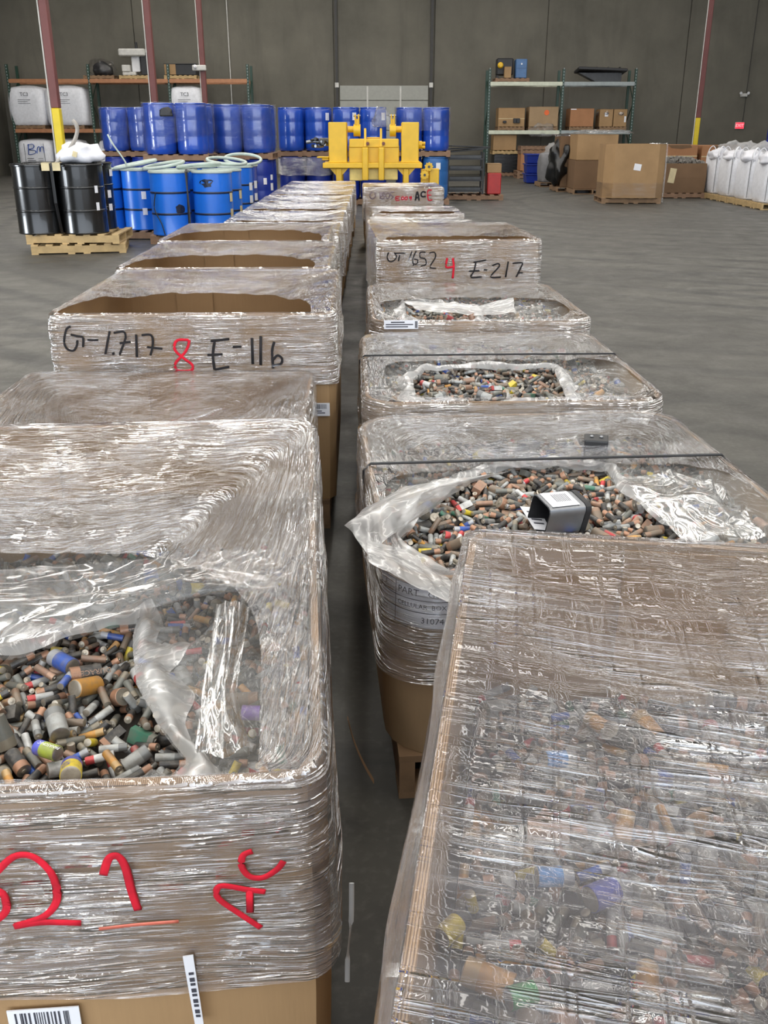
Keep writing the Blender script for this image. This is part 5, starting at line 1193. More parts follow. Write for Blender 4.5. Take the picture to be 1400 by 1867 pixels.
    0, -518, -620, 42, -38, -22, 65, 0, -431, 854, 45, -57, -2, 70, 0, -294, -570, 59, 45, -74, 11, 0, -168, 1102, 28, 48, 35, -44, 0, 160, 18, 71, 55, -28, 22,
    0, 568, -1130, 59, -33, 63, -52, 0, 883, 370, 50, 68, 66, -20, 1, -587, 686, 58, 28, 27, 53, 0, -554, -1166, 58, -82, -24, 48, 0, -339, -1128, 70, 42, 62, -60,
    0, -164, 384, 44, 0, 71, -18, 0, -41, 342, 69, 6, 82, -4, 1, 240, -1102, 71, -8, -60, -66, 0, 426, -635, 52, 6, 80, 33, 0, -988, -201, 38, -72, 29, 6,
    0, -893, -267, 58, 47, 1, -67, 0, -810, -158, 73, 58, -36, -71, 1, -481, 485, 70, 10, -46, -12, 3, -382, -628, 34, -8, 70, 64, 2, -222, -190, 51, -26, -50, -80,
    0, 89, -762, 60, -32, -44, -78, 0, 185, -431, 75, -28, -50, -27, 0, 513, 259, 52, -79, 1, -50, 0, 1006, -616, 23, 36, -52, 62, 0, -1006, -636, 14, 10, 69, -69,
    0, -937, -493, 29, -58, -9, 6, 0, -814, 872, 43, 64, -29, 34, 3, -664, 660, 34, 59, 38, 44, 0, -113, -187, 46, -15, 34, 84, 0, -83, 699, 47, -39, -84, 10,
    0, -969, -313, 37, -72, 37, -56, 0, -949, -829, 49, -42, -70, 42, 0, -952, -83, 43, -65, 27, -3, 0, -933, 1152, 34, 82, -16, 53, 0, -899, 751, 75, 41, 64, 63,
    0, -344, -443, 61, -31, 39, 81, 0, -321, 1093, 31, -21, -78, -53, 0, -301, -1128, 74, -15, -66, -72, 3, 71, 797, 34, 41, 57, 46, 0, 314, 1069, 29, 32, 49, 44,
    1, 341, 509, 59, 78, 38, 32, 0, 418, 221, 64, 74, 7, 66, 1, 553, 541, 45, -28, -52, -75, 0, 604, 752, 40, 69, 8, 38, 1, 589, -313, 63, -33, 10, -11, 2, 654, 856, 26, 64, 28, -65,
    0, 834, -865, 52, 26, 74, 46, 1, -847, 470, 73, -58, 21, 75, 0, -802, -990, 43, 46, -53, 65, 0, -696, 955, 61, -71, -38, 44, 1, -651, -341, 61, -48, 80, 30,
    0, -271, 463, 44, 58, 38, -6, 0, -198, 976, 45, 27, -59, -74, 1, 23, -165, 54, -50, 79, 19, 0, 208, -122, 78, 75, -1, -46, 3, 271, -580, 34, 29, -63, -65,
    2, 530, -165, 55, 39, -58, -47, 0, -956, 1047, 40, 21, 69, 21, 0, -586, 781, 62, 37, -54, 50, 0, -306, 838, 56, 27, -52, -79, 0, -224, 972, 29, -46, 36, 78,
    0, 114, 675, 67, -31, 44, -61, 0, 122, -111, 65, -15, 62, 47, 0, 394, -1059, 62, -38, -71, 11, 0, 396, 938, 68, -65, 33, 63, 0, 714, -1076, 41, -78, 40, 41,
    0, 724, -289, 73, 29, 31, -51, 0, 995, -743, 42, -66, -6, -22, 0, -846, -481, 37, -85, 5, -50, 0, -796, -536, 35, 21, -48, -42, 0, -98, 1025, 35, -52, 3, 28,
    0, 171, -485, 76, 76, -16, -62, 0, 341, 55, 42, 4, -74, 24, 1, 302, -507, 61, -38, 27, -35, 0, 398, 1147, 43, -16, -68, 42, 0, 561, 880, 45, -57, 47, -24,
    2, 562, -863, 43, -21, 52, 75, 0, 765, -288, 82, 63, 27, 1, 0, -821, 807, 57, 33, -40, -49, 0, -701, 888, 73, 23, 66, -63, 1, -568, -732, 39, -84, 36, 37,
    0, -169, -256, 64, -56, -15, 80, 0, -140, -571, 66, 54, 45, -41, 0, 379, 568, 72, 50, 57, -24, 0, 526, -128, 72, -34, 61, -42, 0, 753, -1066, 42, -56, -39, 26,
    0, 776, 397, 51, -46, -33, 53, 3, 778, -291, 34, -30, -63, -52, 0, -812, -791, 40, 71, 17, 66, 0, -598, -1077, 57, 56, 37, -7, 0, -480, 578, 64, 67, -24, 6,
    0, -415, -394, 49, 15, 68, 16, 0, -351, 99, 50, 24, 10, -94, 0, -184, 736, 77, 72, -20, 31, 0, 783, -862, 49, 82, 8, -49, 0, 123, -537, 61, -70, -10, 67,
    0, -901, -1085, 46, 6, 62, 40, 0, -662, 333, 66, -81, 13, 39, 0, -596, 1144, 34, 81, 14, -55, 1, -587, -25, 49, -82, -3, 4, 0, -59, 42, 75, -21, 54, -23,
    0, 167, -514, 75, 19, 53, 15, 0, 390, 1032, 74, 28, -65, 44, 0, 424, 184, 62, -40, 56, -44, 0, 675, -440, 52, 76, 28, -17, 0, 684, -1092, 43, -50, -49, -37,
    1, 700, -599, 45, -6, 78, 60, 0, 983, 922, 50, 12, 23, 67, 0, 1006, -1049, 27, -60, 9, 11, 1, -807, -112, 68, -43, -31, 34, 0, -607, 439, 70, 61, 0, 51,
    0, -414, -1166, 60, 20, 53, 29, 0, -333, -632, 53, -35, -48, -65, 0, -320, -694, 69, 20, 49, 38, 0, -261, -299, 76, 62, -7, -63, 1, 204, 745, 78, -83, -8, 53,
    0, 275, -125, 36, 39, 33, -25, 0, 406, -1166, 44, -20, 67, -20, 0, 474, 623, 58, 6, -61, -15, 0, 972, 584, 31, 54, -61, -55, 0, -876, -1134, 65, -7, -92, -24,
    0, -306, 467, 43, 3, -70, -63, 0, -85, 819, 32, -6, 55, 13, 0, 77, 391, 66, -1, 68, 25, 0, 110, 451, 59, 64, -10, -50, 0, 622, -78, 59, 48, -22, 83,
    0, 899, -453, 62, -22, -71, 36, 0, -929, 739, 54, 15, -56, -11, 0, -764, -19, 41, 52, 39, 42, 0, -308, -83, 73, 38, 51, 21, 0, -150, 739, 71, 49, 73, -43,
    0, 42, 200, 37, 42, 74, 37, 0, 440, 656, 61, 27, 52, 44, 0, 937, -472, 50, -77, -62, -1, 1, -946, -972, 35, -14, -69, 7, 0, -649, -97, 43, 48, -48, -32,
    0, -426, 462, 41, 28, 36, 28, 1, 15, 221, 66, -67, -41, 2, 4, 217, -1128, 37, -3, -82, -55, 0, -917, -82, 32, -38, 41, -10, 1, -823, -126, 63, 48, 66, 4,
    0, -709, -1100, 50, 17, 76, -51, 0, -617, -516, 47, -87, 33, 18, 0, -556, -1136, 63, -24, -90, 11, 0, -452, 93, 53, 83, 31, -11, 0, -341, -527, 60, 0, -55, -79,
    0, -128, 876, 30, 35, -73, 57, 0, -104, 1166, 41, -63, -53, 42, 0, 42, -810, 62, 46, 16, -49, 0, 442, 73, 43, 65, 26, 66, 0, 654, 9, 43, 44, -56, 35,
    1, 857, -184, 37, -22, -82, -51, 0, -746, -1166, 43, -15, -68, 15, 0, -241, -1166, 87, 23, 43, 40, 0, 492, -1166, 46, -18, 32, -46, 2, 526, -86, 55, 49, -50, -55,
    1, 493, 377, 34, -22, 40, -54, 0, -936, -325, 55, 31, 74, -16, 0, -598, -855, 50, -79, 26, 5, 0, -563, 1087, 51, -16, 66, -72, 0, -386, 138, 65, -87, -7, -21,
    0, -284, 748, 59, 55, -59, 1, 0, -160, 524, 42, 39, 55, -35, 1, -11, -471, 70, 42, -54, -71, 0, 117, -882, 46, -15, -35, -80, 0, 282, 1020, 43, -12, 69, 24,
    0, 307, 461, 59, 47, 5, 35, 0, 387, -60, 49, -51, 29, -34, 1, 566, -1156, 58, -5, 80, -23, 1, 578, 125, 56, -56, -62, -3, 0, -941, 555, 35, -27, -60, 33,
    1, -511, -219, 63, 76, -22, 50, 0, -509, 235, 57, 5, 53, -6, 0, -418, 1052, 28, -40, 43, -65, 0, -169, 861, 43, 31, 63, -61, 0, -120, -959, 63, 86, 34, 34,
    1, -91, 434, 39, 17, -74, -22, 0, 132, -178, 77, -59, 20, 31, 0, 450, 999, 69, 32, -67, 66, 0, 464, 540, 38, 80, 23, -31, 0, 784, -749, 50, 2, 57, 68,
    0, 943, -11, 30, 77, -19, -54, 1, 1010, 752, 44, 0, 0, -16, 0, -876, -649, 43, 69, 14, -40, 0, -844, -689, 44, 14, 39, 9, 0, -742, -556, 42, -63, 36, 31,
    0, -658, -995, 46, 33, -70, -57, 0, -522, 1128, 47, -64, 15, 41, 0, -390, 279, 67, -86, 6, 46, 0, -42, -24, 50, 80, -52, -17, 0, 21, -1012, 81, 45, -19, -63,
    0, 182, 539, 71, 46, -51, -53, 0, 324, 1166, 29, -47, 35, -64, 0, 511, -1093, 51, -43, 8, -58, 1, 925, 550, 63, 44, 44, -50, 0, -955, 189, 45, 7, 91, 14,
    0, -717, -163, 39, -1, -87, -47, 2, -624, -1130, 26, -60, 36, 36, 0, 167, 1092, 31, 11, -81, 22, 0, 222, 1069, 30, 56, 8, 23, 0, 343, 1, 42, 50, 9, -47,
    0, 653, -1108, 43, -70, 8, 31, 0, 839, -1149, 49, -31, 89, 9, 0, 849, 237, 48, -10, 73, 66, 0, 910, 40, 43, -46, -53, 56, 1, -592, -520, 42, -93, -9, 4,
    0, -560, -98, 40, -62, -33, 69, 0, -554, -128, 38, 17, 69, 34, 3, -208, 658, 34, 0, 70, 70, 0, -163, 267, 43, -62, -30, 71, 2, 66, -79, 77, 70, -22, -53,
    0, 684, -1166, 14, 36, 60, 36, 0, 704, -231, 46, -37, -4, -43, 0, 810, 457, 43, 30, -63, 45, 0, -947, 15, 33, 50, 65, 22, 1, -436, -1057, 58, 61, -44, 24,
    0, -46, 1131, 14, 8, -70, 31, 0, 288, -1040, 49, 60, 17, 65, 0, 271, -377, 68, 11, -79, 26, 0, 336, 889, 46, 50, -46, -22, 0, 391, -92, 52, 6, -73, 27,
    0, 556, 1129, 43, -37, -60, -34, 0, 824, 401, 60, -55, 4, 82, 0, 928, 897, 65, -50, 53, 52, 0, 969, 490, 43, 8, 70, 48, 0, -846, -546, 28, 33, -49, 48,
    0, -583, -1025, 47, 26, 39, 87, 0, -472, -105, 52, -76, 21, -34, 0, -225, 292, 45, 68, -7, -71, 1, -28, 677, 38, -13, -70, 68, 0, 187, -15, 63, 68, -48, -32,
    0, 313, 1099, 30, -54, -60, 38, 4, 351, -239, 42, -26, -73, -54, 1, 430, 473, 42, -3, -31, 66, 0, 512, 1079, 51, 80, -6, 58, 0, 688, 184, 42, -48, -49, 62,
    0, 787, -1120, 28, 54, -25, -79, 2, 780, -823, 26, 11, 69, 4, 0, 831, -1119, 41, 34, 81, 39, 0, 987, -1081, 42, -1, 63, -70, 0, -780, 327, 47, 37, 73, 7,
    1, -788, 1114, 35, 3, 88, -15, 2, -714, -352, 52, 44, -48, -50, 1, -669, -478, 60, -71, 7, -67, 0, -669, -1128, 63, 54, -36, 14, 1, -155, 407, 40, -27, 63, -44,
    0, -167, 316, 29, 18, 56, 37, 1, -48, 1032, 46, 59, 12, 51, 0, 40, -895, 74, -79, -25, 37, 0, 170, 854, 48, 34, -55, -65, 0, 256, -437, 41, -44, 8, -81,
    0, 682, 1128, 44, -4, -70, 70, 0, 778, 1121, 14, 30, -63, 55, 1, -862, 457, 60, 66, 42, 22, 0, -676, 129, 64, -31, 62, 0, 0, -288, 322, 49, -6, 81, 57,
    0, -261, 1056, 40, 48, -56, -66, 0, -140, 131, 63, 65, -7, 14, 0, -50, -300, 74, 32, -59, -73, 2, 416, 529, 26, 65, -26, 1, 0, 552, 634, 42, -18, -66, -15,
    0, 632, 957, 28, -57, 14, -44, 0, 679, 402, 42, 57, -36, -55, 0, 677, -624, 43, -68, -17, -12, 0, 934, 1077, 14, -70, -8, -67, 1, 1010, -95, 52, 46, 72, -43,
    0, -872, -327, 45, 11, 90, 28, 0, -658, -131, 43, -63, 30, -51, 3, -538, 408, 34, -10, 69, 16, 0, -405, -92, 50, 65, -36, -28, 0, -270, -1100, 63, -33, -63, -64,
    0, -288, 858, 38, 62, -60, -2, 0, -92, -1166, 83, 76, -13, -61, 0, 200, -816, 46, 9, 66, 7, 2, 269, -1130, 26, 55, 44, -44, 0, 830, 543, 40, 53, 47, 63,
    2, 951, -303, 28, 34, 63, -68, 0, -933, -1053, 33, 26, -48, -76, 0, -788, 374, 43, 70, -3, -67, 0, -787, -236, 66, 49, 44, 68, 0, -688, -721, 43, -26, 65, -26,
    2, -653, 1043, 26, -53, 46, -56, 1, -513, 625, 43, 8, -94, 0, 1, -339, 1119, 48, 17, -60, 21, 1, -362, -325, 37, -23, -35, -89, 0, -303, -224, 75, 43, -37, -52,
    0, -301, 85, 67, 70, -23, 20, 0, -142, -106, 47, 32, 52, -49, 0, -59, -1014, 50, -69, -31, 1, 1, -58, -809, 53, -63, -62, -34, 0, -2, -841, 36, 34, 78, -45,
    0, 26, -603, 42, 36, 25, -35, 0, 438, -389, 54, 79, 20, 2, 0, 864, 665, 42, -25, -64, -56, 0, -873, -908, 26, 61, 49, -40, 0, -802, -754, 43, 56, 41, 50,
    1, -531, -671, 40, -21, 66, -41, 0, -592, 57, 30, -67, 45, 57, 1, -275, -623, 70, -44, 71, 14, 0, 112, 1096, 39, 47, 11, -84, 1, 550, -631, 69, 41, -34, -74,
    0, 1006, 440, 30, -58, 7, 10, 0, -679, -750, 43, -17, 68, -17, 0, -642, -161, 39, -86, 5, -47, 0, -540, -642, 36, 16, -64, -42, 0, -425, -239, 44, 70, -12, 69,
    0, -443, 785, 53, 15, -77, 9, 0, -422, 104, 52, -69, -51, 9, 1, -344, 1054, 41, -2, -72, -67, 0, 151, -115, 49, -55, 54, 44, 0, 283, -105, 57, 44, -57, -57,
    0, 361, 705, 56, -79, -11, -41, 0, 448, 1063, 57, -1, -83, -38, 0, 494, -655, 55, 72, -50, 43, 0, 553, 817, 28, 47, -63, -40, 0, 720, 476, 43, 2, -70, -68,
    0, -203, -611, 58, 28, 45, 54, 0, -904, 843, 28, -72, 33, 57, 0, -526, 311, 66, 53, 69, -1, 0, -414, 543, 64, 60, 19, -44, 0, -223, 123, 43, -69, 11, 11,
    0, -175, -413, 58, 60, 54, 21, 3, -127, -829, 34, 69, -12, 24, 0, 309, 583, 43, -67, 54, -32, 0, 434, 18, 46, -71, 14, -66, 0, 561, 355, 48, -69, 16, -63,
    0, 646, -441, 52, 81, -6, 7, 0, 810, 1011, 45, 29, -52, -33, 2, 941, 648, 26, 63, -31, -63, 0, 890, 1125, 14, -15, 68, 60, 0, -814, 322, 33, -59, 57, -48,
    0, -744, 770, 60, 22, 59, 77, 0, -514, -366, 46, -33, 58, -71, 1, -508, -742, 39, -4, -91, 26, 1, -523, -527, 43, -1, 28, -13, 0, -313, 636, 66, 59, 48, 62,
    0, -214, -734, 43, 36, -60, -27, 0, -70, 129, 40, 82, 32, 42, 2, -51, 788, 26, 24, 66, 47, 0, -51, -59, 76, -54, 35, -75, 0, 276, -207, 24, -34, -53, -55,
    0, 413, -195, 63, -14, 41, -29, 0, 515, -45, 66, -73, 7, 67, 0, 506, -871, 68, -33, 67, 64, 0, 561, 681, 46, -57, -33, 15, 0, 714, -708, 30, -46, -35, -42,
    0, 789, -149, 43, -36, -76, 30, 0, 803, 340, 45, 26, -55, -71, 1, 890, 773, 49, -82, -20, -37, 0, 940, -105, 26, -71, 31, -52, 0, 912, -86, 14, 55, 43, 66,
    0, 974, -1137, 31, -57, 1, 63, 0, 1006, -756, 14, -51, -48, -48, 1, -1010, 592, 10, 63, -31, 31, 0, -944, -16, 39, -52, 31, -75, 0, -849, 752, 41, -71, 9, 58,
    0, -609, 62, 55, -41, -63, -49, 0, -602, -978, 42, -81, 36, 18, 0, -57, 1093, 27, 60, 0, -70, 0, -66, 581, 37, -49, 6, -84, 0, 59, -230, 68, 38, 65, -64,
    1, 342, 32, 52, 75, -17, -47, 0, 493, 1132, 14, -29, -64, 68, 0, 663, 562, 49, 33, 72, -59, 0, 955, 1054, 14, 53, 45, 67, 1, 923, -875, 39, 29, 64, 14,
    0, 1006, 668, 43, 56, 43, -43, 0, 316, -291, 30, 35, 45, 15, 0, -923, -214, 43, 69, -10, -70, 0, -687, 793, 51, -24, 6, 92, 0, -313, -967, 39, 2, 87, -47,
    1, 14, -241, 57, -24, -48, 48, 0, 90, -604, 58, -14, -49, 55, 2, 71, -862, 26, 70, 5, 6, 0, 150, 396, 53, 83, -18, 34, 0, 148, -730, 62, -38, 49, 14,
    0, 179, -326, 62, -74, -2, -41, 1, 199, 884, 48, 77, 27, 16, 1, 228, 66, 64, -30, -66, 46, 1, 188, 717, 60, -6, 70, -25, 0, 324, 254, 43, 67, 22, 47, 0, 654, 216, 45, -52, 74, 38,
    0, 698, 297, 42, 43, -54, -59, 0, 975, 949, 46, -79, -46, 37, 0, 1006, 201, 14, 62, -32, 32, 0, 946, 219, 40, -48, 51, -49, 2, -855, 192, 26, 70, 3, -5,
    0, -690, 420, 43, 54, 44, 66, 0, -421, 430, 44, 30, -62, -45, 0, -337, -843, 78, -62, 38, 8, 0, -252, 116, 44, 2, -69, 71, 0, -35, -396, 44, 30, -63, -19,
    0, 81, 714, 52, 1, -17, 78, 0, 98, 232, 43, -22, 65, 59, 0, 222, -751, 43, 73, -10, -18, 0, 221, 220, 36, 51, -6, -45, 1, 259, -316, 64, 66, 9, 57, 0, 326, 836, 47, 19, 76, 53,
    0, 360, -613, 49, -59, -13, 24, 0, 431, -9, 35, 9, -69, -8, 0, 413, -654, 30, 45, 67, 54, 0, 453, 294, 46, 73, 4, 66, 0, 547, 329, 29, 44, -37, -17,
    0, 657, -1017, 36, -39, 57, -46, 0, 669, -522, 54, 78, -14, 16, 0, 808, 799, 27, 33, -71, -8, 0, 898, 721, 42, -65, 3, 72, 1, 901, -20, 46, 59, -51, -42,
    0, 898, 484, 43, 78, -44, 36, 0, -614, 130, 43, 17, -68, 7, 0, -514, 1106, 14, 2, -70, -44, 0, -285, 612, 68, 54, 75, -16, 1, -16, -593, 65, -74, 1, -17,
    0, 30, 669, 35, -25, -50, -61, 0, 142, -859, 43, 22, 66, -59, 1, 319, -252, 64, -36, -82, -7, 0, 303, 731, 44, 5, 71, 4, 0, 442, 830, 43, 7, -70, -21,
    0, 415, 1011, 43, -61, -34, 70, 0, 556, -354, 48, -91, -22, 30, 1, 685, 70, 49, -53, 59, -39, 0, 810, -1098, 50, -88, 45, -1, 0, 942, 254, 35, 54, 45, 53,
    0, -848, -718, 43, 71, 7, 68, 0, -801, -677, 44, -70, -11, 57, 0, -681, 328, 38, 44, -22, 59, 1, -486, 815, 56, -61, 54, -49, 0, -468, 225, 42, -27, 84, 42,
    1, -434, 932, 27, 55, 6, -80, 1, -320, -668, 70, -71, -26, 61, 1, -72, -206, 69, -55, 13, -73, 0, -30, 1046, 35, 81, 20, 17, 0, 102, -683, 64, 23, -62, -66,
    1, 215, 315, 42, -13, 28, -86, 0, 319, -159, 46, 17, -90, -30, 0, 432, 446, 43, 69, -11, -62, 0, 533, 571, 50, 54, -54, 37, 0, 629, -1127, 43, 70, -3, 26,
    0, 664, -806, 48, 30, 50, 72, 0, 783, -407, 43, -46, 53, -61, 0, -927, -811, 30, -24, 52, -12, 0, -761, 775, 35, -52, -18, -40, 0, -419, 1137, 14, 18, -68, -7,
    0, -430, 1025, 35, 41, -57, -59, 0, -277, 238, 48, 85, 39, -22, 0, -254, 329, 37, -36, -35, -84, 2, -168, -1004, 42, -81, -9, -54, 1, -115, -840, 78, 70, 7, 7,
    0, -92, 510, 52, 58, 21, 52, 0, -68, 291, 30, 80, -9, 57, 0, -13, -8, 48, -35, 51, 74, 0, -16, -873, 46, -26, 37, 53, 0, 179, -141, 44, 76, -5, -9, 0, 288, -79, 45, -38, 49, -61,
    0, 438, 161, 43, -69, -9, 69, 0, 572, -760, 57, -29, -40, -66, 0, 798, -445, 43, 49, -50, -60, 0, 816, 169, 35, -8, -60, 47, 0, 885, 1036, 30, 4, -81, -37,
    0, 876, 1128, 40, 63, -30, 9, 0, -929, 816, 49, -60, 26, 74, 0, -894, -147, 30, 17, -79, -56, 0, -835, -1050, 31, 50, -26, -81, 0, -838, -1128, 54, -59, 30, 56,
    1, -533, 825, 42, 62, 42, 37, 0, -541, -742, 33, 9, 54, 78, 1, -439, 983, 39, 40, -53, -41, 2, -65, -319, 36, 3, 77, -7, 0, -46, 872, 33, 14, 81, -54,
    0, -31, 304, 51, -72, 25, 53, 2, -49, -498, 26, 49, -50, -69, 0, 42, -436, 43, 43, -56, -60, 0, 25, -830, 30, 25, -76, 57, 0, 189, -523, 53, 63, -5, 16,
    0, 422, 1166, 14, 67, 19, 67, 1, 541, 68, 56, -62, -62, 18, 0, 826, -1166, 14, 35, 60, 36, 0, 909, 983, 32, -81, 14, -55, 0, -934, -924, 33, -42, 35, -63,
    0, -617, -718, 43, 54, 44, -37, 0, -562, 595, 59, -49, -21, -24, 0, -368, 390, 35, 65, 43, -60, 0, -211, 877, 43, 69, -11, -9, 0, -51, -201, 49, 1, -70, -45,
    0, -46, -637, 46, -11, 36, -89, 0, 53, -871, 63, 56, -25, 77, 0, 134, -390, 56, -32, -45, -46, 0, 182, -640, 44, 28, -29, 66, 1, 391, 130, 57, 56, 32, 10,
    0, 419, -53, 31, -14, 55, 3, 1, 513, -346, 58, 35, -17, -32, 0, 651, -724, 43, 46, 74, 28, 0, 658, -342, 46, 54, 26, 46, 0, 696, -69, 39, -45, 74, -47,
    0, 837, 575, 47, 77, -24, -53, 1, 960, 977, 40, 71, 16, -58, 0, -1006, -191, 14, -57, 41, 41, 1, -886, -599, 25, -27, 77, -5, 0, -876, -115, 14, 65, 27, -15,
    0, -645, -1038, 34, 19, -50, 4, 0, -315, -776, 61, 40, -75, -45, 2, -303, -909, 26, 36, -60, -26, 4, -226, -446, 41, 56, 61, 47, 0, -179, -1118, 43, 65, 25, 51,
    1, -152, -329, 65, 43, -62, -64, 0, 102, -568, 53, 24, -45, -6, 0, 122, -662, 65, 15, 71, -35, 0, 219, -996, 43, -54, 45, -55, 0, 266, 849, 31, 52, 21, -80,
    0, 240, 1095, 14, 64, -28, 44, 1, 285, -44, 39, -24, -29, 90, 2, 395, -154, 44, 54, 21, 73, 0, 448, -827, 44, 21, 65, 46, 1, 484, -722, 75, -10, -82, 39,
    1, 537, 1110, 50, 29, 41, -41, 0, 542, 933, 32, -76, 32, -38, 0, 601, -859, 30, 79, 14, -10, 0, 785, 870, 29, 53, 23, -23, 0, 838, 1048, 37, 22, 45, 1,
    0, 887, 815, 43, -68, 0, -38, 0, 855, 350, 37, -78, -14, 18, 0, 968, -160, 14, -30, -63, 52, 0, 70, -123, 72, -59, -57, 52, 0, -944, -896, 39, -63, -37, 61,
    0, -687, -394, 45, -56, -35, 65, 0, -706, 211, 61, 71, -47, 21, 1, -503, -169, 46, -23, -59, -24, 0, -483, -522, 37, 85, 4, 37, 0, -536, 607, 41, 74, -49, -43,
    0, -375, 1100, 30, -39, -42, -54, 0, -350, 1113, 14, 6, 70, -68, 0, -226, 1102, 27, -54, 57, 46, 1, -92, -939, 61, 18, -73, -64, 0, 3, -909, 41, 68, 57, 37,
    1, -22, 916, 39, 70, 1, 10, 4, 337, 798, 31, 48, 50, 70, 0, 391, -260, 56, -25, 75, -57, 0, 393, -779, 40, -43, 55, 68, 0, 481, -698, 64, -63, -4, -66,
    0, 722, -335, 50, -3, -27, 61, 0, 872, 65, 42, -11, -71, 20, 0, 910, -934, 38, 3, 66, 72, 0, 968, 167, 31, 13, 55, 2, 0, -925, -448, 14, 30, -63, -59,
    0, -894, -417, 48, -11, 75, -60, 0, -634, 740, 42, -36, 62, 30, 0, -581, 826, 26, -77, 11, -23, 1, -264, -825, 57, -81, 36, 8, 0, -227, -99, 59, 7, 61, -43,
    0, -196, 56, 49, 60, -22, 18, 0, -162, 1046, 14, -42, 56, -37, 0, -160, 645, 33, -39, -38, -59, 1, 201, -627, 55, -24, 67, -67, 0, 183, 7, 43, 28, 64, 29,
    0, 448, -228, 59, -14, 62, 59, 0, 563, 80, 48, -2, 65, -49, 0, 613, 16, 43, 33, -62, 50, 0, 681, 82, 27, -10, 78, -2, 1, 975, 694, 37, 18, -37, -62,
    0, -423, 182, 88, -74, -29, 59, 0, -254, -311, 50, 2, -64, 27, 0, -884, 990, 14, 46, 53, -65, 0, -861, 1128, 14, 60, -36, 54, 1, -678, -1009, 39, -90, 12, 25,
    0, -470, -319, 44, 42, 56, 69, 1, -417, -70, 45, 93, 29, 16, 1, -313, -1092, 58, -68, 8, -2, 2, -257, -1126, 26, -30, -63, -67, 0, -199, -58, 53, 55, 21, 68,
    1, -111, -934, 40, 15, 72, 45, 0, -136, 240, 32, 30, 47, 76, 0, 71, -731, 43, -42, -55, 47, 0, 217, -904, 51, 63, -2, 76, 0, 238, -111, 29, -64, 48, 51,
    0, 337, 374, 34, 4, -53, -28, 1, 404, -740, 37, 59, 40, -8, 0, 546, 903, 38, 13, -47, 9, 0, 968, -699, 14, -18, 68, 8, 1, 358, -659, 37, -25, 33, 89,
    0, -940, -987, 14, 32, -63, -38, 0, -819, -185, 49, 58, -60, -50, 0, -786, -652, 43, 4, -70, -33, 1, -557, 883, 40, -27, 88, -22, 0, -362, -782, 38, 20, 84, -26,
    2, -334, -1102, 26, 67, 19, -34, 0, -303, 949, 14, 62, 32, 59, 0, -281, -1013, 43, -57, 40, -28, 0, -291, -851, 38, -11, -86, -37, 0, -115, 754, 40, -40, 78, -45,
    0, -71, -1039, 32, -41, 71, -52, 0, 44, -926, 43, 84, 30, 32, 3, 72, -1064, 34, 2, 70, 3, 2, 77, -378, 26, 63, -30, -43, 0, 114, 333, 55, -58, -21, -19,
    0, 186, 703, 39, -61, 40, -60, 0, 116, 848, 47, 1, 35, -11, 1, 179, 94, 38, 36, 61, 67, 0, 176, -1129, 56, 51, -66, 43, 1, 200, -743, 52, -14, 62, 60,
    2, 672, -845, 26, 15, 68, 58, 1, 738, -1143, 25, 56, -11, -75, 0, 978, 437, 39, -35, -32, -68, 0, -815, 1088, 29, -25, 76, 51, 0, -692, -806, 28, 29, -51, -33,
    0, -627, -20, 43, -60, -36, -33, 0, -559, 488, 35, -49, -19, 51, 0, -589, -171, 44, 64, -49, -22, 0, -453, -1, 31, 54, -15, -30, 2, -421, -879, 26, 69, 12, 59,
    0, -323, -723, 61, 42, 40, 64, 1, -209, -481, 60, -21, 82, -40, 0, 10, -941, 47, -16, -31, 23, 0, 178, 675, 42, -54, 47, -57, 0, 306, 1041, 14, -60, 36, -51,
    0, 394, 343, 14, 1, -70, 44, 0, 462, 115, 47, 0, 68, -23, 0, 482, 1018, 43, 35, 60, -59, 2, 561, -9, 44, 80, -19, 7, 1, 589, -1170, 28, 13, -52, -21,
    0, 556, -998, 26, -67, -40, 50, 0, 936, 1010, 14, 70, -2, -69, 1, 946, -236, 31, 57, 40, 58, 1, -857, 296, 36, 34, -54, 73, 0, -829, 774, 43, -33, 62, -64,
    0, -789, 112, 31, -48, -66, 39, 1, -781, 352, 59, -58, -5, 73, 0, -489, -593, 48, 41, -42, 57, 2, -485, 607, 26, 68, 18, -40, 0, -308, -544, 36, -50, -8, 8,
    0, -103, -2, 60, 38, -17, 9, 1, -49, 969, 39, 53, 46, -50,
]
KIND = ['AA', 'AAA', 'C', 'D', 'N9']
SIZE = {'AA': (0.00725, 0.050), 'AAA': (0.00525, 0.0445), 'C': (0.0131, 0.050), 'D': (0.0171, 0.0615)}
items = []
for i in range(0, len(PILE), 7):
    k, x, y, z, qx, qy, qz = PILE[i:i + 7]
    qx, qy, qz = qx / 99, qy / 99, qz / 99
    items.append((KIND[k], Vector((x, y, z)) / 2000, Quaternion((math.sqrt(max(0, 1 - qx * qx - qy * qy - qz * qz)), qx, qy, qz)).normalized()))


def batt_mat(name, rgb, rough=0.38, metal=0.0, dirt=0.62):
    t = NT(name)
    v = t.coord('Object')
    n = t.noise(v, 60, 4, 0.6)
    oi = t.add('ShaderNodeObjectInfo')
    wv = t.noise(t.coord('Object', (1, 1, 1)), 9, 2)
    c = srgb(*rgb)
    hs = t.add('ShaderNodeHueSaturation')
    hs.inputs['Color'].default_value = c
    t.link(t.mapr(oi.outputs['Random'], 0, 1, 0.75, 1.2), hs.inputs['Value'])
    col = t.mixc(t.mapr(n, 0.42, 0.72, 0.06, dirt), hs.outputs[0], srgb(112, 106, 96))
    t.link(col, t.b.inputs['Base Color'])
    t.b.inputs['Roughness'].default_value = rough
    t.b.inputs['Metallic'].default_value = metal
    return t.m


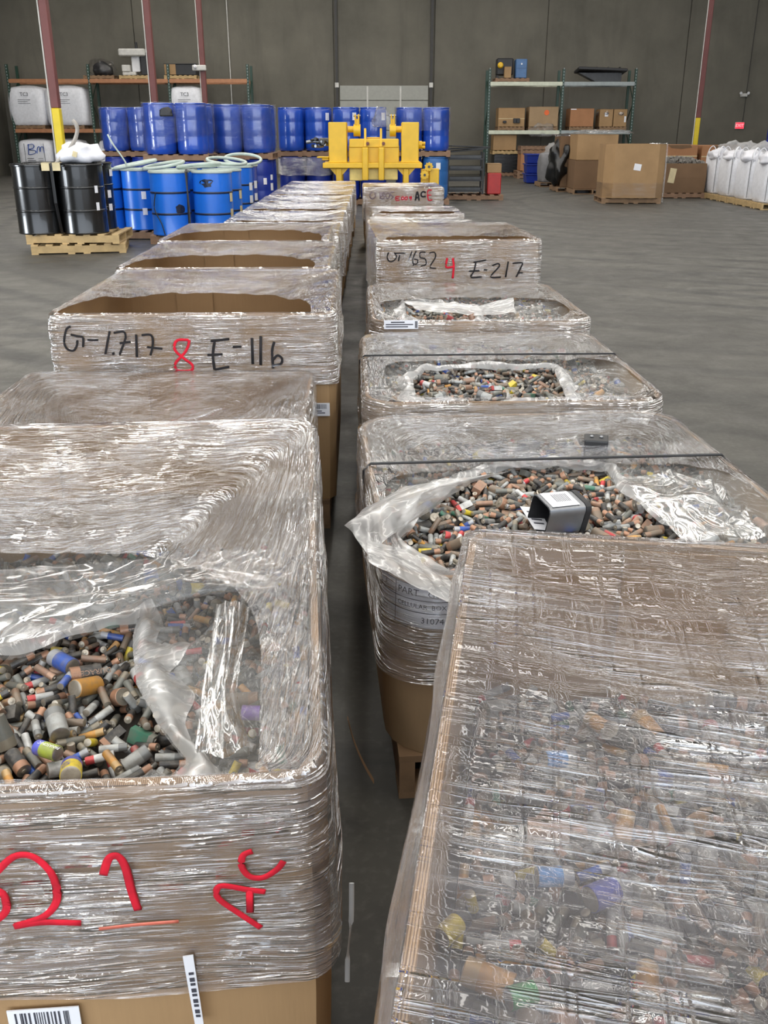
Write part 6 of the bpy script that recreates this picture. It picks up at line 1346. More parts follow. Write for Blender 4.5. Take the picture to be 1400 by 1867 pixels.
PAL = {   # wrapper, band, words, weight
    'copper-topped black': ((36, 36, 38), (164, 122, 96), 36),
    'silver grey': ((168, 170, 168), (120, 122, 122), 17),
    'dull grey': ((104, 106, 100), (136, 128, 112), 15),
    'grimy brown': ((122, 106, 90), (140, 112, 92), 13),
    'orange gold': ((198, 142, 62), (178, 146, 98), 5),
    'blue': ((44, 84, 168), (170, 172, 176), 4),
    'white and red': ((196, 196, 194), (186, 60, 62), 5),
    'yellow': ((214, 190, 50), (60, 60, 62), 2.5),
    'green': ((64, 120, 98), (150, 150, 140), 1.6),
    'red': ((176, 56, 60), (60, 58, 58), 1.8),
    'copper': ((152, 116, 94), (160, 128, 106), 3),
}
PN = list(PAL)
PW = [PAL[p][2] for p in PN]
for p in PN:
    M['w_' + p] = batt_mat(p.replace(' ', '_').replace('-', '_') + '_wrapper', PAL[p][0], 0.36, 0.1)
    M['b_' + p] = batt_mat(p.replace(' ', '_').replace('-', '_') + '_band', PAL[p][1], 0.34, 0.25, 0.4)
M['w_purple'] = batt_mat('purple_wrapper', (140, 104, 190))
M['batt_metal'] = batt_mat('battery_end_metal', (172, 164, 150), 0.4, 0.7, 0.5)


def batt_parts(kind):
    """(wrapper and base, band, plus end) along z, centred; material 1 of the first is the bare base"""
    if kind == 'N9':
        w = MB().span((-0.01325, -0.00875, -0.02425), (0.01325, 0.00875, 0.012))
        b = MB().span((-0.01325, -0.00875, 0.012), (0.01325, 0.00875, 0.0224))
        e = MB()
        poly = [(-0.006 + 0.0035 * math.cos(a), 0.0035 * math.sin(a), 0) for a in (R(90), R(130), R(180), R(230), R(270))]
        poly += [(0.006 + 0.0042 * math.cos(a), 0.0042 * math.sin(a), 0) for a in (R(-90), R(-45), R(0), R(45), R(90))]
        e.prism(poly[::-1], (0, 0, 0.0224), (0, 0, 0.0252))
        return w, b, e
    r, l = SIZE[kind]
    h = l / 2
    n = 12 if kind in ('AA', 'AAA') else 18
    q = 0.16 * l
    w = MB().lathe([(r * 0.93, -h + 0.0006), (r, -h + 0.0014), (r, q)], n, caps=False)
    b = len(w.v)
    w.v += [(r * 0.5 * math.cos(2 * PI * k / n), r * 0.5 * math.sin(2 * PI * k / n), -h) for k in range(n)]
    w.f += [(k, b + k, b + (k + 1) % n, (k + 1) % n) for k in range(n)] + [tuple(b + k for k in range(n - 1, -1, -1))]
    w.mi += [1] * (n + 1)
    bd = MB().lathe([(r, q), (r, h - 0.0035), (r * 0.94, h - 0.0024)], n, caps=False)
    e = MB().lathe([(r * 0.94, h - 0.0024), (r * 0.5, h - 0.0022), (r * 0.36, h - 0.002), (r * 0.34, h - 0.0002), (r * 0.26, h)], n, caps=False)
    b = 4 * n
    e.f.append(tuple(b + k for k in range(n)))
    e.mi.append(0)
    return w, bd, e


BP = {k: batt_parts(k) for k in KIND}
_bm = {}


def batt_mesh(kind, part, mat):
    key = (kind, part, mat)
    if key not in _bm:
        _bm[key] = BP[kind][part].mesh(('battery', 'colour_band', 'terminal')[part], [mat, 'batt_metal'] if part == 0 else mat, 'auto')
    return _bm[key]


def wrapped_text(s, kind, mat, size):
    """printing that runs along a cell and bends round it"""
    key = (kind, s, mat)
    if key not in _bm:
        me = text_mesh(s, size, mat, 'lettering')
        r = SIZE[kind][0] + 0.00025
        for v in me.vertices:
            a = -v.co.y / r
            v.co = (r * math.cos(a), r * math.sin(a), v.co.x - SIZE[kind][1] * 0.17)
        _bm[key] = me
    return _bm[key]


SZW = {'AA': 'AA', 'AAA': 'slim', 'C': 'stout', 'D': 'fat', 'N9': 'square'}


def battery(kind, pal, loc, q, label, group, wrapper=None):
    o = obj('battery', batt_mesh(kind, 0, wrapper or 'w_' + pal))
    o.rotation_mode = 'QUATERNION'
    o.location = loc
    o.rotation_quaternion = q
    tag(o, label, 'battery', group)
    obj('colour_band', batt_mesh(kind, 1, 'b_' + pal), o)
    obj('terminal', batt_mesh(kind, 2, 'batt_metal'), o)
    return o


MIDX = {}
MLIST = []
for p in PN:
    for k in ('w_', 'b_'):
        MIDX[k + p] = len(MLIST)
        MLIST.append(M[k + p])
MIDX['batt_metal'] = len(MLIST)
MLIST.append(M['batt_metal'])
MIDX['bed'] = len(MLIST)
M['bed'] = plain('battery_bed', (58, 52, 46), 0.8)
MLIST.append(M['bed'])
import numpy as np
NPB = {k: [(np.array(m.v), m.f, m.mi) for m in BP[k]] for k in KIND}


LOOSE = []


def pile(box, z0, seed, label, flip=False, lift=lambda x, y: 0.0, keep=1e9, pick=None, n_pick=0, plabel='', group='', no=None):
    """fill a box with the settled heap; the n_pick batteries that pick() scores are single things"""
    rnd = random.Random(seed)
    mw = Matrix.Translation(box.o.location) @ box.o.rotation_euler.to_matrix().to_4x4()
    qw = mw.to_quaternion()
    V, F, MI = [], [], []
    nb = 0
    chosen = 0
    for i, (k, p, q) in enumerate(items[:int(keep)]):
        pal = rnd.choices(PN, PW)[0]
        if k in 'CD' and rnd.random() < (0.7 if k == 'D' else 0.45):
            k = 'AA'
        p = p.copy()
        if flip:
            p.x, p.y = -p.x, -p.y
            q = Quaternion((0, 0, 1), PI) @ q
        p.x *= (box.w - 0.05) / 1.02
        p.y *= (box.d - 0.05) / 1.18
        rc = box.r - 0.01
        cx, cy = abs(p.x) - (box.w / 2 - box.r), abs(p.y) - (box.d / 2 - box.r)
        if cx > 0 and cy > 0 and math.hypot(cx, cy) > rc - 0.03:
            continue
        p.z += z0 + lift(p.x, p.y)
        if pick and chosen < n_pick and pick(proj(mw @ p), p):
            chosen += 1
            o = battery(k, pal, mw @ p, qw @ q, 'battery', group)
            LOOSE.append((o, proj(mw @ p), pal, SZW[k], abs((qw @ q @ Vector((0, 0, 1))).z), plabel))
            if pal == 'copper-topped black' and k in SIZE and chosen % 2:
                obj('lettering', wrapped_text('DURACELL', k, 'b_copper', SIZE[k][0] * 0.85), o)
            continue
        if no and no(proj(mw @ p)):
            continue
        mat = np.array(q.to_matrix())
        for (vs, fs, ms_), mi in zip(NPB[k], (MIDX['w_' + pal], MIDX['b_' + pal], MIDX['batt_metal'])):
            V.append(vs @ mat.T + np.array(p))
            F += [tuple(nb + j for j in f) for f in fs]
            MI += [MIDX['batt_metal'] if x else mi for x in ms_]
            nb += len(vs)
    # the bed the visible layer lies on
    gx, gy = 14, 16
    bed = [[Vector(((-0.5 + i / gx) * (box.w - 0.045), (-0.5 + j / gy) * (box.d - 0.045), 0)) for i in range(gx + 1)] for j in range(gy + 1)]
    bv = []
    for r_ in bed:
        for p in r_:
            cx, cy = abs(p.x) - (box.w / 2 - box.r), abs(p.y) - (box.d / 2 - box.r)
            if cx > 0 and cy > 0 and math.hypot(cx, cy) > box.r - 0.02:
                s = (box.r - 0.02) / math.hypot(cx, cy)
                p.x, p.y = math.copysign(box.w / 2 - box.r + cx * s, p.x), math.copysign(box.d / 2 - box.r + cy * s, p.y)
            bv.append((p.x, p.y, z0 + 0.004 + lift(p.x, p.y)))
    V.append(np.array(bv))
    for j in range(gy):
        for i in range(gx):
            a = nb + j * (gx + 1) + i
            F.append((a, a + 1, a + gx + 2, a + gx + 1))
            MI.append(MIDX['bed'])
    me = bpy.data.meshes.new('loose_batteries')
    me.from_pydata(np.concatenate(V).tolist(), [], F)
    for m_ in MLIST:
        me.materials.append(m_)
    me.polygons.foreach_set('material_index', MI)
    me.polygons.foreach_set('use_smooth', [True] * len(F))
    me.set_sharp_from_angle(angle=R(40))
    o = obj('loose_batteries', me)
    o.location = box.o.location
    o.rotation_euler = box.o.rotation_euler
    tag(o, label, 'batteries', kind='stuff')
    return o, mw, qw


def inside(poly, p):
    c = False
    for i in range(len(poly)):
        (x0, y0), (x1, y1) = poly[i - 1], poly[i]
        if (y0 > p[1]) != (y1 > p[1]) and p[0] < (x1 - x0) * (p[1] - y0) / (y1 - y0) + x0:
            c = not c
    return c


OPEN1 = [(-40, 1225), (60, 1195), (160, 1168), (250, 1140), (243, 1190), (250, 1260), (290, 1330), (335, 1395), (330, 1440), (-40, 1470)]
SPECIAL = [((158, 1252), 42), ((130, 1405), 44), ((88, 1368), 30), ((205, 1388), 24), ((120, 1240), 22)]


def blocked(p):
    return any(math.hypot(p[0] - c[0], p[1] - c[1]) < r * 0.36 for c, r in SPECIAL)


z1 = 0.47 - PZ
_, mw1, qw1 = pile(L1, z1, 3, 'heap of mixed used batteries under and around the film of the near left box', lift=lambda x, y: 0.035 * math.cos(2.4 * x) * math.cos(2 * y),
                   pick=lambda s, p: inside(OPEN1, s) and not blocked(s) and p.z > z1 + 0.012, n_pick=215,
                   plabel=0, group='loose batteries in the near left box', no=blocked)
# single cells that stand out
def lay(px, py, z, kind, pal, ang, tilt, label, wrapper=None):
    p = pix(px, py, Z=z)
    return battery(kind, pal, p, Euler((0, R(90 + tilt), R(ang))).to_quaternion(), label, None, wrapper)


M['w_violet_blue'] = batt_mat('violet_blue_wrapper', (84, 92, 190))
M['w_lime'] = batt_mat('lime_wrapper', (170, 186, 70))
o = lay(158, 1252, 0.568, 'D', 'orange gold', 62, 22, 'large orange gold cell with bare grey end, in the near left box')
o.children[0].data = batt_mesh('D', 1, 'w_orange gold')
o = lay(130, 1405, 0.573, 'D', 'yellow', 108, 20, 'fat yellow cell with a blue band near the front edge of the left box')
o.children[0].data = batt_mesh('D', 1, 'w_violet_blue')
obj('lettering', wrapped_text('0X', 'D', 'w_violet_blue', 0.022), o).rotation_euler = (0, 0, R(160))
o = lay(86, 1368, 0.578, 'C', 'green', 152, 4, 'lime green and blue cell with white lettering beside the fat yellow cell', 'w_lime')
o.children[0].data = batt_mesh('C', 1, 'w_violet_blue')
obj('lettering', wrapped_text('PANASONIC', 'C', 'paper', 0.0085), o).rotation_euler = (0, 0, R(175))
lay(205, 1388, 0.575, 'AA', 'orange gold', -50, 6, 'shiny gold cell leaning right of the fat yellow cell')
lay(120, 1240, 0.573, 'AA', 'blue', 85, 4, 'bright blue cell just left of the large orange cell')
lay(466, 1300, 0.575, 'C', 'silver grey', 0, 3, 'purple cell showing through the film by the right wall', 'w_purple')

z_ = 0.555 - PZ
pile(R1, z_, 5, 'dense heap of mixed batteries seen blurred through the taut film', flip=True, pick=lambda s, p: 760 < s[0] < 1400 and 1330 < s[1] < 1880 and p.z > z_ + 0.012, n_pick=79,
     plabel=1, group='batteries under the taut film')
for px_, py_, k_, pal_, an_, lab_, w_ in ((962, 1812, 'C', 'green', 20, 'bright green cell lowest under the taut film of the near right box', 'w_bright_green'), (1012, 1598, 'C', 'blue', 5, 'light blue cell mid way under the taut film', 'w_light_blue'),
                                         (1108, 1626, 'D', 'blue', 30, 'fat violet blue cell mid way under the taut film', 'w_violet_blue'), (826, 1690, 'C', 'yellow', 50, 'stout yellow cell by the cardboard edge under the taut film', None),
                                         (1090, 1320, 'C', 'orange gold', 120, 'stout orange cell by the back wall under the taut film', None), (1022, 1384, 'C', 'blue', 8, 'pale blue cell by the back wall under the taut film', 'w_light_blue'),
                                         (1290, 1560, 'C', 'silver grey', 70, 'stout silver cell far to the side under the taut film', None), (1180, 1790, 'C', 'orange gold', 75, 'stout orange cell near the bottom under the taut film', None)):
    M.setdefault('w_bright_green', batt_mat('bright_green_wrapper', (30, 170, 84))) if w_ == 'w_bright_green' else None
    M.setdefault('w_light_blue', batt_mat('light_blue_wrapper', (70, 140, 210))) if w_ == 'w_light_blue' and 'w_light_blue' not in M else None
    lay(px_, py_, 0.625, k_, pal_, an_, 4, lab_, w_)

# larger things lying on the heap of the part label box
c = pix(1016, 936, Z=0.637)
o = thing('metal_tin', c, 'open square metal tin with a paper label, lying on the batteries', 'tin')
o.rotation_euler = (R(12), R(4), R(24))
hs = 0.042
for nm, x0, x1, g, mt in (('tin_body', -0.055, 0.05, 1.0, 'steel'), ('end_cap', 0.05, 0.066, 1.03, 'dark')):
    m = MB()
    m.grid([[Vector((x, y * g, z * g)) for y, z, s_ in rrect(hs, hs, 0.014, 32)] for x in (x0, x1)], 0, True)
    m._add([Vector((x1, y * g, z * g)) for y, z, s_ in rrect(hs, hs, 0.014, 32)], [tuple(range(32))])
    m.build(nm, mt, o, 'auto')
m = MB()
m.grid([[Vector((x, y * g, z * g)) for y, z, s_ in rrect(hs, hs, 0.014, 32)] for x, g in ((-0.055, 1.0), (-0.056, 0.94), (0.04, 0.92))], 0, True)
m._add([Vector((0.04, y * 0.92, z * 0.92)) for y, z, s_ in rrect(hs, hs, 0.014, 32)], [tuple(range(32))])
m.build('dark_inside', 'dark', o, 'auto')
lb = MB().span((-0.045, -0.032, hs + 0.0004), (0.035, 0.032, hs + 0.001)).build('paper_label', 'paper', o)
m = MB()
for k in range(9):
    m.span((-0.02 + 0.005 * k, -0.012, hs + 0.0011), (-0.018 + 0.005 * k, 0.022, hs + 0.0014))
tag(m.build('printing', 'print', lb), kind='stuff')
q_ = [pix(x_, y_, Z=z_) for x_, y_, z_ in ((948, 924, 0.625), (982, 927, 0.615), (1004, 968, 0.60), (974, 965, 0.61))]
m = MB()
m.prism(q_, (0, 0, 0), (0, 0, 0.0015))
pp_ = tag(m.build('paper_slip', 'paper'), 'white paper slip tucked under the open square tin', 'paper')
m = MB()
for k in range(4):
    f = 0.2 + 0.17 * k
    a_, b_ = q_[0].lerp(q_[3], f), q_[1].lerp(q_[2], f)
    a2, b2 = q_[0].lerp(q_[3], f + 0.05), q_[1].lerp(q_[2], f + 0.05)
    m.prism([a_.lerp(b_, .2), a_.lerp(b_, .8), a2.lerp(b2, .8), a2.lerp(b2, .2)], (0, 0, 0.0016), (0, 0, 0.0021))
tag(m.build('printed_lines', 'print', pp_), kind='stuff')
lay(872, 832, 0.575, 'D', 'yellow', 110, 30, 'fat yellow cell behind the strap under the film of the part label box')
for px_, py_, sz_, mt, an_, lab_ in ((906, 836, 0.052, 'dark', 20, 'dark square block battery beside the yellow cell behind the strap'), (1084, 836, 0.075, 'dark', -12, 'large dark block battery behind the strap, under the film'),
                                     (962, 832, 0.055, 'grey', 35, 'grey block battery midway behind the strap under the film')):
    o = thing('block_battery', pix(px_, py_, Z=0.55), lab_, 'battery', R(an_))
    bevel(MB().span((-sz_ / 2, -sz_ / 2, 0), (sz_ / 2, sz_ / 2, sz_ * 0.95)).build('case', mt, o), 0.005, 2)
    for sx in (-0.2, 0.2):
        MB().lathe([(0.005, 0), (0.0065, 0.003), (0.004, 0.006)], 10, 0, (sx * sz_, 0.0, sz_ * 0.95)).build('terminal', 'steel', o)

# every loose cell is told apart by its look and by what it lies beside
MARKS = ([((158, 1252), 'the large orange gold cell'), ((130, 1405), 'the fat yellow cell'), ((86, 1368), 'the lime green cell'), ((205, 1388), 'the shiny gold cell'), ((120, 1240), 'the bright blue cell'),
          ((246, 1170), "the liner's upper corner"), ((255, 1265), "the liner's side fold"), ((320, 1385), "the liner's lower fold"), ((60, 1195), 'the upper film edge'), ((250, 1425), 'the front rim'), ((0, 1320), 'the frame edge')],
         [((962, 1812), 'the bright green cell'), ((1012, 1598), 'the light blue cell'), ((1108, 1626), 'the violet blue cell'), ((826, 1690), 'the stout yellow cell'), ((1090, 1320), 'the orange cell by the back wall'),
          ((1022, 1384), 'the pale blue cell'), ((1290, 1560), 'the stout silver cell'), ((1180, 1790), 'the lower orange cell'), ((1395, 1700), 'the frame edge')])
NTH = ['', 'second ', 'third ', 'fourth ', 'fifth ', 'sixth ', 'seventh ', 'eighth ']
cells = {}
for o, s, pal, szw, up, k_ in LOOSE:
    d, c, nm = min((math.hypot(s[0] - c[0], s[1] - c[1]), c, n) for c, n in MARKS[k_])
    dx_, dy_ = s[0] - c[0], s[1] - c[1]
    side = ('right of' if dx_ > 0 else 'left of') if abs(dx_) > abs(dy_) else ('below' if dy_ > 0 else 'above')
    pose = 'upended ' if up > 0.75 else ('tilted ' if up > 0.35 else '')
    cells.setdefault(('%s%s %s battery' % (pose, pal, szw), side, nm, k_), []).append((d, o))
for (look, side, nm, k_), l in cells.items():
    for i, (d, o) in enumerate(sorted(l, key=lambda q: q[0])):
        o['label'] = '%s%s%s%s %s %s' % (NTH[min(i, 7)], 'nearest ' if i else '', look, ' under film' if k_ else '', side, nm)

pile(R2, 0.475 - PZ, 7, 'heap of mixed used batteries in the part label box', lift=lambda x, y: 0.05 * math.cos(2.2 * x) * math.cos(2.0 * (y + 0.1)))
pile(R3, 0.50 - PZ, 9, 'heap of corroded brownish batteries in the second box behind the near right box', flip=True, lift=lambda x, y: 0.03 * math.cos(2.5 * x), keep=1700)
pile(R4, 0.53 - PZ, 11, 'heap of small brownish batteries in the grey label box', lift=lambda x, y: 0.02 * math.cos(2.5 * x), keep=1500)


# ------------------------------------------------------------------ polythene liners and loose sheets
def liner(box, label, opening, z_open, z_wall, n=150, k=16, amp=0.02, seed=0, fold=0.05, reach=None, hem_up=0.0):
    """bag liner: hangs down the inside walls, folds in over the batteries, leaving a ragged opening"""
    o = thing('bag_liner', box.o.location, label, 'bag liner', box.o.rotation_euler.z)
    pts = [local(box.o, pix(px, py, Z=z_open + PZ)) for px, py in opening]
    c = sum((Vector((p.x, p.y)) for p in pts), Vector((0, 0))) / len(pts)
    per = rrect(box.w / 2 - 0.02, box.d / 2 - 0.02, max(box.r - 0.02, 0.02), n)

    def hit(d):
        best = None
        for i in range(len(pts)):
            a, b = Vector((pts[i - 1].x, pts[i - 1].y)) - c, Vector((pts[i].x, pts[i].y)) - c
            e = b - a
            den = d.x * e.y - d.y * e.x
            if abs(den) < 1e-9:
                continue
            t_ = (a.x * e.y - a.y * e.x) / den
            u = (a.x * d.y - a.y * d.x) / den
            if t_ > 0 and -1e-6 <= u <= 1 + 1e-6:
                best = t_ if best is None else max(best, t_)
        return best or 0.3
    rows = []
    uv = []
    for kk in range(k + 1):
        f = kk / k
        row = []
        for x, y, s in per:
            d = Vector((x, y)) - c
            D = d.length
            d.normalize()
            h = min(hit(d), D - 0.015)
            dist = D + (h - D) * f
            p = c + d * dist
            span = D - h
            z = z_wall + (z_open - z_wall) * (1 - (1 - f) ** 2)
            amp2 = amp * min(1, span / 0.12)
            z += amp2 * (0.9 * abs(ns((p.x * 6 + seed, p.y * 6, seed))) + 0.5 * ns((p.x * 14, p.y * 14 + seed, 3)))
            crease = abs(ns((s * 5 + seed, f * 0.8, 1.7)))
            z += amp2 * 0.9 * max(0, 0.25 - crease) * 4 * (0.3 + 0.7 * f)
            row.append(Vector((p.x, p.y, z)))
            uv.append((s, f * span))
        row.append(row[0])
        uv.append((2 * (box.w + box.d), uv[-1][1]))
        rows.append(row)
    m = MB()
    m.uv = uv
    m.grid(rows)
    m.build('folded_sheet', 'liner', o, True)
    # the hem folded back on itself: a second, milkier layer
    rows, uv = [], []
    inner = [None] * n
    for kk in range(7):
        f = kk / 6
        row = []
        for i, (x, y, s) in enumerate(per):
            d = Vector((x, y)) - c
            D = d.length
            d.normalize()
            h = min(hit(d), D - 0.015)
            wdt = min(fold * (0.6 + 1.3 * abs(ns((s * 2.3 + seed, 4, 1)))), max(D - h - 0.01, 0.003))
            p = c + d * (h + wdt * f)
            up = 0.018 * math.sin(PI * min(1, f * 1.15)) + 0.006
            z = z_open + up + amp * 1.2 * (abs(ns((p.x * 7 + seed, p.y * 7, seed))) + 0.5 * ns((p.x * 15, p.y * 15 + seed, 3))) + hem_up * f
            row.append(Vector((p.x, p.y, z)))
            uv.append((s, f * wdt))
        row.append(row[0])
        uv.append((2 * (box.w + box.d), uv[-1][1]))
        rows.append(row)
    m = MB()
    m.uv = uv
    m.grid(rows)
    m.build('folded_hem', 'liner_thick', o, True)
    return o


def sheet(parent, name, corners, nu, nv, amp, seed, mat='liner', bulge=0.0):
    """loose sheet between control rows of world points"""
    rows, uv = [], []
    R_ = len(corners)
    C_ = len(corners[0])
    G_ = [[local(parent, p) for p in r] for r in corners]

    def sample(r, u):
        x = u * (C_ - 1)
        i = min(int(x), C_ - 2)
        f = x - i
        f = f * f * (3 - 2 * f) * 0.4 + f * 0.6
        return r[i].lerp(r[i + 1], f)
    for j in range(nv + 1):
        v = j / nv * (R_ - 1)
        a = min(int(v), R_ - 2)
        row = []
        for i in range(nu + 1):
            u = i / nu
            p = sample(G_[a], u).lerp(sample(G_[a + 1], u), v - a)
            cr = abs(ns((u * 3 + seed, j / nv * 2, seed * 1.3)))
            dz = amp * (ns((u * 3.2 + seed, j / nv * 2.6, 1)) + 0.6 * max(0, 0.22 - cr) * 4) + bulge * math.sin(PI * u) * math.sin(PI * j / nv)
            row.append(p + Vector((dz * 0.25, -dz * 0.3, dz)))
            uv.append((u * 0.6, j / nv * 0.4))
        rows.append(row)
    m = MB()
    m.uv = uv
    m.grid(rows)
    return m.build(name, mat, parent, True)


l1 = liner(L1, 'clear polythene liner folded in over the batteries of the near left box',
           [(-260, 1240), (-60, 1222), (60, 1195), (160, 1168), (250, 1140), (243, 1190), (250, 1260), (290, 1330), (345, 1400), (300, 1428), (100, 1440), (-260, 1480)], 0.575 - PZ, 0.66 - PZ, n=240, k=30, amp=0.026, seed=2.1, fold=0.10)
sheet(l1, 'loose_flap', [[pix(-60, 1040, Z=0.69), pix(200, 1030, Z=0.70), pix(400, 1000, Z=0.71), pix(520, 1010, Z=0.72)],
                         [pix(-60, 1110, Z=0.66), pix(180, 1090, Z=0.67), pix(330, 1060, Z=0.68), pix(505, 1080, Z=0.68)],
                         [pix(-60, 1185, Z=0.63), pix(120, 1150, Z=0.64), pix(260, 1110, Z=0.65), pix(380, 1080, Z=0.66)]], 60, 30, 0.012, 4.4)
sheet(l1, 'hanging_fold', [[pix(395, 1100, Z=0.70), pix(425, 1095, Z=0.71), pix(455, 1110, Z=0.69)], [pix(370, 1250, Z=0.66), pix(405, 1250, Z=0.675), pix(430, 1260, Z=0.65)],
                           [pix(355, 1370, Z=0.64), pix(405, 1388, Z=0.65), pix(455, 1360, Z=0.63)]], 24, 40, 0.010, 9.1, 'liner')
l2 = liner(R2, 'milky polythene liner spread over the rim of the part label box',
           [(728, 992), (790, 930), (850, 880), (950, 858), (1105, 864), (1130, 905), (1190, 950), (1255, 985), (1150, 1030), (1000, 1070), (850, 1090), (790, 1032)], 0.575 - PZ, 0.61 - PZ, n=220, k=22, amp=0.02, seed=5.2, fold=0.07)
sheet(l2, 'turned_out_corner', [[pix(660, 930, Z=0.60), pix(740, 885, Z=0.62), pix(830, 872, Z=0.64), pix(930, 860, Z=0.62)],
                                [pix(626, 962, Z=0.61), pix(690, 925, Z=0.66), pix(770, 905, Z=0.65), pix(860, 880, Z=0.60)],
                                [pix(672, 1010, Z=0.60), pix(700, 985, Z=0.62), pix(740, 960, Z=0.61), pix(790, 925, Z=0.585)]], 50, 30, 0.012, 1.3, 'liner_thick')
sheet(l2, 'front_fold', [[pix(668, 985, Z=0.63), pix(730, 1000, Z=0.605), pix(790, 1040, Z=0.60), pix(845, 1075, Z=0.60)],
                         [pix(672, 1025, Z=0.625), pix(720, 1050, Z=0.63), pix(780, 1080, Z=0.63), pix(850, 1110, Z=0.62)]], 40, 14, 0.01, 6.3, 'liner_thick')
sheet(l2, 'crumpled_flap', [[pix(1120, 870, Z=0.60), pix(1220, 858, Z=0.63), pix(1300, 880, Z=0.63), pix(1330, 905, Z=0.61)],
                            [pix(1165, 915, Z=0.62), pix(1240, 905, Z=0.66), pix(1310, 930, Z=0.66), pix(1360, 940, Z=0.62)],
                            [pix(1240, 985, Z=0.60), pix(1290, 985, Z=0.62), pix(1340, 985, Z=0.63), pix(1400, 990, Z=0.61)]], 44, 30, 0.022, 8.8, 'liner')
liner(R3, 'crumpled clear liner around the batteries of the box with the second strap',
      [(758, 735), (752, 700), (775, 683), (840, 680), (930, 676), (1005, 678), (1025, 715), (1035, 735), (900, 745)], 0.585 - PZ, 0.62 - PZ, n=160, k=16, amp=0.028, seed=3.3, fold=0.07)
l4 = liner(R4, 'crumpled clear liner in the grey label box', [(742, 590), (738, 560), (780, 560), (860, 570), (866, 592), (800, 598)], 0.605 - PZ, 0.64 - PZ, n=140, k=14, amp=0.035, seed=7.7, fold=0.07)
sheet(l4, 'raised_fold', [[pix(735, 548, Z=0.66), pix(800, 552, Z=0.67), pix(870, 558, Z=0.67), pix(935, 545, Z=0.68)], [pix(760, 565, Z=0.64), pix(830, 570, Z=0.65), pix(880, 575, Z=0.65), pix(940, 570, Z=0.65)]], 30, 10, 0.014, 2.7, 'liner_thick')

# ------------------------------------------------------------------ steel columns
def column(px, py, Y, label, w=0.15, split=1.93, box_z=None, lean=None):
    p = pix(px, py, Y=Y)
    o = thing('steel_column', (p.x, Y, 0), label, 'column')
    bevel(MB().span((-w / 2, -w / 2, 0), (w / 2, w / 2, split)).build('painted_base', 'column_yellow', o), 0.012)
    bevel(MB().span((-w / 2, -w / 2, split), (w / 2, w / 2, ZC)).build('shaft', 'column_red', o), 0.012)
    MB().span((-0.2, -0.2, 0), (0.2, 0.2, 0.02)).build('base_plate', 'column_yellow', o)
    MB().cyl((-w / 2 - 0.02, -w / 2 + 0.02, 1.0), (-w / 2 - 0.02, -w / 2 + 0.02, 7.5), 0.014, 8).build('conduit', 'fitting', o)
    if box_z:
        b = bevel(MB().span((-0.3, -w / 2 - 0.13, box_z - 0.08), (0.12, -w / 2 - 0.002, box_z + 0.08)).build('light_fitting', 'fitting', o), 0.02)
        MB().lathe([(0.055, 0), (0.06, 0.05), (0.03, 0.09)], 12, 0, (-0.2, -w / 2 - 0.13, box_z + 0.02), (0, -1, 0.2)).build('lamp_head', 'white', b)
    return o


column(112, 275, 19.0, 'thick oxide red column with yellow base and white light box by the black drums', box_z=3.9)
column(281, 170, 25.5, 'oxide red column behind the blue drums, passing the white machine on the rack')
column(373, 170, 32.0, 'thin oxide red column with small white box in front of the orange beam', box_z=3.35)
column(1269, 240, 32.0, 'lone oxide red column with yellow base near the exit sign')


# ------------------------------------------------------------------ drums
def drum(x, y, z, col, label, group=None, rim='rim_pale', ring='hoop_dark', papers=(), plastic=False, rz=0.0, h=0.88, r=0.289):
    o = thing('drum', (x, y, z), label, 'drum', rz, group)
    if plastic:
        prof = [(r * 0.9, 0), (r * 0.97, 0.03), (r, 0.09), (r, 0.28), (r * 0.985, 0.30), (r, 0.32), (r, 0.56), (r * 0.985, 0.58), (r, 0.60), (r * 0.99, 0.80), (r * 0.95, 0.845), (r * 0.93, h - 0.02)]
        MB().lathe(prof, 30).build('shell', col, o, 'auto')
        MB().lathe([(r * 0.95, h - 0.03), (r * 0.985, h - 0.026), (r * 0.985, h - 0.004), (r * 0.95, h), (r * 0.8, h - 0.004), (r * 0.78, h - 0.018)], 30).build('lid', rim, o, 'auto')
    else:
        prof = [(r * 0.985, 0.0), (r, 0.012), (r * 0.985, 0.025), (r * 0.975, h * 0.33), (r * 0.975, h * 0.67), (r * 0.975, h - 0.03)]
        MB().lathe(prof, 32).build('shell', col, o, 'auto')
        for k in (0.335, 0.665):
            MB().lathe([(r * 0.972, h * k - 0.016), (r * 1.0, h * k - 0.006), (r * 1.0, h * k + 0.006), (r * 0.972, h * k + 0.016)], 32, caps=False).build('rolling_hoop', ring, o, True)
        MB().lathe([(r * 0.96, h - 0.035), (r * 1.02, h - 0.028), (r * 1.025, h - 0.012), (r * 1.0, h + 0.002), (r * 0.96, h + 0.002), (r * 0.95, h - 0.014)], 32).build('closure_ring', rim, o, 'auto')
        MB().lathe([(r * 0.945, h - 0.016), (r * 0.86, h - 0.008), (0.02, h - 0.008)], 32).build('lid', rim, o, 'auto')
    for a, zz, w, hh, mt in papers:      # labels curved round the shell
        m = MB()
        n = 5
        rows = []
        for dz in (0, hh):
            rows.append([Vector(((r + 0.002) * math.cos(R(a) + (i / n - 0.5) * w / r), (r + 0.002) * math.sin(R(a) + (i / n - 0.5) * w / r), zz + dz)) for i in range(n + 1)])
        m.grid(rows)
        p = m.build('paper_label', mt, o)
    return o


def pairs(x, y, dx=0.595):
    return ((x - dx / 2, y), (x + dx / 2, y))


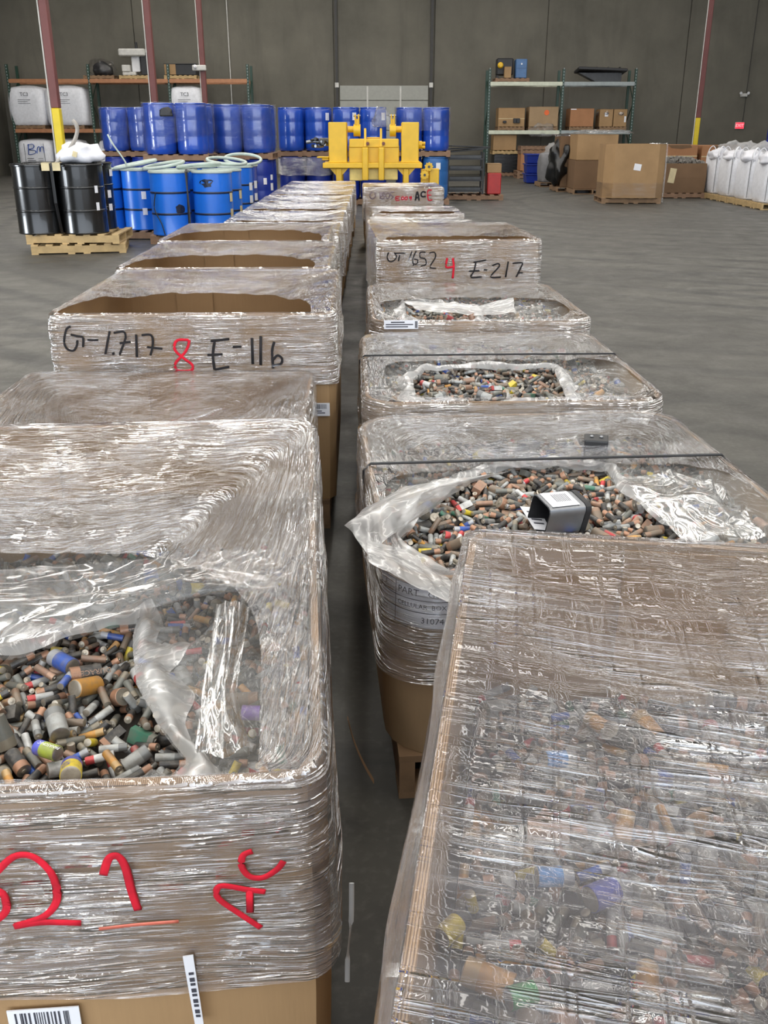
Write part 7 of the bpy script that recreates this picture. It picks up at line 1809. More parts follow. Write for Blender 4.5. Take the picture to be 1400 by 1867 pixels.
# black drums on two stacked pallets
rz = 4
pallet(-4.20, 13.42, 0, R(rz + 8), 'weathered pale pallet on the floor, lower of two under the black drums', 'pallet', wide=True)
pallet(-4.20, 13.44, PZ, R(rz), 'pale pallet directly under the black drums', 'pallet', wide=True)
bl = ['glossy black drum at the left of the front pair on the pale pallets', 'glossy black drum at the right of the front pair on the pale pallets',
      'black drum behind the front pair, topped by the white sack', 'black drum with white and red labels on its side, beside the blue drums']
c0, s0 = math.cos(R(rz)), math.sin(R(rz))
for i, (lx, ly) in enumerate(((-0.30, -0.29), (0.295, -0.29), (-0.30, 0.305), (0.295, 0.305))):
    x, y = -4.36 + lx * c0 - ly * s0, 13.47 + lx * s0 + ly * c0
    pp = ((-8, 0.70, 0.12, 0.09, 'paper'), (-28, 0.42, 0.07, 0.10, 'paper'), (-28, 0.25, 0.07, 0.09, 'paper')) if i == 3 else (((-40, 0.52, 0.05, 0.09, 'paper'), (-40, 0.3, 0.05, 0.1, 'paper')) if i == 1 else ())
    drum(x, y, 2 * PZ, 'black_steel', bl[i], rim='black_steel', ring='black_steel', papers=pp, rz=R(rz), r=0.297)
st = thing('load_strap', (-4.36, 13.47, 2 * PZ), 'black strap over the black drums with two tan edge protectors', 'strap', R(rz))
MB().tube([Vector(p) for p in ((0.0, -0.40, -0.1), (-0.0, -0.44, 0.02), (-0.0, -0.57, 0.4), (-0.0, -0.585, 0.86), (-0.0, -0.56, 0.893), (0.0, 0.0, 0.897), (0.0, 0.56, 0.893), (0.0, 0.59, 0.86), (0, 0.5, 0.02))], 0.02, 4, flat=0.2).build('webbing', 'strap', st)
for x in (-0.07, 0.07):
    MB().span((x - 0.05, -0.597, 0.80), (x + 0.05, -0.59, 0.90)).span((x - 0.05, -0.597, 0.894), (x + 0.05, -0.47, 0.90)).build('edge_protector', 'tape', st)


def lump(name, label, cat, loc, size, mat, seed, amp=0.25, group=None, parent=None, flatb=True, sub=3, ridged=False):
    """crumpled rounded body (sack, bundled film)"""
    bm = bmesh.new()
    bmesh.ops.create_icosphere(bm, subdivisions=sub, radius=1)
    for v in bm.verts:
        p = v.co.copy()
        n = ns((p.x * 1.7 + seed, p.y * 1.7, p.z * 1.7)) + 0.5 * ns((p.x * 4 + seed, p.y * 4, p.z * 4))
        if ridged:
            n = abs(n) * 2 - 0.4
        p *= 1 + amp * n
        if flatb:
            p.z = max(p.z, -0.55) + 0.55
        v.co = (p.x * size[0], p.y * size[1], p.z * size[2])
    me = bpy.data.meshes.new(name)
    bm.to_mesh(me)
    bm.free()
    me.materials.append(M[mat])
    me.polygons.foreach_set('use_smooth', [True] * len(me.polygons))
    o = obj(name, me, parent)
    o.location = loc
    return tag(o, label, cat, group) if label else o


sk = thing('plastic_sack', (-4.2, 13.5, 2 * PZ + 0.884), 'white plastic sack slumped on top of the black drums, hose beside it', 'sack')
lump('sack_body', None, None, (0.1, 0, 0), (0.3, 0.24, 0.17), 'white_film', 2.0, 0.35, parent=sk)
MB().span((0.02, -0.245, 0.1), (0.08, -0.235, 0.17)).build('torn_patch', 'tape', sk).rotation_euler = (0, R(20), 0)
hz = [pix(x, y, Y=13.35) for x, y in ((132, 220), (138, 226), (141, 238), (136, 256), (126, 272), (112, 288), (102, 299))]
tag(MB().tube(smooth_line(hz, 5), 0.027, 8).build('hose', 'hose', None, True), 'grey beige hose curving up from the black drums', 'hose')
hz = [pix(x, y, Y=13.9) for x, y in ((196, 245), (206, 263), (218, 280), (228, 295), (231, 304))]
tag(MB().tube(smooth_line(hz, 5), 0.012, 8).build('drum_spout', 'rim_pale', None, True), 'clear thin tube leaning out of a blue drum', 'tube')

# blue steel drums behind the black ones
pallet(-2.80, 14.62, 0, 0, 'reddish pallet under the front pair of bright blue drums', 'pallet_red', wide=True)
bn = ['bright blue drum, left of the front pair, with a dark scuff at its right edge', 'bright blue drum, right of the front pair, with a dark stain near the rim',
      'blue drum behind the left drum of the bright blue front pair', 'blue drum with two tan labels behind the stained blue drum']
for i, (x, y) in enumerate(((-3.105, 14.3), (-2.485, 14.3), (-3.105, 14.93), (-2.44, 14.93))):
    o = drum(x, y, PZ, 'blue_steel', bn[i], papers=((-18, 0.46, 0.08, 0.12, 'tape'), (-18, 0.24, 0.08, 0.12, 'tape')) if i in (1, 3) else ())
    if i < 2:      # scuffs in the paint
        rnd = random.Random(i)
        cx, cz, w, hh = ((-52, 0.36, 0.15, 0.16), (-98, 0.72, 0.22, 0.12))[i]
        m = MB()
        ring = []
        for k in range(14):
            a = 2 * PI * k / 14
            rr = rnd.uniform(0.7, 1.15)
            an = R(cx) + math.cos(a) * w * rr / 2 / 0.289
            ring.append(Vector((0.2835 * math.cos(an), 0.2835 * math.sin(an), cz + math.sin(a) * hh * rr / 2)))
        an = R(cx)
        m._add([Vector((0.285 * math.cos(an), 0.285 * math.sin(an), cz))] + ring, [(0, 1 + k, 1 + (k + 1) % 14) for k in range(14)])
        m.build('scuff', 'hoop_dark', o)
MB_ = MB().tube([Vector(p) for p in ((-2.795, 13.98, 0.1), (-2.795, 14.0, 0.5), (-2.795, 14.0, 1.0), (-2.795, 14.05, 1.03), (-2.795, 14.6, 1.03), (-2.795, 15.2, 1.0))], 0.02, 4, flat=0.3)
tag(MB_.build('load_strap', 'strap'), 'black strap between the two front blue drums', 'strap')
tag(MB().tube(smooth_line([(-3.25, 13.995, 0.72), (-3.285, 14.0, 0.5), (-3.2, 13.99, 0.3), (-3.16, 13.985, 0.14)], 5), 0.008, 6).build('loose_strap_end', 'strap'), 'thin black strap tail hanging down the left blue drum', 'strap')
pallet(-4.03, 15.2, 0, 0, 'pallet under the blue drums squeezed behind the black ones', 'pallet_red', wide=True, sy=0.98)
for i, (x, y) in enumerate(((-4.3, 15.15), (-3.735, 15.15))):
    drum(x, y, PZ, 'blue_steel', ('blue drum hidden behind the black drums, under the thin clear tube', 'blue drum with two white labels between black drums and blue front pair')[i],
         papers=((-70, 0.45, 0.07, 0.11, 'paper'), (-70, 0.22, 0.07, 0.1, 'paper')) if i else ())
pallet(-2.76, 16.72, 0, 0, 'reddish pallet under the second blue drum row', 'pallet_red', wide=True)
for i, (x, y) in enumerate(((-3.06, 16.42), (-2.46, 16.42), (-3.06, 17.03), (-2.46, 17.03))):
    drum(x, y, PZ, 'blue_steel' if i < 2 else 'blue_plastic', ('blue drum, left one of the second row behind the bright pair', 'blue drum with stacked pale labels, right one of the second row',
         'darker blue drum behind the left drum of the second row', 'darker blue drum behind the pale labelled drum of the second row')[i],
         papers=((-25, 0.5, 0.09, 0.12, 'paper'), (-25, 0.3, 0.09, 0.12, 'paper')) if i % 2 else ())
# loose locking rings and lids left lying on the blue drums
for x, y, z, tx, ty, r_, lab in ((-3.3, 14.9, 1.06, 5, -8, 0.30, 'pale locking ring tilted on the blue drums, left one'), (-2.75, 14.75, 1.055, -4, -5, 0.31, 'pale locking ring lying across the front blue drums'),
                                 (-2.45, 15.5, 1.10, 6, 6, 0.30, 'pale locking ring behind the strap on the blue drums'), (-2.35, 16.6, 1.10, 14, 4, 0.3, 'white arched ring standing up over the second blue row'),
                                 (-3.75, 15.0, 1.07, 3, -10, 0.31, 'flat pale lid ring over the blue drum beside the black drums')):
    m = MB()
    m.tube([Vector((r_ * math.cos(2 * PI * k / 36), r_ * math.sin(2 * PI * k / 36), 0)) for k in range(36)], 0.024, 8, closed=True)
    o = m.build('locking_ring', 'rim_pale', None, True)
    o.location = (x, y, z)
    o.rotation_euler = (R(tx), R(ty), 0)
    tag(o, lab, 'ring', 'loose rings on the blue drums')


# stacked pairs of tall blue drums further back
def drum_wrap(x, y, z0, z1, w, d, label, seed, slant=0.0, mat='film_drum'):
    per = rrect(w / 2, d / 2, 0.3, 90)
    m = MB()
    m.uv = []
    rows = []
    for k in range(13):
        f = k / 12
        row = []
        for px, py, s in per:
            zb = z0 + slant * (px / w + 0.5) + 0.03 * ns((px * 3 + seed, py * 3, 1))
            z = zb + (z1 - zb) * f
            g = 1 + 0.012 * ns((px * 5 + seed, py * 5, z * 4))
            row.append(Vector((px * g, py * g, z)))
            m.uv.append((s, z))
        row.append(row[0])
        m.uv.append((per[-1][2], z))
        rows.append(row)
    m.grid(rows)
    o = m.build('drum_film', mat, None, True)
    o.location = (x, y, 0)
    return tag(o, label, 'stretch film')


ST = [(-3.875, 18.8, 'film-wrapped stack behind bright blue drums', True, 0.33, -4), (-2.815, 20.0, 'film-wrapped stack second from the left', True, 0.05, 3),
      (-5.65, 22.3, 'partly hidden stack by the white sacks', True, 0.05, 2), (-1.755, 22.3, 'stack left of the yellow machine', False, 0, 0),
      (-0.535, 22.1, 'stack directly behind the yellow machine', False, 0, 0), (0.855, 22.3, 'film-wrapped stack right of the yellow machine', True, 0.45, 3)]
for k, (x, y, wh, wrapd, sl, a_) in enumerate(ST):
    pallet(x, y + 0.28, 0, 0, 'floor pallet of the ' + wh, 'pallet_red', wide=True)
    pallet(x, y + 0.28, PZ + 0.882, 0, 'upper pallet of the ' + wh, 'pallet_red', wide=True)
    zt = 2 * PZ + 0.882
    for j, (dx_, w_) in enumerate(((-0.2975, 'left'), (0.2975, 'right'))):
        low = 'blue_teal' if (k == 5 and j == 1) else 'blue_deep'
        drum(x + dx_, y, PZ, low, 'dark blue lower drum, %s one, %s' % (w_, wh), plastic=True, rim=low, papers=((-80, 0.62, 0.1, 0.14, 'paper'),) if k == 5 and j else (((-25, .5, .08, .1, 'paper'), (-25, .3, .09, .14, 'paper'), (-60, .42, .07, .12, 'paper')) if k == 1 else ()))
        drum(x + dx_, y, zt, 'blue_plastic', 'tall blue upper drum, %s one, %s' % (w_, wh), plastic=True, rim='blue_plastic',
             papers=((-48 if j == 0 else -40, 0.62, 0.11, 0.15, 'paper'),) if k in (3, 4) and (k == 4 or j == 1) else ())
        drum(x + dx_, y + 0.6, PZ, low, 'dark lower back drum, %s one, %s' % (w_, wh), plastic=True, rim=low)
        drum(x + dx_, y + 0.6, zt, 'blue_plastic', 'blue upper back drum, %s one, %s' % (w_, wh), plastic=True, rim='blue_plastic')
        if k in (3, 4):
            pass
    if wrapd:
        drum_wrap(x, y + 0.3, zt + (0.03 if sl < 0.4 else 0.42), zt + 0.90, 1.23, 1.24, 'clear film round the top drums of the ' + wh, k * 3.1, sl if sl < 0.4 else 0)
drum_wrap(-1.755, 22.6, 0.62, 1.0, 1.23, 1.24, 'bunched shiny film round the lower drums left of the yellow machine', 4.4, 0, 'film_side')
lump('bundled_film', 'crumpled grey film bundle hanging on the drums behind the machine', 'film', (-0.04, 21.76, 1.62), (0.2, 0.05, 0.24), 'liner', 8.0, 0.4)
lump('taped_patch', 'dark hole and patch on the wrapped drums', 'patch', (-3.97, 18.44, 1.78), (0.13, 0.03, 0.10), 'dark', 3.0, 0.3)

# ------------------------------------------------------------------ yellow machine
mc = thing('baling_machine', (-0.2, 18.9, 0), 'yellow machine with two towers on a raised frame at the end of the rows', 'machine')


def my(px, py, dy=0.0):
    p = pix(570 + px / 5.385, 180 + py / 5.385, Y=18.5 + dy)
    return p.x + 0.2, p.z


def mspan(x0, y0, x1, y1, dy0, dy1, name, mat='yellow', parent=None, bv=0.012):
    a, b = my(x0, y1), my(x1, y0)
    return bevel(MB().span((a[0], dy0 - 0.4, a[1]), (b[0], dy1 - 0.4, b[1])).build(name, mat, parent or mc), bv)


for x0, x1 in ((160, 332), (870, 1045)):
    tw = mspan(x0, 230, x1, 628, 0, 0.5, 'tower')
    mspan(x0 - 8, 612, x1 + 6, 630, -0.02, 0.52, 'foot_plate', parent=tw)
mspan(100, 628, 1075, 682, -0.06, 0.04, 'front_beam')
mspan(100, 628, 1075, 682, 0.66, 0.76, 'rear_beam')
mspan(100, 634, 180, 676, 0.0, 0.7, 'side_beam')
mspan(995, 634, 1075, 676, 0.0, 0.7, 'side_beam')
for x0, x1 in ((228, 285), (890, 945)):
    a = my(x0, 682)
    b = my(x1, 682)
    for d0 in (-0.4, 0.28):
        bevel(MB().span((a[0], d0, 0), (b[0], d0 + 0.1, a[1])).build('leg', 'yellow', mc), 0.01)
        for s_, e_ in ((a[0], -1), (b[0], 1)):
            MB().prism([(s_, 0, a[1]), (s_ + e_ * 0.12, 0, a[1]), (s_, 0, a[1] - 0.13)], (0, d0 + 0.03, 0), (0, d0 + 0.06, 0)).build('gusset', 'yellow', mc)
hp = mspan(355, 455, 850, 632, 0.05, 0.6, 'hopper')
mspan(358, 395, 846, 480, 0.03, 0.62, 'hopper_hood', parent=hp)
for x0, x1 in ((488, 545), (648, 702)):
    mspan(x0, 478, x1, 800, -0.08, 0.03, 'guide_post')
for x in (515, 670):
    a, b = my(x - 10, 470), my(x + 10, 290)
    m = MB()
    m.prism([(a[0], -0.42, a[1]), (a[0], -0.22, a[1]), (a[0], -0.28, b[1]), (a[0], -0.33, b[1])], (0, 0, 0), (b[0] - a[0], 0, 0))
    fin = m.build('lever_plate', 'yellow', mc)
    c = my(x + 25, 440)
    MB().lathe([(0.02, 0), (0.02, 0.05), (0.03, 0.05), (0.03, 0.09)], 8, 0, (c[0], -0.46, c[1]), (0, 1, 0)).build('clamp_bolt', 'column_red', fin)
mspan(528, 378, 662, 392, 0.1, 0.14, 'cross_rod')
for x0, x1, sx0, sx1 in ((400, 466, 340, 402), (756, 818, 816, 876)):
    a, b = my(x0, 350), my(x1, 150)
    cxm, w = (a[0] + b[0]) / 2, b[0] - a[0]
    zc = my(x0, 310)[1]
    cl = bevel(MB().span((cxm - w * 0.34, -0.32, zc), (cxm - w * 0.14, -0.18, b[1])).span((cxm + w * 0.14, -0.32, zc), (cxm + w * 0.34, -0.18, b[1])).span((cxm - w * 0.2, -0.3, zc), (cxm + w * 0.2, -0.2, b[1] - 0.08)).build('clevis_arm', 'yellow', mc), 0.008)
    MB().lathe([(0.105, 0), (0.105, w)], 20, 0, (a[0], -0.25, zc), (1, 0, 0)).build('bearing_hub', 'yellow', cl, 'auto')
    MB().cyl((cxm - w * 0.5, -0.25, b[1] - 0.03), (cxm + w * 0.5, -0.25, b[1] - 0.03), 0.018, 8).build('pin', 'steel', cl)
    p0, p1 = my(sx0, 300), my(sx1, 300)
    MB().cyl((p0[0], -0.25, p0[1]), (p1[0], -0.25, p0[1]), 0.055, 14).build('shaft', 'yellow', mc, 'auto')
for x0, x1, y1, mt in ((360, 490, 808, 'yellow_pale'), (545, 650, 800, 'yellow_pale'), (702, 836, 800, 'yellow_pale')):
    mspan(x0, 684, x1, y1, 0.1, 0.16, 'lower_panel', mt)
# feed wheels at the right
pz = mspan(1140, 684, 1240, 900, -0.1, 0.1, 'side_plate')
for cx_, cy_, r_ in ((1138, 665, 0.072), (1096, 745, 0.074)):
    c = my(cx_, cy_)
    m = MB()
    N = 9
    poly = []
    for k in range(N * 4):
        aa = 2 * PI * k / (N * 4)
        rr = r_ * (1.12 if k % 4 in (0, 1) else 0.9)
        poly.append((c[0] + rr * math.cos(aa), -0.56, c[1] + rr * math.sin(aa)))
    m.prism(poly, (0, 0, 0), (0, 0.06, 0))
    wv_ = m.build('toothed_wheel', 'yellow', mc)
    MB().cyl((c[0], -0.575, c[1]), (c[0], -0.50, c[1]), 0.024, 10).build('wheel_bore', 'steel_dark', wv_)
mspan(1060, 690, 1150, 900, 0.0, 0.08, 'wheel_bracket')
for k, (x0, y0, x1, y1, r_) in enumerate(((1045, 440, 1110, 440, 0.03), (1045, 476, 1108, 476, 0.028), (1045, 455, 1075, 455, 0.07))):
    p0, p1 = my(x0, y0), my(x1, y1)
    MB().cyl((p0[0] - 0.01, -0.2, p0[1]), (p1[0], -0.2, p0[1]), r_, 12).build('ram_end', 'yellow', mc)
rnd = random.Random(4)
gb_ = MB().cyl((my(165, 425)[0], -0.2, my(0, 425)[1]), (my(60, 425)[0], -0.2, my(0, 425)[1]), 0.07, 14).build('gear_motor', 'steel_dark', mc, 'auto')
for k in range(9):
    x, z = my(rnd.uniform(-20, 150), rnd.uniform(385, 470))
    MB().cyl((x, -0.3 + rnd.uniform(-.05, .05), z), (x + rnd.uniform(0.03, 0.1), -0.22, z + rnd.uniform(-0.02, 0.02)), rnd.uniform(0.02, 0.045), 10).build('hose_fitting', rnd.choice(('steel', 'steel_dark')), gb_, 'auto')
MB().tube(smooth_line([(my(-70, 430)[0], -0.2, my(0, 430)[1]), (my(-10, 420)[0], -0.22, my(0, 420)[1]), (my(60, 425)[0], -0.2, my(0, 425)[1])], 4), 0.03, 8).build('drive_rod', 'steel', gb_, True)
mspan(42, 568, 160, 582, -0.05, 0.3, 'side_tray')
mspan(90, 582, 158, 605, -0.02, 0.2, 'tray_bracket')


# ------------------------------------------------------------------ pallet racking
def rack(name, label, xs, y, zs, beam_mats, h, post='rack_green', depth=1.07, brace_all=True):
    o = thing(name, (xs[0], y, 0), label, 'rack')
    for x in xs:
        lx = x - xs[0]
        for dy in (0, depth - 0.08):
            u = MB().span((lx - 0.045, dy, 0), (lx + 0.045, dy + 0.08, h)).build('upright', post, o)
            m = MB()
            if dy == 0:
                for k in range(int(h / 0.1)):
                    m.span((lx - 0.012, -0.003, 0.08 + k * 0.1), (lx + 0.012, -0.001, 0.13 + k * 0.1))
                tag(m.build('slots', 'rack_grey', u), kind='stuff')
            MB().span((lx - 0.07, dy - 0.02, 0), (lx + 0.07, dy + 0.1, 0.012)).build('foot_plate', post, u)
        z = 0.25
        k = 0
        while z + 0.75 < h:
            m = MB().cyl((lx, 0.06 if k % 2 else depth - 0.06, z), (lx, depth - 0.06 if k % 2 else 0.06, z + 0.75), 0.018, 6)
            m.build('brace', post, o)
            z += 0.75
            k += 1
    for i in range(len(xs) - 1):
        for z, mt in zip(zs, beam_mats[i]):
            for dy in (-0.03, depth - 0.05):
                bevel(MB().span((xs[i] - xs[0] + 0.03, dy, z - 0.13), (xs[i + 1] - xs[0] - 0.03, dy + 0.05, z)).build('beam', mt, o), 0.006)
            for k in range(4):
                x = xs[i] - xs[0] + 0.3 + k * (xs[i + 1] - xs[i] - 0.6) / 3
                MB().span((x - 0.05, 0, z - 0.03), (x + 0.05, depth, z - 0.001)).build('cross_bar', 'rack_grey', o)
    return o


YR = 36.7
rack('pallet_rack', 'long orange-beamed pallet rack holding white sacks, left part of back wall', [-13.45, -10.55, -7.7, -4.87], YR, [1.62, 3.27], [('rack_orange',) * 2] * 3, 3.75)
rack('pallet_rack', 'green pallet rack with cream and grey beams, two bays, right of the dock door', [3.78, 6.42, 9.0], YR, [1.57, 3.18], [('rack_cream', 'rack_cream'), ('rack_grey', 'rack_grey')], 3.6)


def on_rack(x0, x1, z, zh):
    a, b = pix(x0, 200, Y=YR + 0.1), pix(x1, 200, Y=YR + 0.1)
    return (a.x + b.x) / 2, b.x - a.x


def fibc(loc, w, d, h, label, group=None, loops=True, rz=0.0, mat='white_bag', seed=0.0, name='bulk_bag', spout=True, cat='bulk bag'):
    """woven bulk bag: bulging body, corner loops, tied top"""
    o = thing(name, loc, label, cat, rz, group)
    rows = []
    for z, g in ((0, 0.94), (0.03, 1.0), (0.12, 1.03), (0.3, 1.06), (0.5, 1.07), (0.68, 1.06), (0.82, 1.03), (0.92, 0.98), (0.97, 0.9), (1.0, 0.7), (1.03, 0.4), (1.04, 0.1)):
        rows.append([Vector((x * g + 0.02 * ns((x * 5 + seed, y * 5, z * 6)), y * g + 0.02 * ns((x * 5, y * 5 + seed, z * 6)), h * z)) for x, y, s in rrect(w / 2, d / 2, min(w, d) * 0.2, 44)])
    m = MB()
    m.grid(rows, 0, True)
    m._add(rows[-1], [tuple(range(44))])
    m._add(rows[0], [tuple(range(43, -1, -1))])
    m.build('bag_body', mat, o, 'auto')
    if loops:
        for sx in (-1, 1):
            for sy in (-1, 1):
                x, y = sx * w * 0.44, sy * d * 0.44
                MB().tube(smooth_line([(x, y, h * 0.3), (x * 1.04, y * 1.04, h * 0.8), (x, y, h * 1.06), (x * 0.8, y * 0.9, h * 1.17), (x * 0.62, y * 0.8, h * 1.06), (x * 0.6, y * 0.8, h * 0.98)], 4), 0.03, 6, flat=0.3).build('lifting_loop', mat, o, True)
        for sx in (-1, 1):
            MB().cyl((sx * w * 0.5, -d * 0.47, 0.05), (sx * w * 0.5, -d * 0.47, h * 0.9), 0.008, 5).build('side_seam', 'grey', o)
    if spout:
        lump('tied_film', None, None, (0, 0, h * 1.0), (w * 0.3, d * 0.3, 0.17), 'liner_thick', seed + 3, 0.5, parent=o)
    return o


def marked(o, s, size, mat, x, z, y):
    lettering(s, size, mat, (x, y, z), o)


# white sacks on the left rack (z of shelf + pallet)
for (x0, x1, z, lab, mk) in ((18, 82, 1.62, 'white sack block stencilled TC3, leftmost on the middle beam', 'TC3'), (86, 158, 1.62, 'white sack block behind the red column on the middle beam', 'TC3'),
                            (312, 368, 1.62, 'white sack block peeping over the wrapped blue drums', 'TC3'),
                            (24, 84, 0.0, 'white sack block with blue Bm scrawl, leftmost on the floor', 'Bm'), (90, 142, 0.0, 'white sack block with blue scrawl behind the yellow column base', 'Bm'),
                            (172, 236, 0.0, 'white sack block on the floor behind the partly hidden drum stack', '')):
    cx_, w = on_rack(x0, x1, 0, 0)
    pallet(cx_, YR + 0.52, z, 0, 'pallet under the ' + lab.split(',')[0], 'pallet_old', wide=True, sx=0.95, sy=0.95)
    o = fibc((cx_, YR + 0.52, z + PZ), w, 1.05, 1.28 if z else 1.12, lab, loops=False, spout=False, name='sack_block', cat='bulk bag', seed=x0)
    yf = -0.577
    if mk == 'TC3':
        marked(o, 'TC3', 0.17, 'print', 0, 1.02, yf)
        m = MB()
        for k in range(3):
            m.span((-0.25, yf - 0.001, 0.84 - k * 0.06), (0.2 - 0.1 * (k % 2), yf, 0.855 - k * 0.06))
        m.build('stencil_lines', 'grey', o)
    elif mk == 'Bm':
        m = MB()
        for st in ([(-0.2, 0.62), (-0.16, 0.98)], [(-0.2, 0.95), (0.0, 0.98), (0.02, 0.86), (-0.16, 0.8), (0.06, 0.76), (0.04, 0.66), (-0.18, 0.62)], [(0.12, 0.66), (0.16, 0.86), (0.24, 0.88), (0.24, 0.72), (0.27, 0.86), (0.36, 0.88), (0.38, 0.68)]):
            m.tube(smooth_line([(x, yf + 0.005, z_) for x, z_ in st], 5), 0.026, 6, flat=0.4)
        m.build('handwriting', 'ink_blue', o, True)
        m = MB()
        for k in range(5):
            m.span((-0.26, yf - 0.001, 0.48 - k * 0.075), (-0.02 + 0.06 * (k % 3), yf, 0.5 - k * 0.075))
            m.span((0.14, yf - 0.001, 0.48 - k * 0.075), (0.32, yf, 0.492 - k * 0.075))
        m.span((-0.33, yf - 0.001, 0.1), (-0.315, yf, 1.0)).span((0.38, yf - 0.001, 0.1), (0.395, yf, 1.0))
        m.build('printed_lines', 'print', o)
# top beam of the left rack
cx_, w = on_rack(160, 214, 0, 0)
pallet(cx_, YR + 0.5, 3.27, 0, 'pallet under the film-covered dome on the top beam', 'pallet_old', wide=True, sx=0.95, sy=0.9)
o = thing('wrapped_equipment', (cx_, YR + 0.5, 3.27 + PZ), 'dark domed equipment under clear film on the orange top beam', 'equipment')
lump('equipment', None, None, (0.05, 0, 0), (0.36, 0.34, 0.3), 'dark', 1.0, 0.2, parent=o)
lump('film_cover', None, None, (0, 0, 0), (0.52, 0.46, 0.38), 'film_drum', 2.0, 0.25, parent=o, ridged=False)
cx_, w = on_rack(226, 274, 0, 0)
pallet(cx_, YR + 0.5, 3.27, 0, 'pallet under the white machine on the top beam', 'pallet', wide=True, sx=0.95, sy=0.85)
o = thing('white_machine', (cx_, YR + 0.5, 3.27 + PZ), 'white bench machine with wide head on the orange top beam', 'machine')
bevel(MB().span((-0.42, -0.35, 0), (0.05, 0.3, 0.12)).build('base', 'fitting', o), 0.02)
bevel(MB().span((-0.1, -0.2, 0.12), (0.2, 0.15, 0.62)).build('pillar', 'white', o), 0.02)
bevel(MB().span((-0.5, -0.4, 0.62), (0.45, 0.25, 0.86)).build('head', 'fitting', o), 0.04)
bevel(MB().span((-0.42, -0.38, 0.12), (-0.14, -0.05, 0.34)).build('control_box', 'fitting', o), 0.02)
bevel(MB().span((0.24, -0.3, 0.0), (0.62, 0.2, 0.75)).build('motor_box', 'dark', o), 0.03)
MB().cyl((0.1, -0.1, 0.86), (0.1, -0.1, 1.08), 0.05, 10).build('knob', 'dark', o)
cx_, w = on_rack(306, 362, 0, 0)
pallet(cx_, YR + 0.5, 3.27, 0, 'pallet under the dark crate on the top beam', 'pallet', wide=True, sx=0.95, sy=0.95)
o = thing('crate', (cx_, YR + 0.5, 3.27 + PZ), 'dark crate with a tan end panel on the orange top beam', 'crate')
bevel(MB().span((-0.56, -0.4, 0), (0.56, 0.4, 0.36)).build('crate_body', 'dark', o), 0.02)
bevel(MB().span((-0.56, -0.415, 0.02), (-0.16, -0.402, 0.36)).build('end_panel', 'card', o), 0.005)
MB().span((-0.58, -0.42, 0.36), (0.58, 0.42, 0.38)).build('crate_lid', 'dark', o)


# cartons
def carton(x, y, z, w, d, h, label, mat='card', rz=0.0, flaps=True, cat='box', tape_=True, name='carton', group=None, paper=None):
    o = thing(name, (x, y, z), label, cat, rz, group)
    bevel(MB().span((-w / 2, -d / 2, 0), (w / 2, d / 2, h)).build('carton_body', mat, o), 0.01)
    if flaps:
        for s_ in (-1, 1):
            MB().span((s_ * w / 2 * 0.995 if s_ < 0 else 0.004, -d / 2, h), (-0.004 if s_ < 0 else w / 2 * 0.995, d / 2, h + 0.008)).build('flap', mat, o)
    if tape_:
        MB().span((-w / 2 - 0.001, -d / 2 - 0.002, h * 0.42), (w / 2 + 0.001, -d / 2 - 0.0005, h * 0.45)).build('tape_line', 'tape', o)
    if paper:
        px_, pz_, pw, ph, mt = paper
        MB().span((px_ - pw / 2, -d / 2 - 0.004, pz_ - ph / 2), (px_ + pw / 2, -d / 2 - 0.002, pz_ + ph / 2)).build('paper_label', mt, o)
    return o


def rack_load(x0, x1, z, h, label, mat='card', plab=None, **kw):
    cx_, w = on_rack(x0, x1, 0, 0)
    pallet(cx_, YR + 0.52, z, 0, plab or ('pallet under the ' + label.split(' on ')[0]), 'pallet_old', wide=True, sx=0.9, sy=max(0.7, min(1.0, w / 1.22 * 1.02)))
    return carton(cx_, YR + 0.5, z + PZ, w, 0.9, h, label, mat, **kw)


o = rack_load(909, 957, 1.57, 0.62, 'tan carton with pale strap line and dark gear, on the cream middle beam')
for x in (-0.25, 0.12, 0.24):
    bevel(MB().span((x - 0.06, -0.52, 0.12), (x + 0.06, -0.452, 0.28 if x > 0 else 0.2)).build('clip_on_fitting', 'dark', o), 0.01)
o = rack_load(965, 1018, 1.57, 0.66, 'film-wrapped carton with round orange sticker on the cream middle beam', 'card_light', tape_=False)
MB().lathe([(0.09, 0), (0.09, 0.003)], 20, 0, (0.1, -0.455, 0.47), (0, -1, 0)).build('round_sticker', 'orange', o)
lump('film_drape', None, None, (-0.05, -0.42, -0.34), (0.46, 0.1, 0.32), 'liner', 5, 0.5, parent=o, flatb=True, sub=4)
rack_load(1040, 1083, 1.57, 0.60, 'brown carton with a pale top corner strip on the grey middle beam', 'card_orange', tape_=False, paper=(-0.32, 0.58, 0.2, 0.03, 'paper'))
cx_, w = on_rack(1096, 1143, 0, 0)
pallet(cx_, YR + 0.52, 1.57, 0, 'bluish grey pallet under the two film-topped cartons', 'pallet_old', wide=True, sx=0.9, sy=0.8)
for k, (dx_, lab) in enumerate(((-0.25, 'left of two small film-topped cartons on the grey beam'), (0.26, 'right of two small film-topped cartons on the grey beam'))):
    c_ = carton(cx_ + dx_, YR + 0.5, 1.57 + PZ, 0.48, 0.7, 0.58, lab, 'card', tape_=False, paper=(0.0, 0.40, 0.12, 0.12, 'paper') if k == 0 else (0.18, 0.25, 0.07, 0.2, 'paper'))
    lump('film_cap', None, None, (0, 0, 0.36), (0.27, 0.38, 0.17), 'film_side', k + 4.0, 0.15, parent=c_, sub=3)
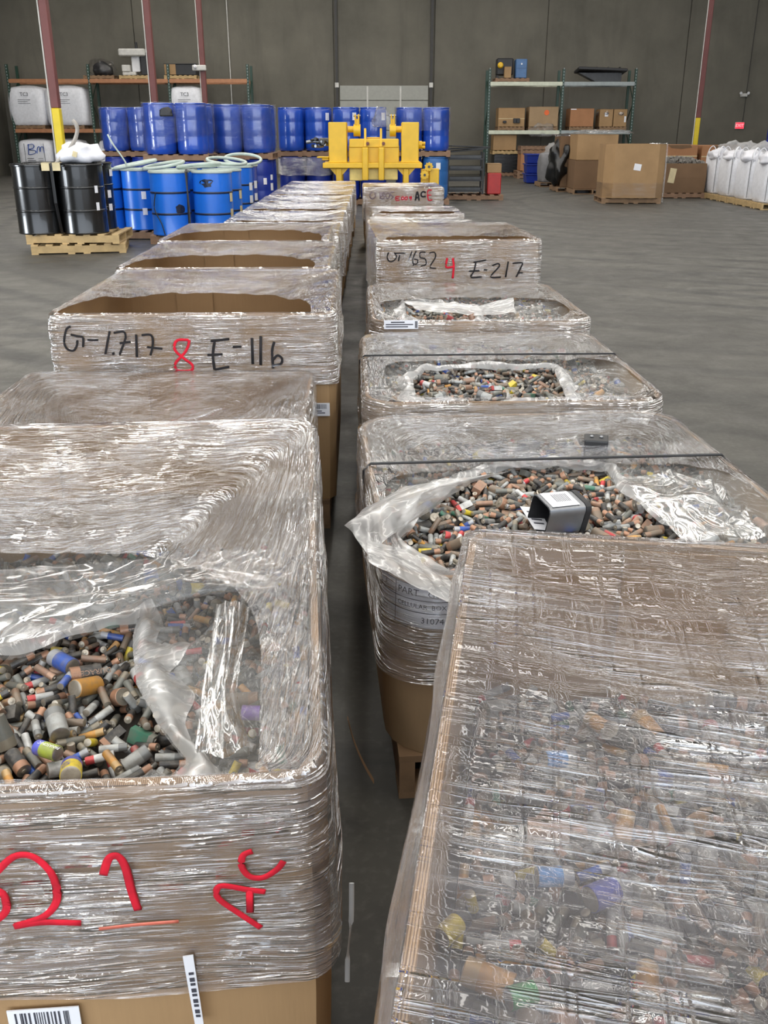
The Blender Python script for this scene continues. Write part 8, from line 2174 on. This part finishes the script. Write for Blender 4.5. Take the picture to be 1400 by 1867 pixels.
# pallet on top of the rack with small machines
cx_, w = on_rack(902, 960, 0, 0)
pallet(cx_, YR + 0.5, 3.18, 0, 'pallet on the cream top beam carrying blue equipment', 'pallet_red', wide=True, sx=0.9)
zb_ = 3.18 + PZ
o = thing('equipment_box', (cx_ + 0.32, YR + 0.45, zb_), 'blue control cabinet on the cream top beam', 'cabinet')
bevel(MB().span((-0.2, -0.3, 0), (0.2, 0.3, 0.62)).build('cabinet_body', 'blue_machine', o), 0.02)
MB().span((-0.18, -0.312, 0.33), (0.18, -0.302, 0.6)).build('cabinet_door', 'blue_machine', o)
MB().cyl((0, -0.33, 0.46), (0, -0.31, 0.46), 0.03, 10).build('gauge', 'white', o)
o = thing('pump', (cx_ - 0.35, YR + 0.4, zb_), 'dark pump with a yellow guard on the cream top beam', 'pump')
bevel(MB().span((-0.2, -0.1, 0.1), (0.4, 0.3, 0.66)).build('pump_body', 'dark', o), 0.04)
MB().lathe([(0.05, 0), (0.1, 0.02), (0.1, 0.12), (0.06, 0.16)], 16, 0, (-0.08, -0.12, 0.42), (0, -1, 0)).build('guard', 'yellow', o, 'auto')
for x in (-0.15, 0.3):
    MB().span((x - 0.04, -0.08, 0), (x + 0.04, 0.25, 0.1)).build('foot', 'dark', o)
o = carton(cx_ - 0.17, YR + 0.15, zb_, 0.24, 0.25, 0.36, 'small tan carton between the pump and the blue cabinet', 'card', tape_=False)
# dark folded screen lying over the top beam
o = thing('folded_screen', (7.75, YR + 0.5, 3.19), 'dark folded screen lying across the grey top beam', 'screen')
bevel(MB().box((0.05, -0.1, 0.36), (1.75, 0.9, 0.1), 0, (R(-6), R(2), 0)).build('screen_panel', 'dark', o), 0.02)
MB().prism([(-0.75, -0.2, 0.3), (0.8, -0.2, 0.3), (0.8, -0.2, 0.0), (-0.1, -0.2, 0.0)], (0, 0, 0), (0, 0.5, 0)).build('screen_base', 'steel_dark', o)
for k in range(4):
    MB().box((-0.6 + k * 0.42, -0.1, 0.42), (0.03, 0.85, 0.03), 0, (R(-6), 0, 0)).build('screen_rib', 'steel_dark', o)
# floor level of the right rack
cx_, w = on_rack(904, 952, 0, 0)
pallet(cx_, YR + 0.5, 0, 0, 'reddish pallet under the black film-wrapped load', 'pallet_red', wide=True, sx=0.9, sy=0.9)
o = carton(cx_, YR + 0.5, PZ, w, 0.9, 0.62, 'low load wrapped in black film on the floor of the green rack', 'film_black', tape_=False, name='wrapped_load', cat='load')
for k in range(5):
    MB().tube([(-w / 2 + 0.05, -0.452, 0.08 + k * 0.11), (0, -0.456, 0.12 + k * 0.1), (w / 2 - 0.05, -0.452, 0.06 + k * 0.13)], 0.006, 5).build('film_crease', 'dark', o)
pallet(cx_ - 0.02, YR + 0.5, PZ + 0.63, 0, 'pale pallet resting on the black film-wrapped load', 'pallet', wide=True, sx=0.9, sy=0.85)
carton(cx_ - 0.1, YR + 0.5, 2 * PZ + 0.64, 0.85, 0.8, 0.52, 'plain tan carton on the pale pallet above the black load', 'card', tape_=False)


# ------------------------------------------------------------------ loads standing in front of the right rack
def fl(px, py):
    p = pix(px, py, Z=0)
    return p.x, p.y


# stacked blue totes, pallets and sack
x, y = fl(978, 335)
o = thing('blue_tote', (x, y + 0.4, 0), 'stack of dark blue tote crates left of the grey sack', 'crate')
for k in range(3):
    bevel(MB().box((0, 0, 0.15 + k * 0.29), (0.62, 0.7, 0.27), 0, None, 1.08).build('tote', 'blue_deep', o), 0.02)
    MB().span((-0.36, -0.41, 0.265 + k * 0.29), (0.36, 0.41, 0.295 + k * 0.29)).build('tote_rim', 'blue_deep', o)
MB().span((0.1, -0.395, 0.3), (0.26, -0.385, 0.42)).build('paper_label', 'paper', o)
x, y = fl(988, 330)
for k in range(2):
    pallet(x + 0.0, y + 2.2, 0.95 + k * PZ if False else k * PZ, 0, ('lower', 'upper')[k] + ' spare reddish pallet in the small stack behind the blue totes', 'pallet_red', wide=True)
carton(x, y + 2.2, 2 * PZ, 1.0, 0.9, 0.55, 'carton standing on the spare pallets behind the blue totes', 'card_orange', tape_=False)
for k in range(2):
    pallet(x, y + 2.2, 2 * PZ + 0.56 + k * PZ, 0, ('orange pallet on the carton behind the blue totes', 'topmost orange pallet behind the blue totes')[k], 'pallet_red', wide=True, sx=0.85, sy=0.85)
x, y = fl(1008, 341)
pallet(x, y + 0.5, 0, 0, 'pallet under the dusty grey sack', 'pallet_old', sx=0.8, sy=0.8)
fibc((x, y + 0.5, PZ), 0.72, 0.75, 0.82, 'dusty grey sack beside the blue totes', loops=False, mat='grey', seed=3.2, name='grey_sack', cat='sack')
x, y = fl(1045, 350)
pallet(x + 0.05, y + 0.6, 0, 0, 'old pallet under the black-draped boxes', 'pallet_old')
carton(x + 0.05, y + 0.6, PZ, 0.8, 0.95, 0.72, 'brown box at the bottom of the black-draped pile', 'card_dark', tape_=False)
o = carton(x + 0.0, y + 0.62, PZ + 0.73, 0.82, 0.95, 0.55, 'tan box draped in shiny black film on top of the pile', 'card_dark', tape_=False)
lump('draped_film', None, None, (-0.30, -0.1, -0.12), (0.36, 0.5, 0.6), 'film_black', 6.0, 0.4, parent=o, flatb=False, sub=4)
lump('film_sheen', None, None, (0.0, 0.0, 0.57), (0.5, 0.5, 0.06), 'film_drum', 7.0, 0.4, parent=o, flatb=False)
x, y = fl(1075, 356)
pallet(x + 0.15, y + 1.0, 0, 0, 'old pallet under the two-high brown boxes', 'pallet_old')
carton(x + 0.15, y + 1.0, PZ, 1.0, 1.1, 0.7, 'lower of the two-high brown boxes behind the big tan box', 'card_dark', tape_=False)
carton(x + 0.2, y + 1.0, PZ + 0.71, 1.05, 1.1, 0.62, 'upper of the two-high brown boxes, film over its top', 'card', tape_=False)
lump('film_sheet', 'clear film thrown over the two-high brown boxes', 'film', (x + 0.45, y + 0.9, PZ + 1.36), (0.75, 0.5, 0.06), 'liner', 9.0, 0.5)
x, y = fl(1060, 352)
lump('grey_bag', 'crumpled grey plastic bag in front of the brown boxes', 'bag', (x - 0.02, y - 0.12, 0.0), (0.22, 0.14, 0.42), 'grey', 3.3, 0.25)
# the big box
pallet(5.67, 22.95, 0, R(-3), 'dark pallet under the big plain tan box', 'pallet_old', wide=True, sx=1.1, sy=1.1)
o = thing('big_box', (5.67, 22.9, PZ), 'big plain tan bulk box with a small white label, nearest on the right', 'bulk box', R(-3))
m = MB()
per = rrect(0.68, 0.6, 0.16, 16)
oct_ = [(-0.66, -0.42), (-0.46, -0.6), (0.5, -0.6), (0.68, -0.45), (0.68, 0.42), (0.5, 0.6), (-0.46, 0.6), (-0.66, 0.42)]
rows = [[Vector((x * g, y * g, z)) for x, y in oct_] for z, g in ((0, 1), (0.3, 1.006), (0.6, 1.01), (0.9, 1.008), (1.14, 1.0), (1.14, 0.975), (0.02, 0.975))]
m.grid(rows, 0, True)
m._add(rows[-1], [tuple(range(8))])
m.build('carton_body', 'card', o)
MB().box((0.05, -0.612, 0.66), (0.16, 0.003, 0.14), 0, (0, R(8), 0)).build('paper_label', 'paper', o)
MB().tube([(0.3, -0.5, 1.15), (0.5, -0.6, 1.152), (0.69, -0.45, 1.152)], 0.012, 5).build('edge_tape', 'film_side', o)
MB().tube([(0.69, -0.46, 1.15), (0.70, -0.47, 0.5), (0.70, -0.48, -0.1)], 0.02, 5).build('hanging_film', 'liner', o)
m = MB()
m.uv = []
rows = []
for k in range(8):
    row = [Vector((x * 1.02, y * 1.02, 0.02 + 0.3 * k / 7 + 0.02 * ns((x * 3, y * 3, 1)))) for x, y in oct_]
    m.uv.extend([(i * 0.5, k * 0.05) for i in range(9)])
    rows.append(row + [row[0]])
m.grid(rows)
m.build('stretch_wrap', 'film_drum', o)
# scrap bin
x, y = fl(1240, 362)
pallet(x + 0.02, y + 0.62, 0, 0, 'orange brown pallet under the scrap box', 'pallet_red', wide=True, sx=1.0, sy=1.0)
o = thing('scrap_box', (x + 0.02, y + 0.62, PZ), 'low dark brown box heaped with grey scrap', 'bulk box')
m = MB()
oc = [(-0.58, -0.5), (0.58, -0.5), (0.58, 0.5), (-0.58, 0.5)]
rows = [[Vector((a * g, b * g, z)) for a, b in oc] for z, g in ((0, 1), (0.35, 1.02), (0.68, 1.0), (0.68, 0.97), (0.02, 0.97))]
m.grid(rows, 0, True)
m._add(rows[-1], [(0, 1, 2, 3)])
m.build('carton_body', 'card_dark', o)
MB().box((-0.25, -0.515, 0.4), (0.16, 0.003, 0.34), 0, (0, R(8), 0)).build('paper_label', 'tape', o)
rnd = random.Random(8)
m = MB()
rows = [[Vector((-0.56 + 1.12 * i / 16, -0.49 + 0.98 * j / 14, 0.60 + 0.1 * math.sin(PI * j / 14) + 0.05 * ns((i * .5, j * .5, 2)))) for i in range(17)] for j in range(15)]
m.grid(rows)
for k in range(260):
    px_, py_ = rnd.uniform(-0.52, 0.52), rnd.uniform(-0.46, 0.46)
    s_ = rnd.uniform(0.03, 0.085)
    m.box((px_, py_, 0.64 + 0.12 * math.cos(px_ * 2) * math.cos(py_ * 2.6) + rnd.uniform(0, 0.05)), (s_, s_ * rnd.uniform(.5, 1), s_ * rnd.uniform(.4, .9)), 0, (rnd.uniform(0, 3), rnd.uniform(0, 3), rnd.uniform(0, 3)), rnd.uniform(.6, 1))
sc_ = m.build('scrap_heap', 'debris')
sc_.location = o.location
tag(sc_, 'grey lumpy scrap heaped in the low brown box', 'scrap', kind='stuff')
# orange-brown boxes behind
x, y = fl(1205, 345)
for k, (dx_, w_, h_, lab) in enumerate(((0.55, 1.15, 1.22, 'orange brown box with a torn dark top edge behind the scrap box'), (1.85, 1.2, 1.20, 'orange brown box behind the leftmost white bulk bag'))):
    pallet(x + dx_, y + 1.2, 0, 0, 'pallet under the ' + lab[:32].rstrip(), 'pallet_red', wide=True)
    o = carton(x + dx_, y + 1.2, PZ, w_, 1.1, h_ * 0.86, lab, 'card_orange', tape_=False, flaps=False)
    MB().span((-w_ / 2, -0.56, h_ * 0.60), (w_ / 2, -0.552, h_ * 0.62)).build('pale_band', 'tape', o)
    m = MB()
    m.prism([(-0.3, -0.556, h_ * 0.86), (0.35, -0.556, h_ * 0.86), (0.4, -0.556, h_ * 0.8), (0.1, -0.556, h_ * 0.77), (-0.2, -0.556, h_ * 0.79)], (0, 0, 0), (0, 0.004, 0))
    m.build('torn_edge', 'card_dark', o)
# white bulk bags in a row at the right edge
for k, (yy, lab) in enumerate(((24.35, 'white bulk bag farthest along the right row, beside the scrap box'), (23.3, 'white bulk bag with ribbed side, second along from the scrap box'),
                               (22.15, 'white bulk bag with smooth bulging side, third along from the scrap box'), (21.1, 'white bulk bag cut by the frame edge, film cape over its top'))):
    if k % 2 == 0:
        pallet(8.42, yy - 0.05, 0, 0, ('greenish pallet under the two farther bulk bags', 'pale pallet under the two nearer bulk bags')[k // 2], 'pallet', sx=1.0, sy=0.9)
        pallet(8.42, yy - 1.12, 0, 0, ('second greenish pallet under the farther bulk bags', 'pale pallet under the bag cut by the frame edge')[k // 2], 'pallet', sx=1.0, sy=0.86)
    o = fibc((8.42, yy - 0.05 - 0.02 * k, PZ), 0.88, 0.9, 0.92, lab, seed=k * 2.3, group='white bulk bags')
    lump('film_cape', None, None, (-0.25, -0.1, 0.78), (0.28, 0.4, 0.16), 'white_film', k * 1.7 + 1, 0.3, parent=o, sub=3)
# blue tank at the right edge
o = thing('blue_tank', (11.35, 28.2, 0), 'tall dark blue plastic tank at the right edge behind the bulk bags', 'tank')
MB().lathe([(0.55, 0), (0.58, 0.05), (0.58, 0.6), (0.565, 0.63), (0.58, 0.66), (0.58, 1.3), (0.565, 1.33), (0.58, 1.36), (0.57, 1.82), (0.5, 1.9), (0.2, 1.93)], 32).build('tank_shell', 'blue_deep', o, 'auto')
MB().lathe([(0.2, 1.92), (0.2, 1.99), (0.17, 2.0)], 20).build('tank_lid', 'blue_deep', o, 'auto')

# shelved cart and red box beside the machine
x, y = 1.95, 24.0
o = thing('shelf_cart', (x, y, PZ), 'black shelved cart loaded with flat boards right of the blue drums', 'cart')
for sx in (-0.42, 0.42):
    for sy in (-0.3, 0.3):
        MB().span((sx - 0.02, sy - 0.02, 0), (sx + 0.02, sy + 0.02, 0.95)).build('post', 'dark', o)
for k in range(4):
    s_ = MB().span((-0.44, -0.33, 0.06 + k * 0.24), (0.44, 0.33, 0.1 + k * 0.24)).build('shelf', 'dark', o)
    MB().span((-0.38, -0.335, 0.1 + k * 0.24), (0.36, 0.2, 0.16 + k * 0.24)).build('tray', 'steel_dark', s_)
pallet(x + 0.2, y, 0, 0, 'pallet under the black shelved cart and red box', 'pallet_red', wide=True, sy=1.15)
for k in range(3):
    bevel(tag(MB().box((x - 0.05 + 0.06 * k, y, PZ + 0.98 + 0.045 * k), (0.95, 0.5, 0.03), 0, (0, R(-4 + 3 * k), R(5 * k))).build('flat_board', 'dark'), ('lowest', 'middle', 'topmost')[k] + ' dark board lying on the shelved cart', 'board', 'boards on the cart'), 0.004)
bevel(tag(MB().span((x + 0.53, y - 0.3, PZ), (x + 0.86, y + 0.3, PZ + 0.48)).build('red_box', 'red'), 'red box beside the shelved cart', 'box'), 0.02)
carton(x + 0.69, y, PZ + 0.482, 0.34, 0.5, 0.2, 'small tan carton on the red box', 'card', tape_=False)

# ------------------------------------------------------------------ on the back wall
p = pix(1348, 230, Y=YW - 0.05)
o = thing('exit_sign', (p.x, YW - 0.002, p.z - 0.1), 'lit red exit sign on the concrete wall', 'sign')
bevel(MB().span((-0.17, -0.06, 0), (0.17, 0, 0.24)).build('sign_housing', 'fitting', o), 0.01)
MB().span((-0.16, -0.064, 0.012), (0.16, -0.060, 0.228)).build('lit_panel', 'exit', o)
lettering('EXIT', 0.15, 'exit_letters', (0, -0.067, 0.12), o)
p = pix(1356, 173, Y=YW - 0.05)
o = thing('emergency_light', (p.x, YW - 0.002, p.z), 'small twin-head emergency light above the exit sign', 'light')
bevel(MB().span((-0.13, -0.07, -0.06), (0.13, 0, 0.05)).build('battery_case', 'fitting', o), 0.01)
for x in (-0.14, 0.14):
    MB().lathe([(0.03, 0), (0.05, 0.05), (0.05, 0.07)], 12, 0, (x, -0.06, 0.07), (0, -1, -0.2)).build('lamp_head', 'white', o)
p0 = pix(1352, 235, Y=YW - 0.02)
tag(MB().cyl((p0.x, YW - 0.02, p0.z + 0.15), (p0.x, YW - 0.02, 7.5), 0.012, 6).build('cable_conduit', 'conduit'), 'thin conduit running up the wall from the exit sign', 'conduit')
p0 = pix(418, 100, Y=YW - 0.03)
o = tag(MB().cyl((p0.x, YW - 0.04, 1.0), (p0.x, YW - 0.04, 7.5), 0.02, 6).build('wall_conduit', 'fitting'), 'pale vertical conduit on the wall left of the dock door', 'conduit')
# torn film scrap and paper strip in the aisle
tag(MB().tube(smooth_line([pix(x_, y_, Y=1.75) for x_, y_ in ((634, 1310), (645, 1350), (662, 1390), (681, 1424))], 6), 0.011, 6, flat=0.12).build('hanging_strip', 'card_dark'), 'thin brown strip hanging in the gap beside the near left box', 'strip')
tag(MB().tube(smooth_line([pix(x_, y_, Y=1.1) for x_, y_ in ((641, 1610), (640, 1680), (634, 1740), (633, 1790))], 6), 0.004, 6, flat=0.3).build('film_tail', 'liner_thick'), 'pale film tail hanging at the corner of the near left box', 'film')
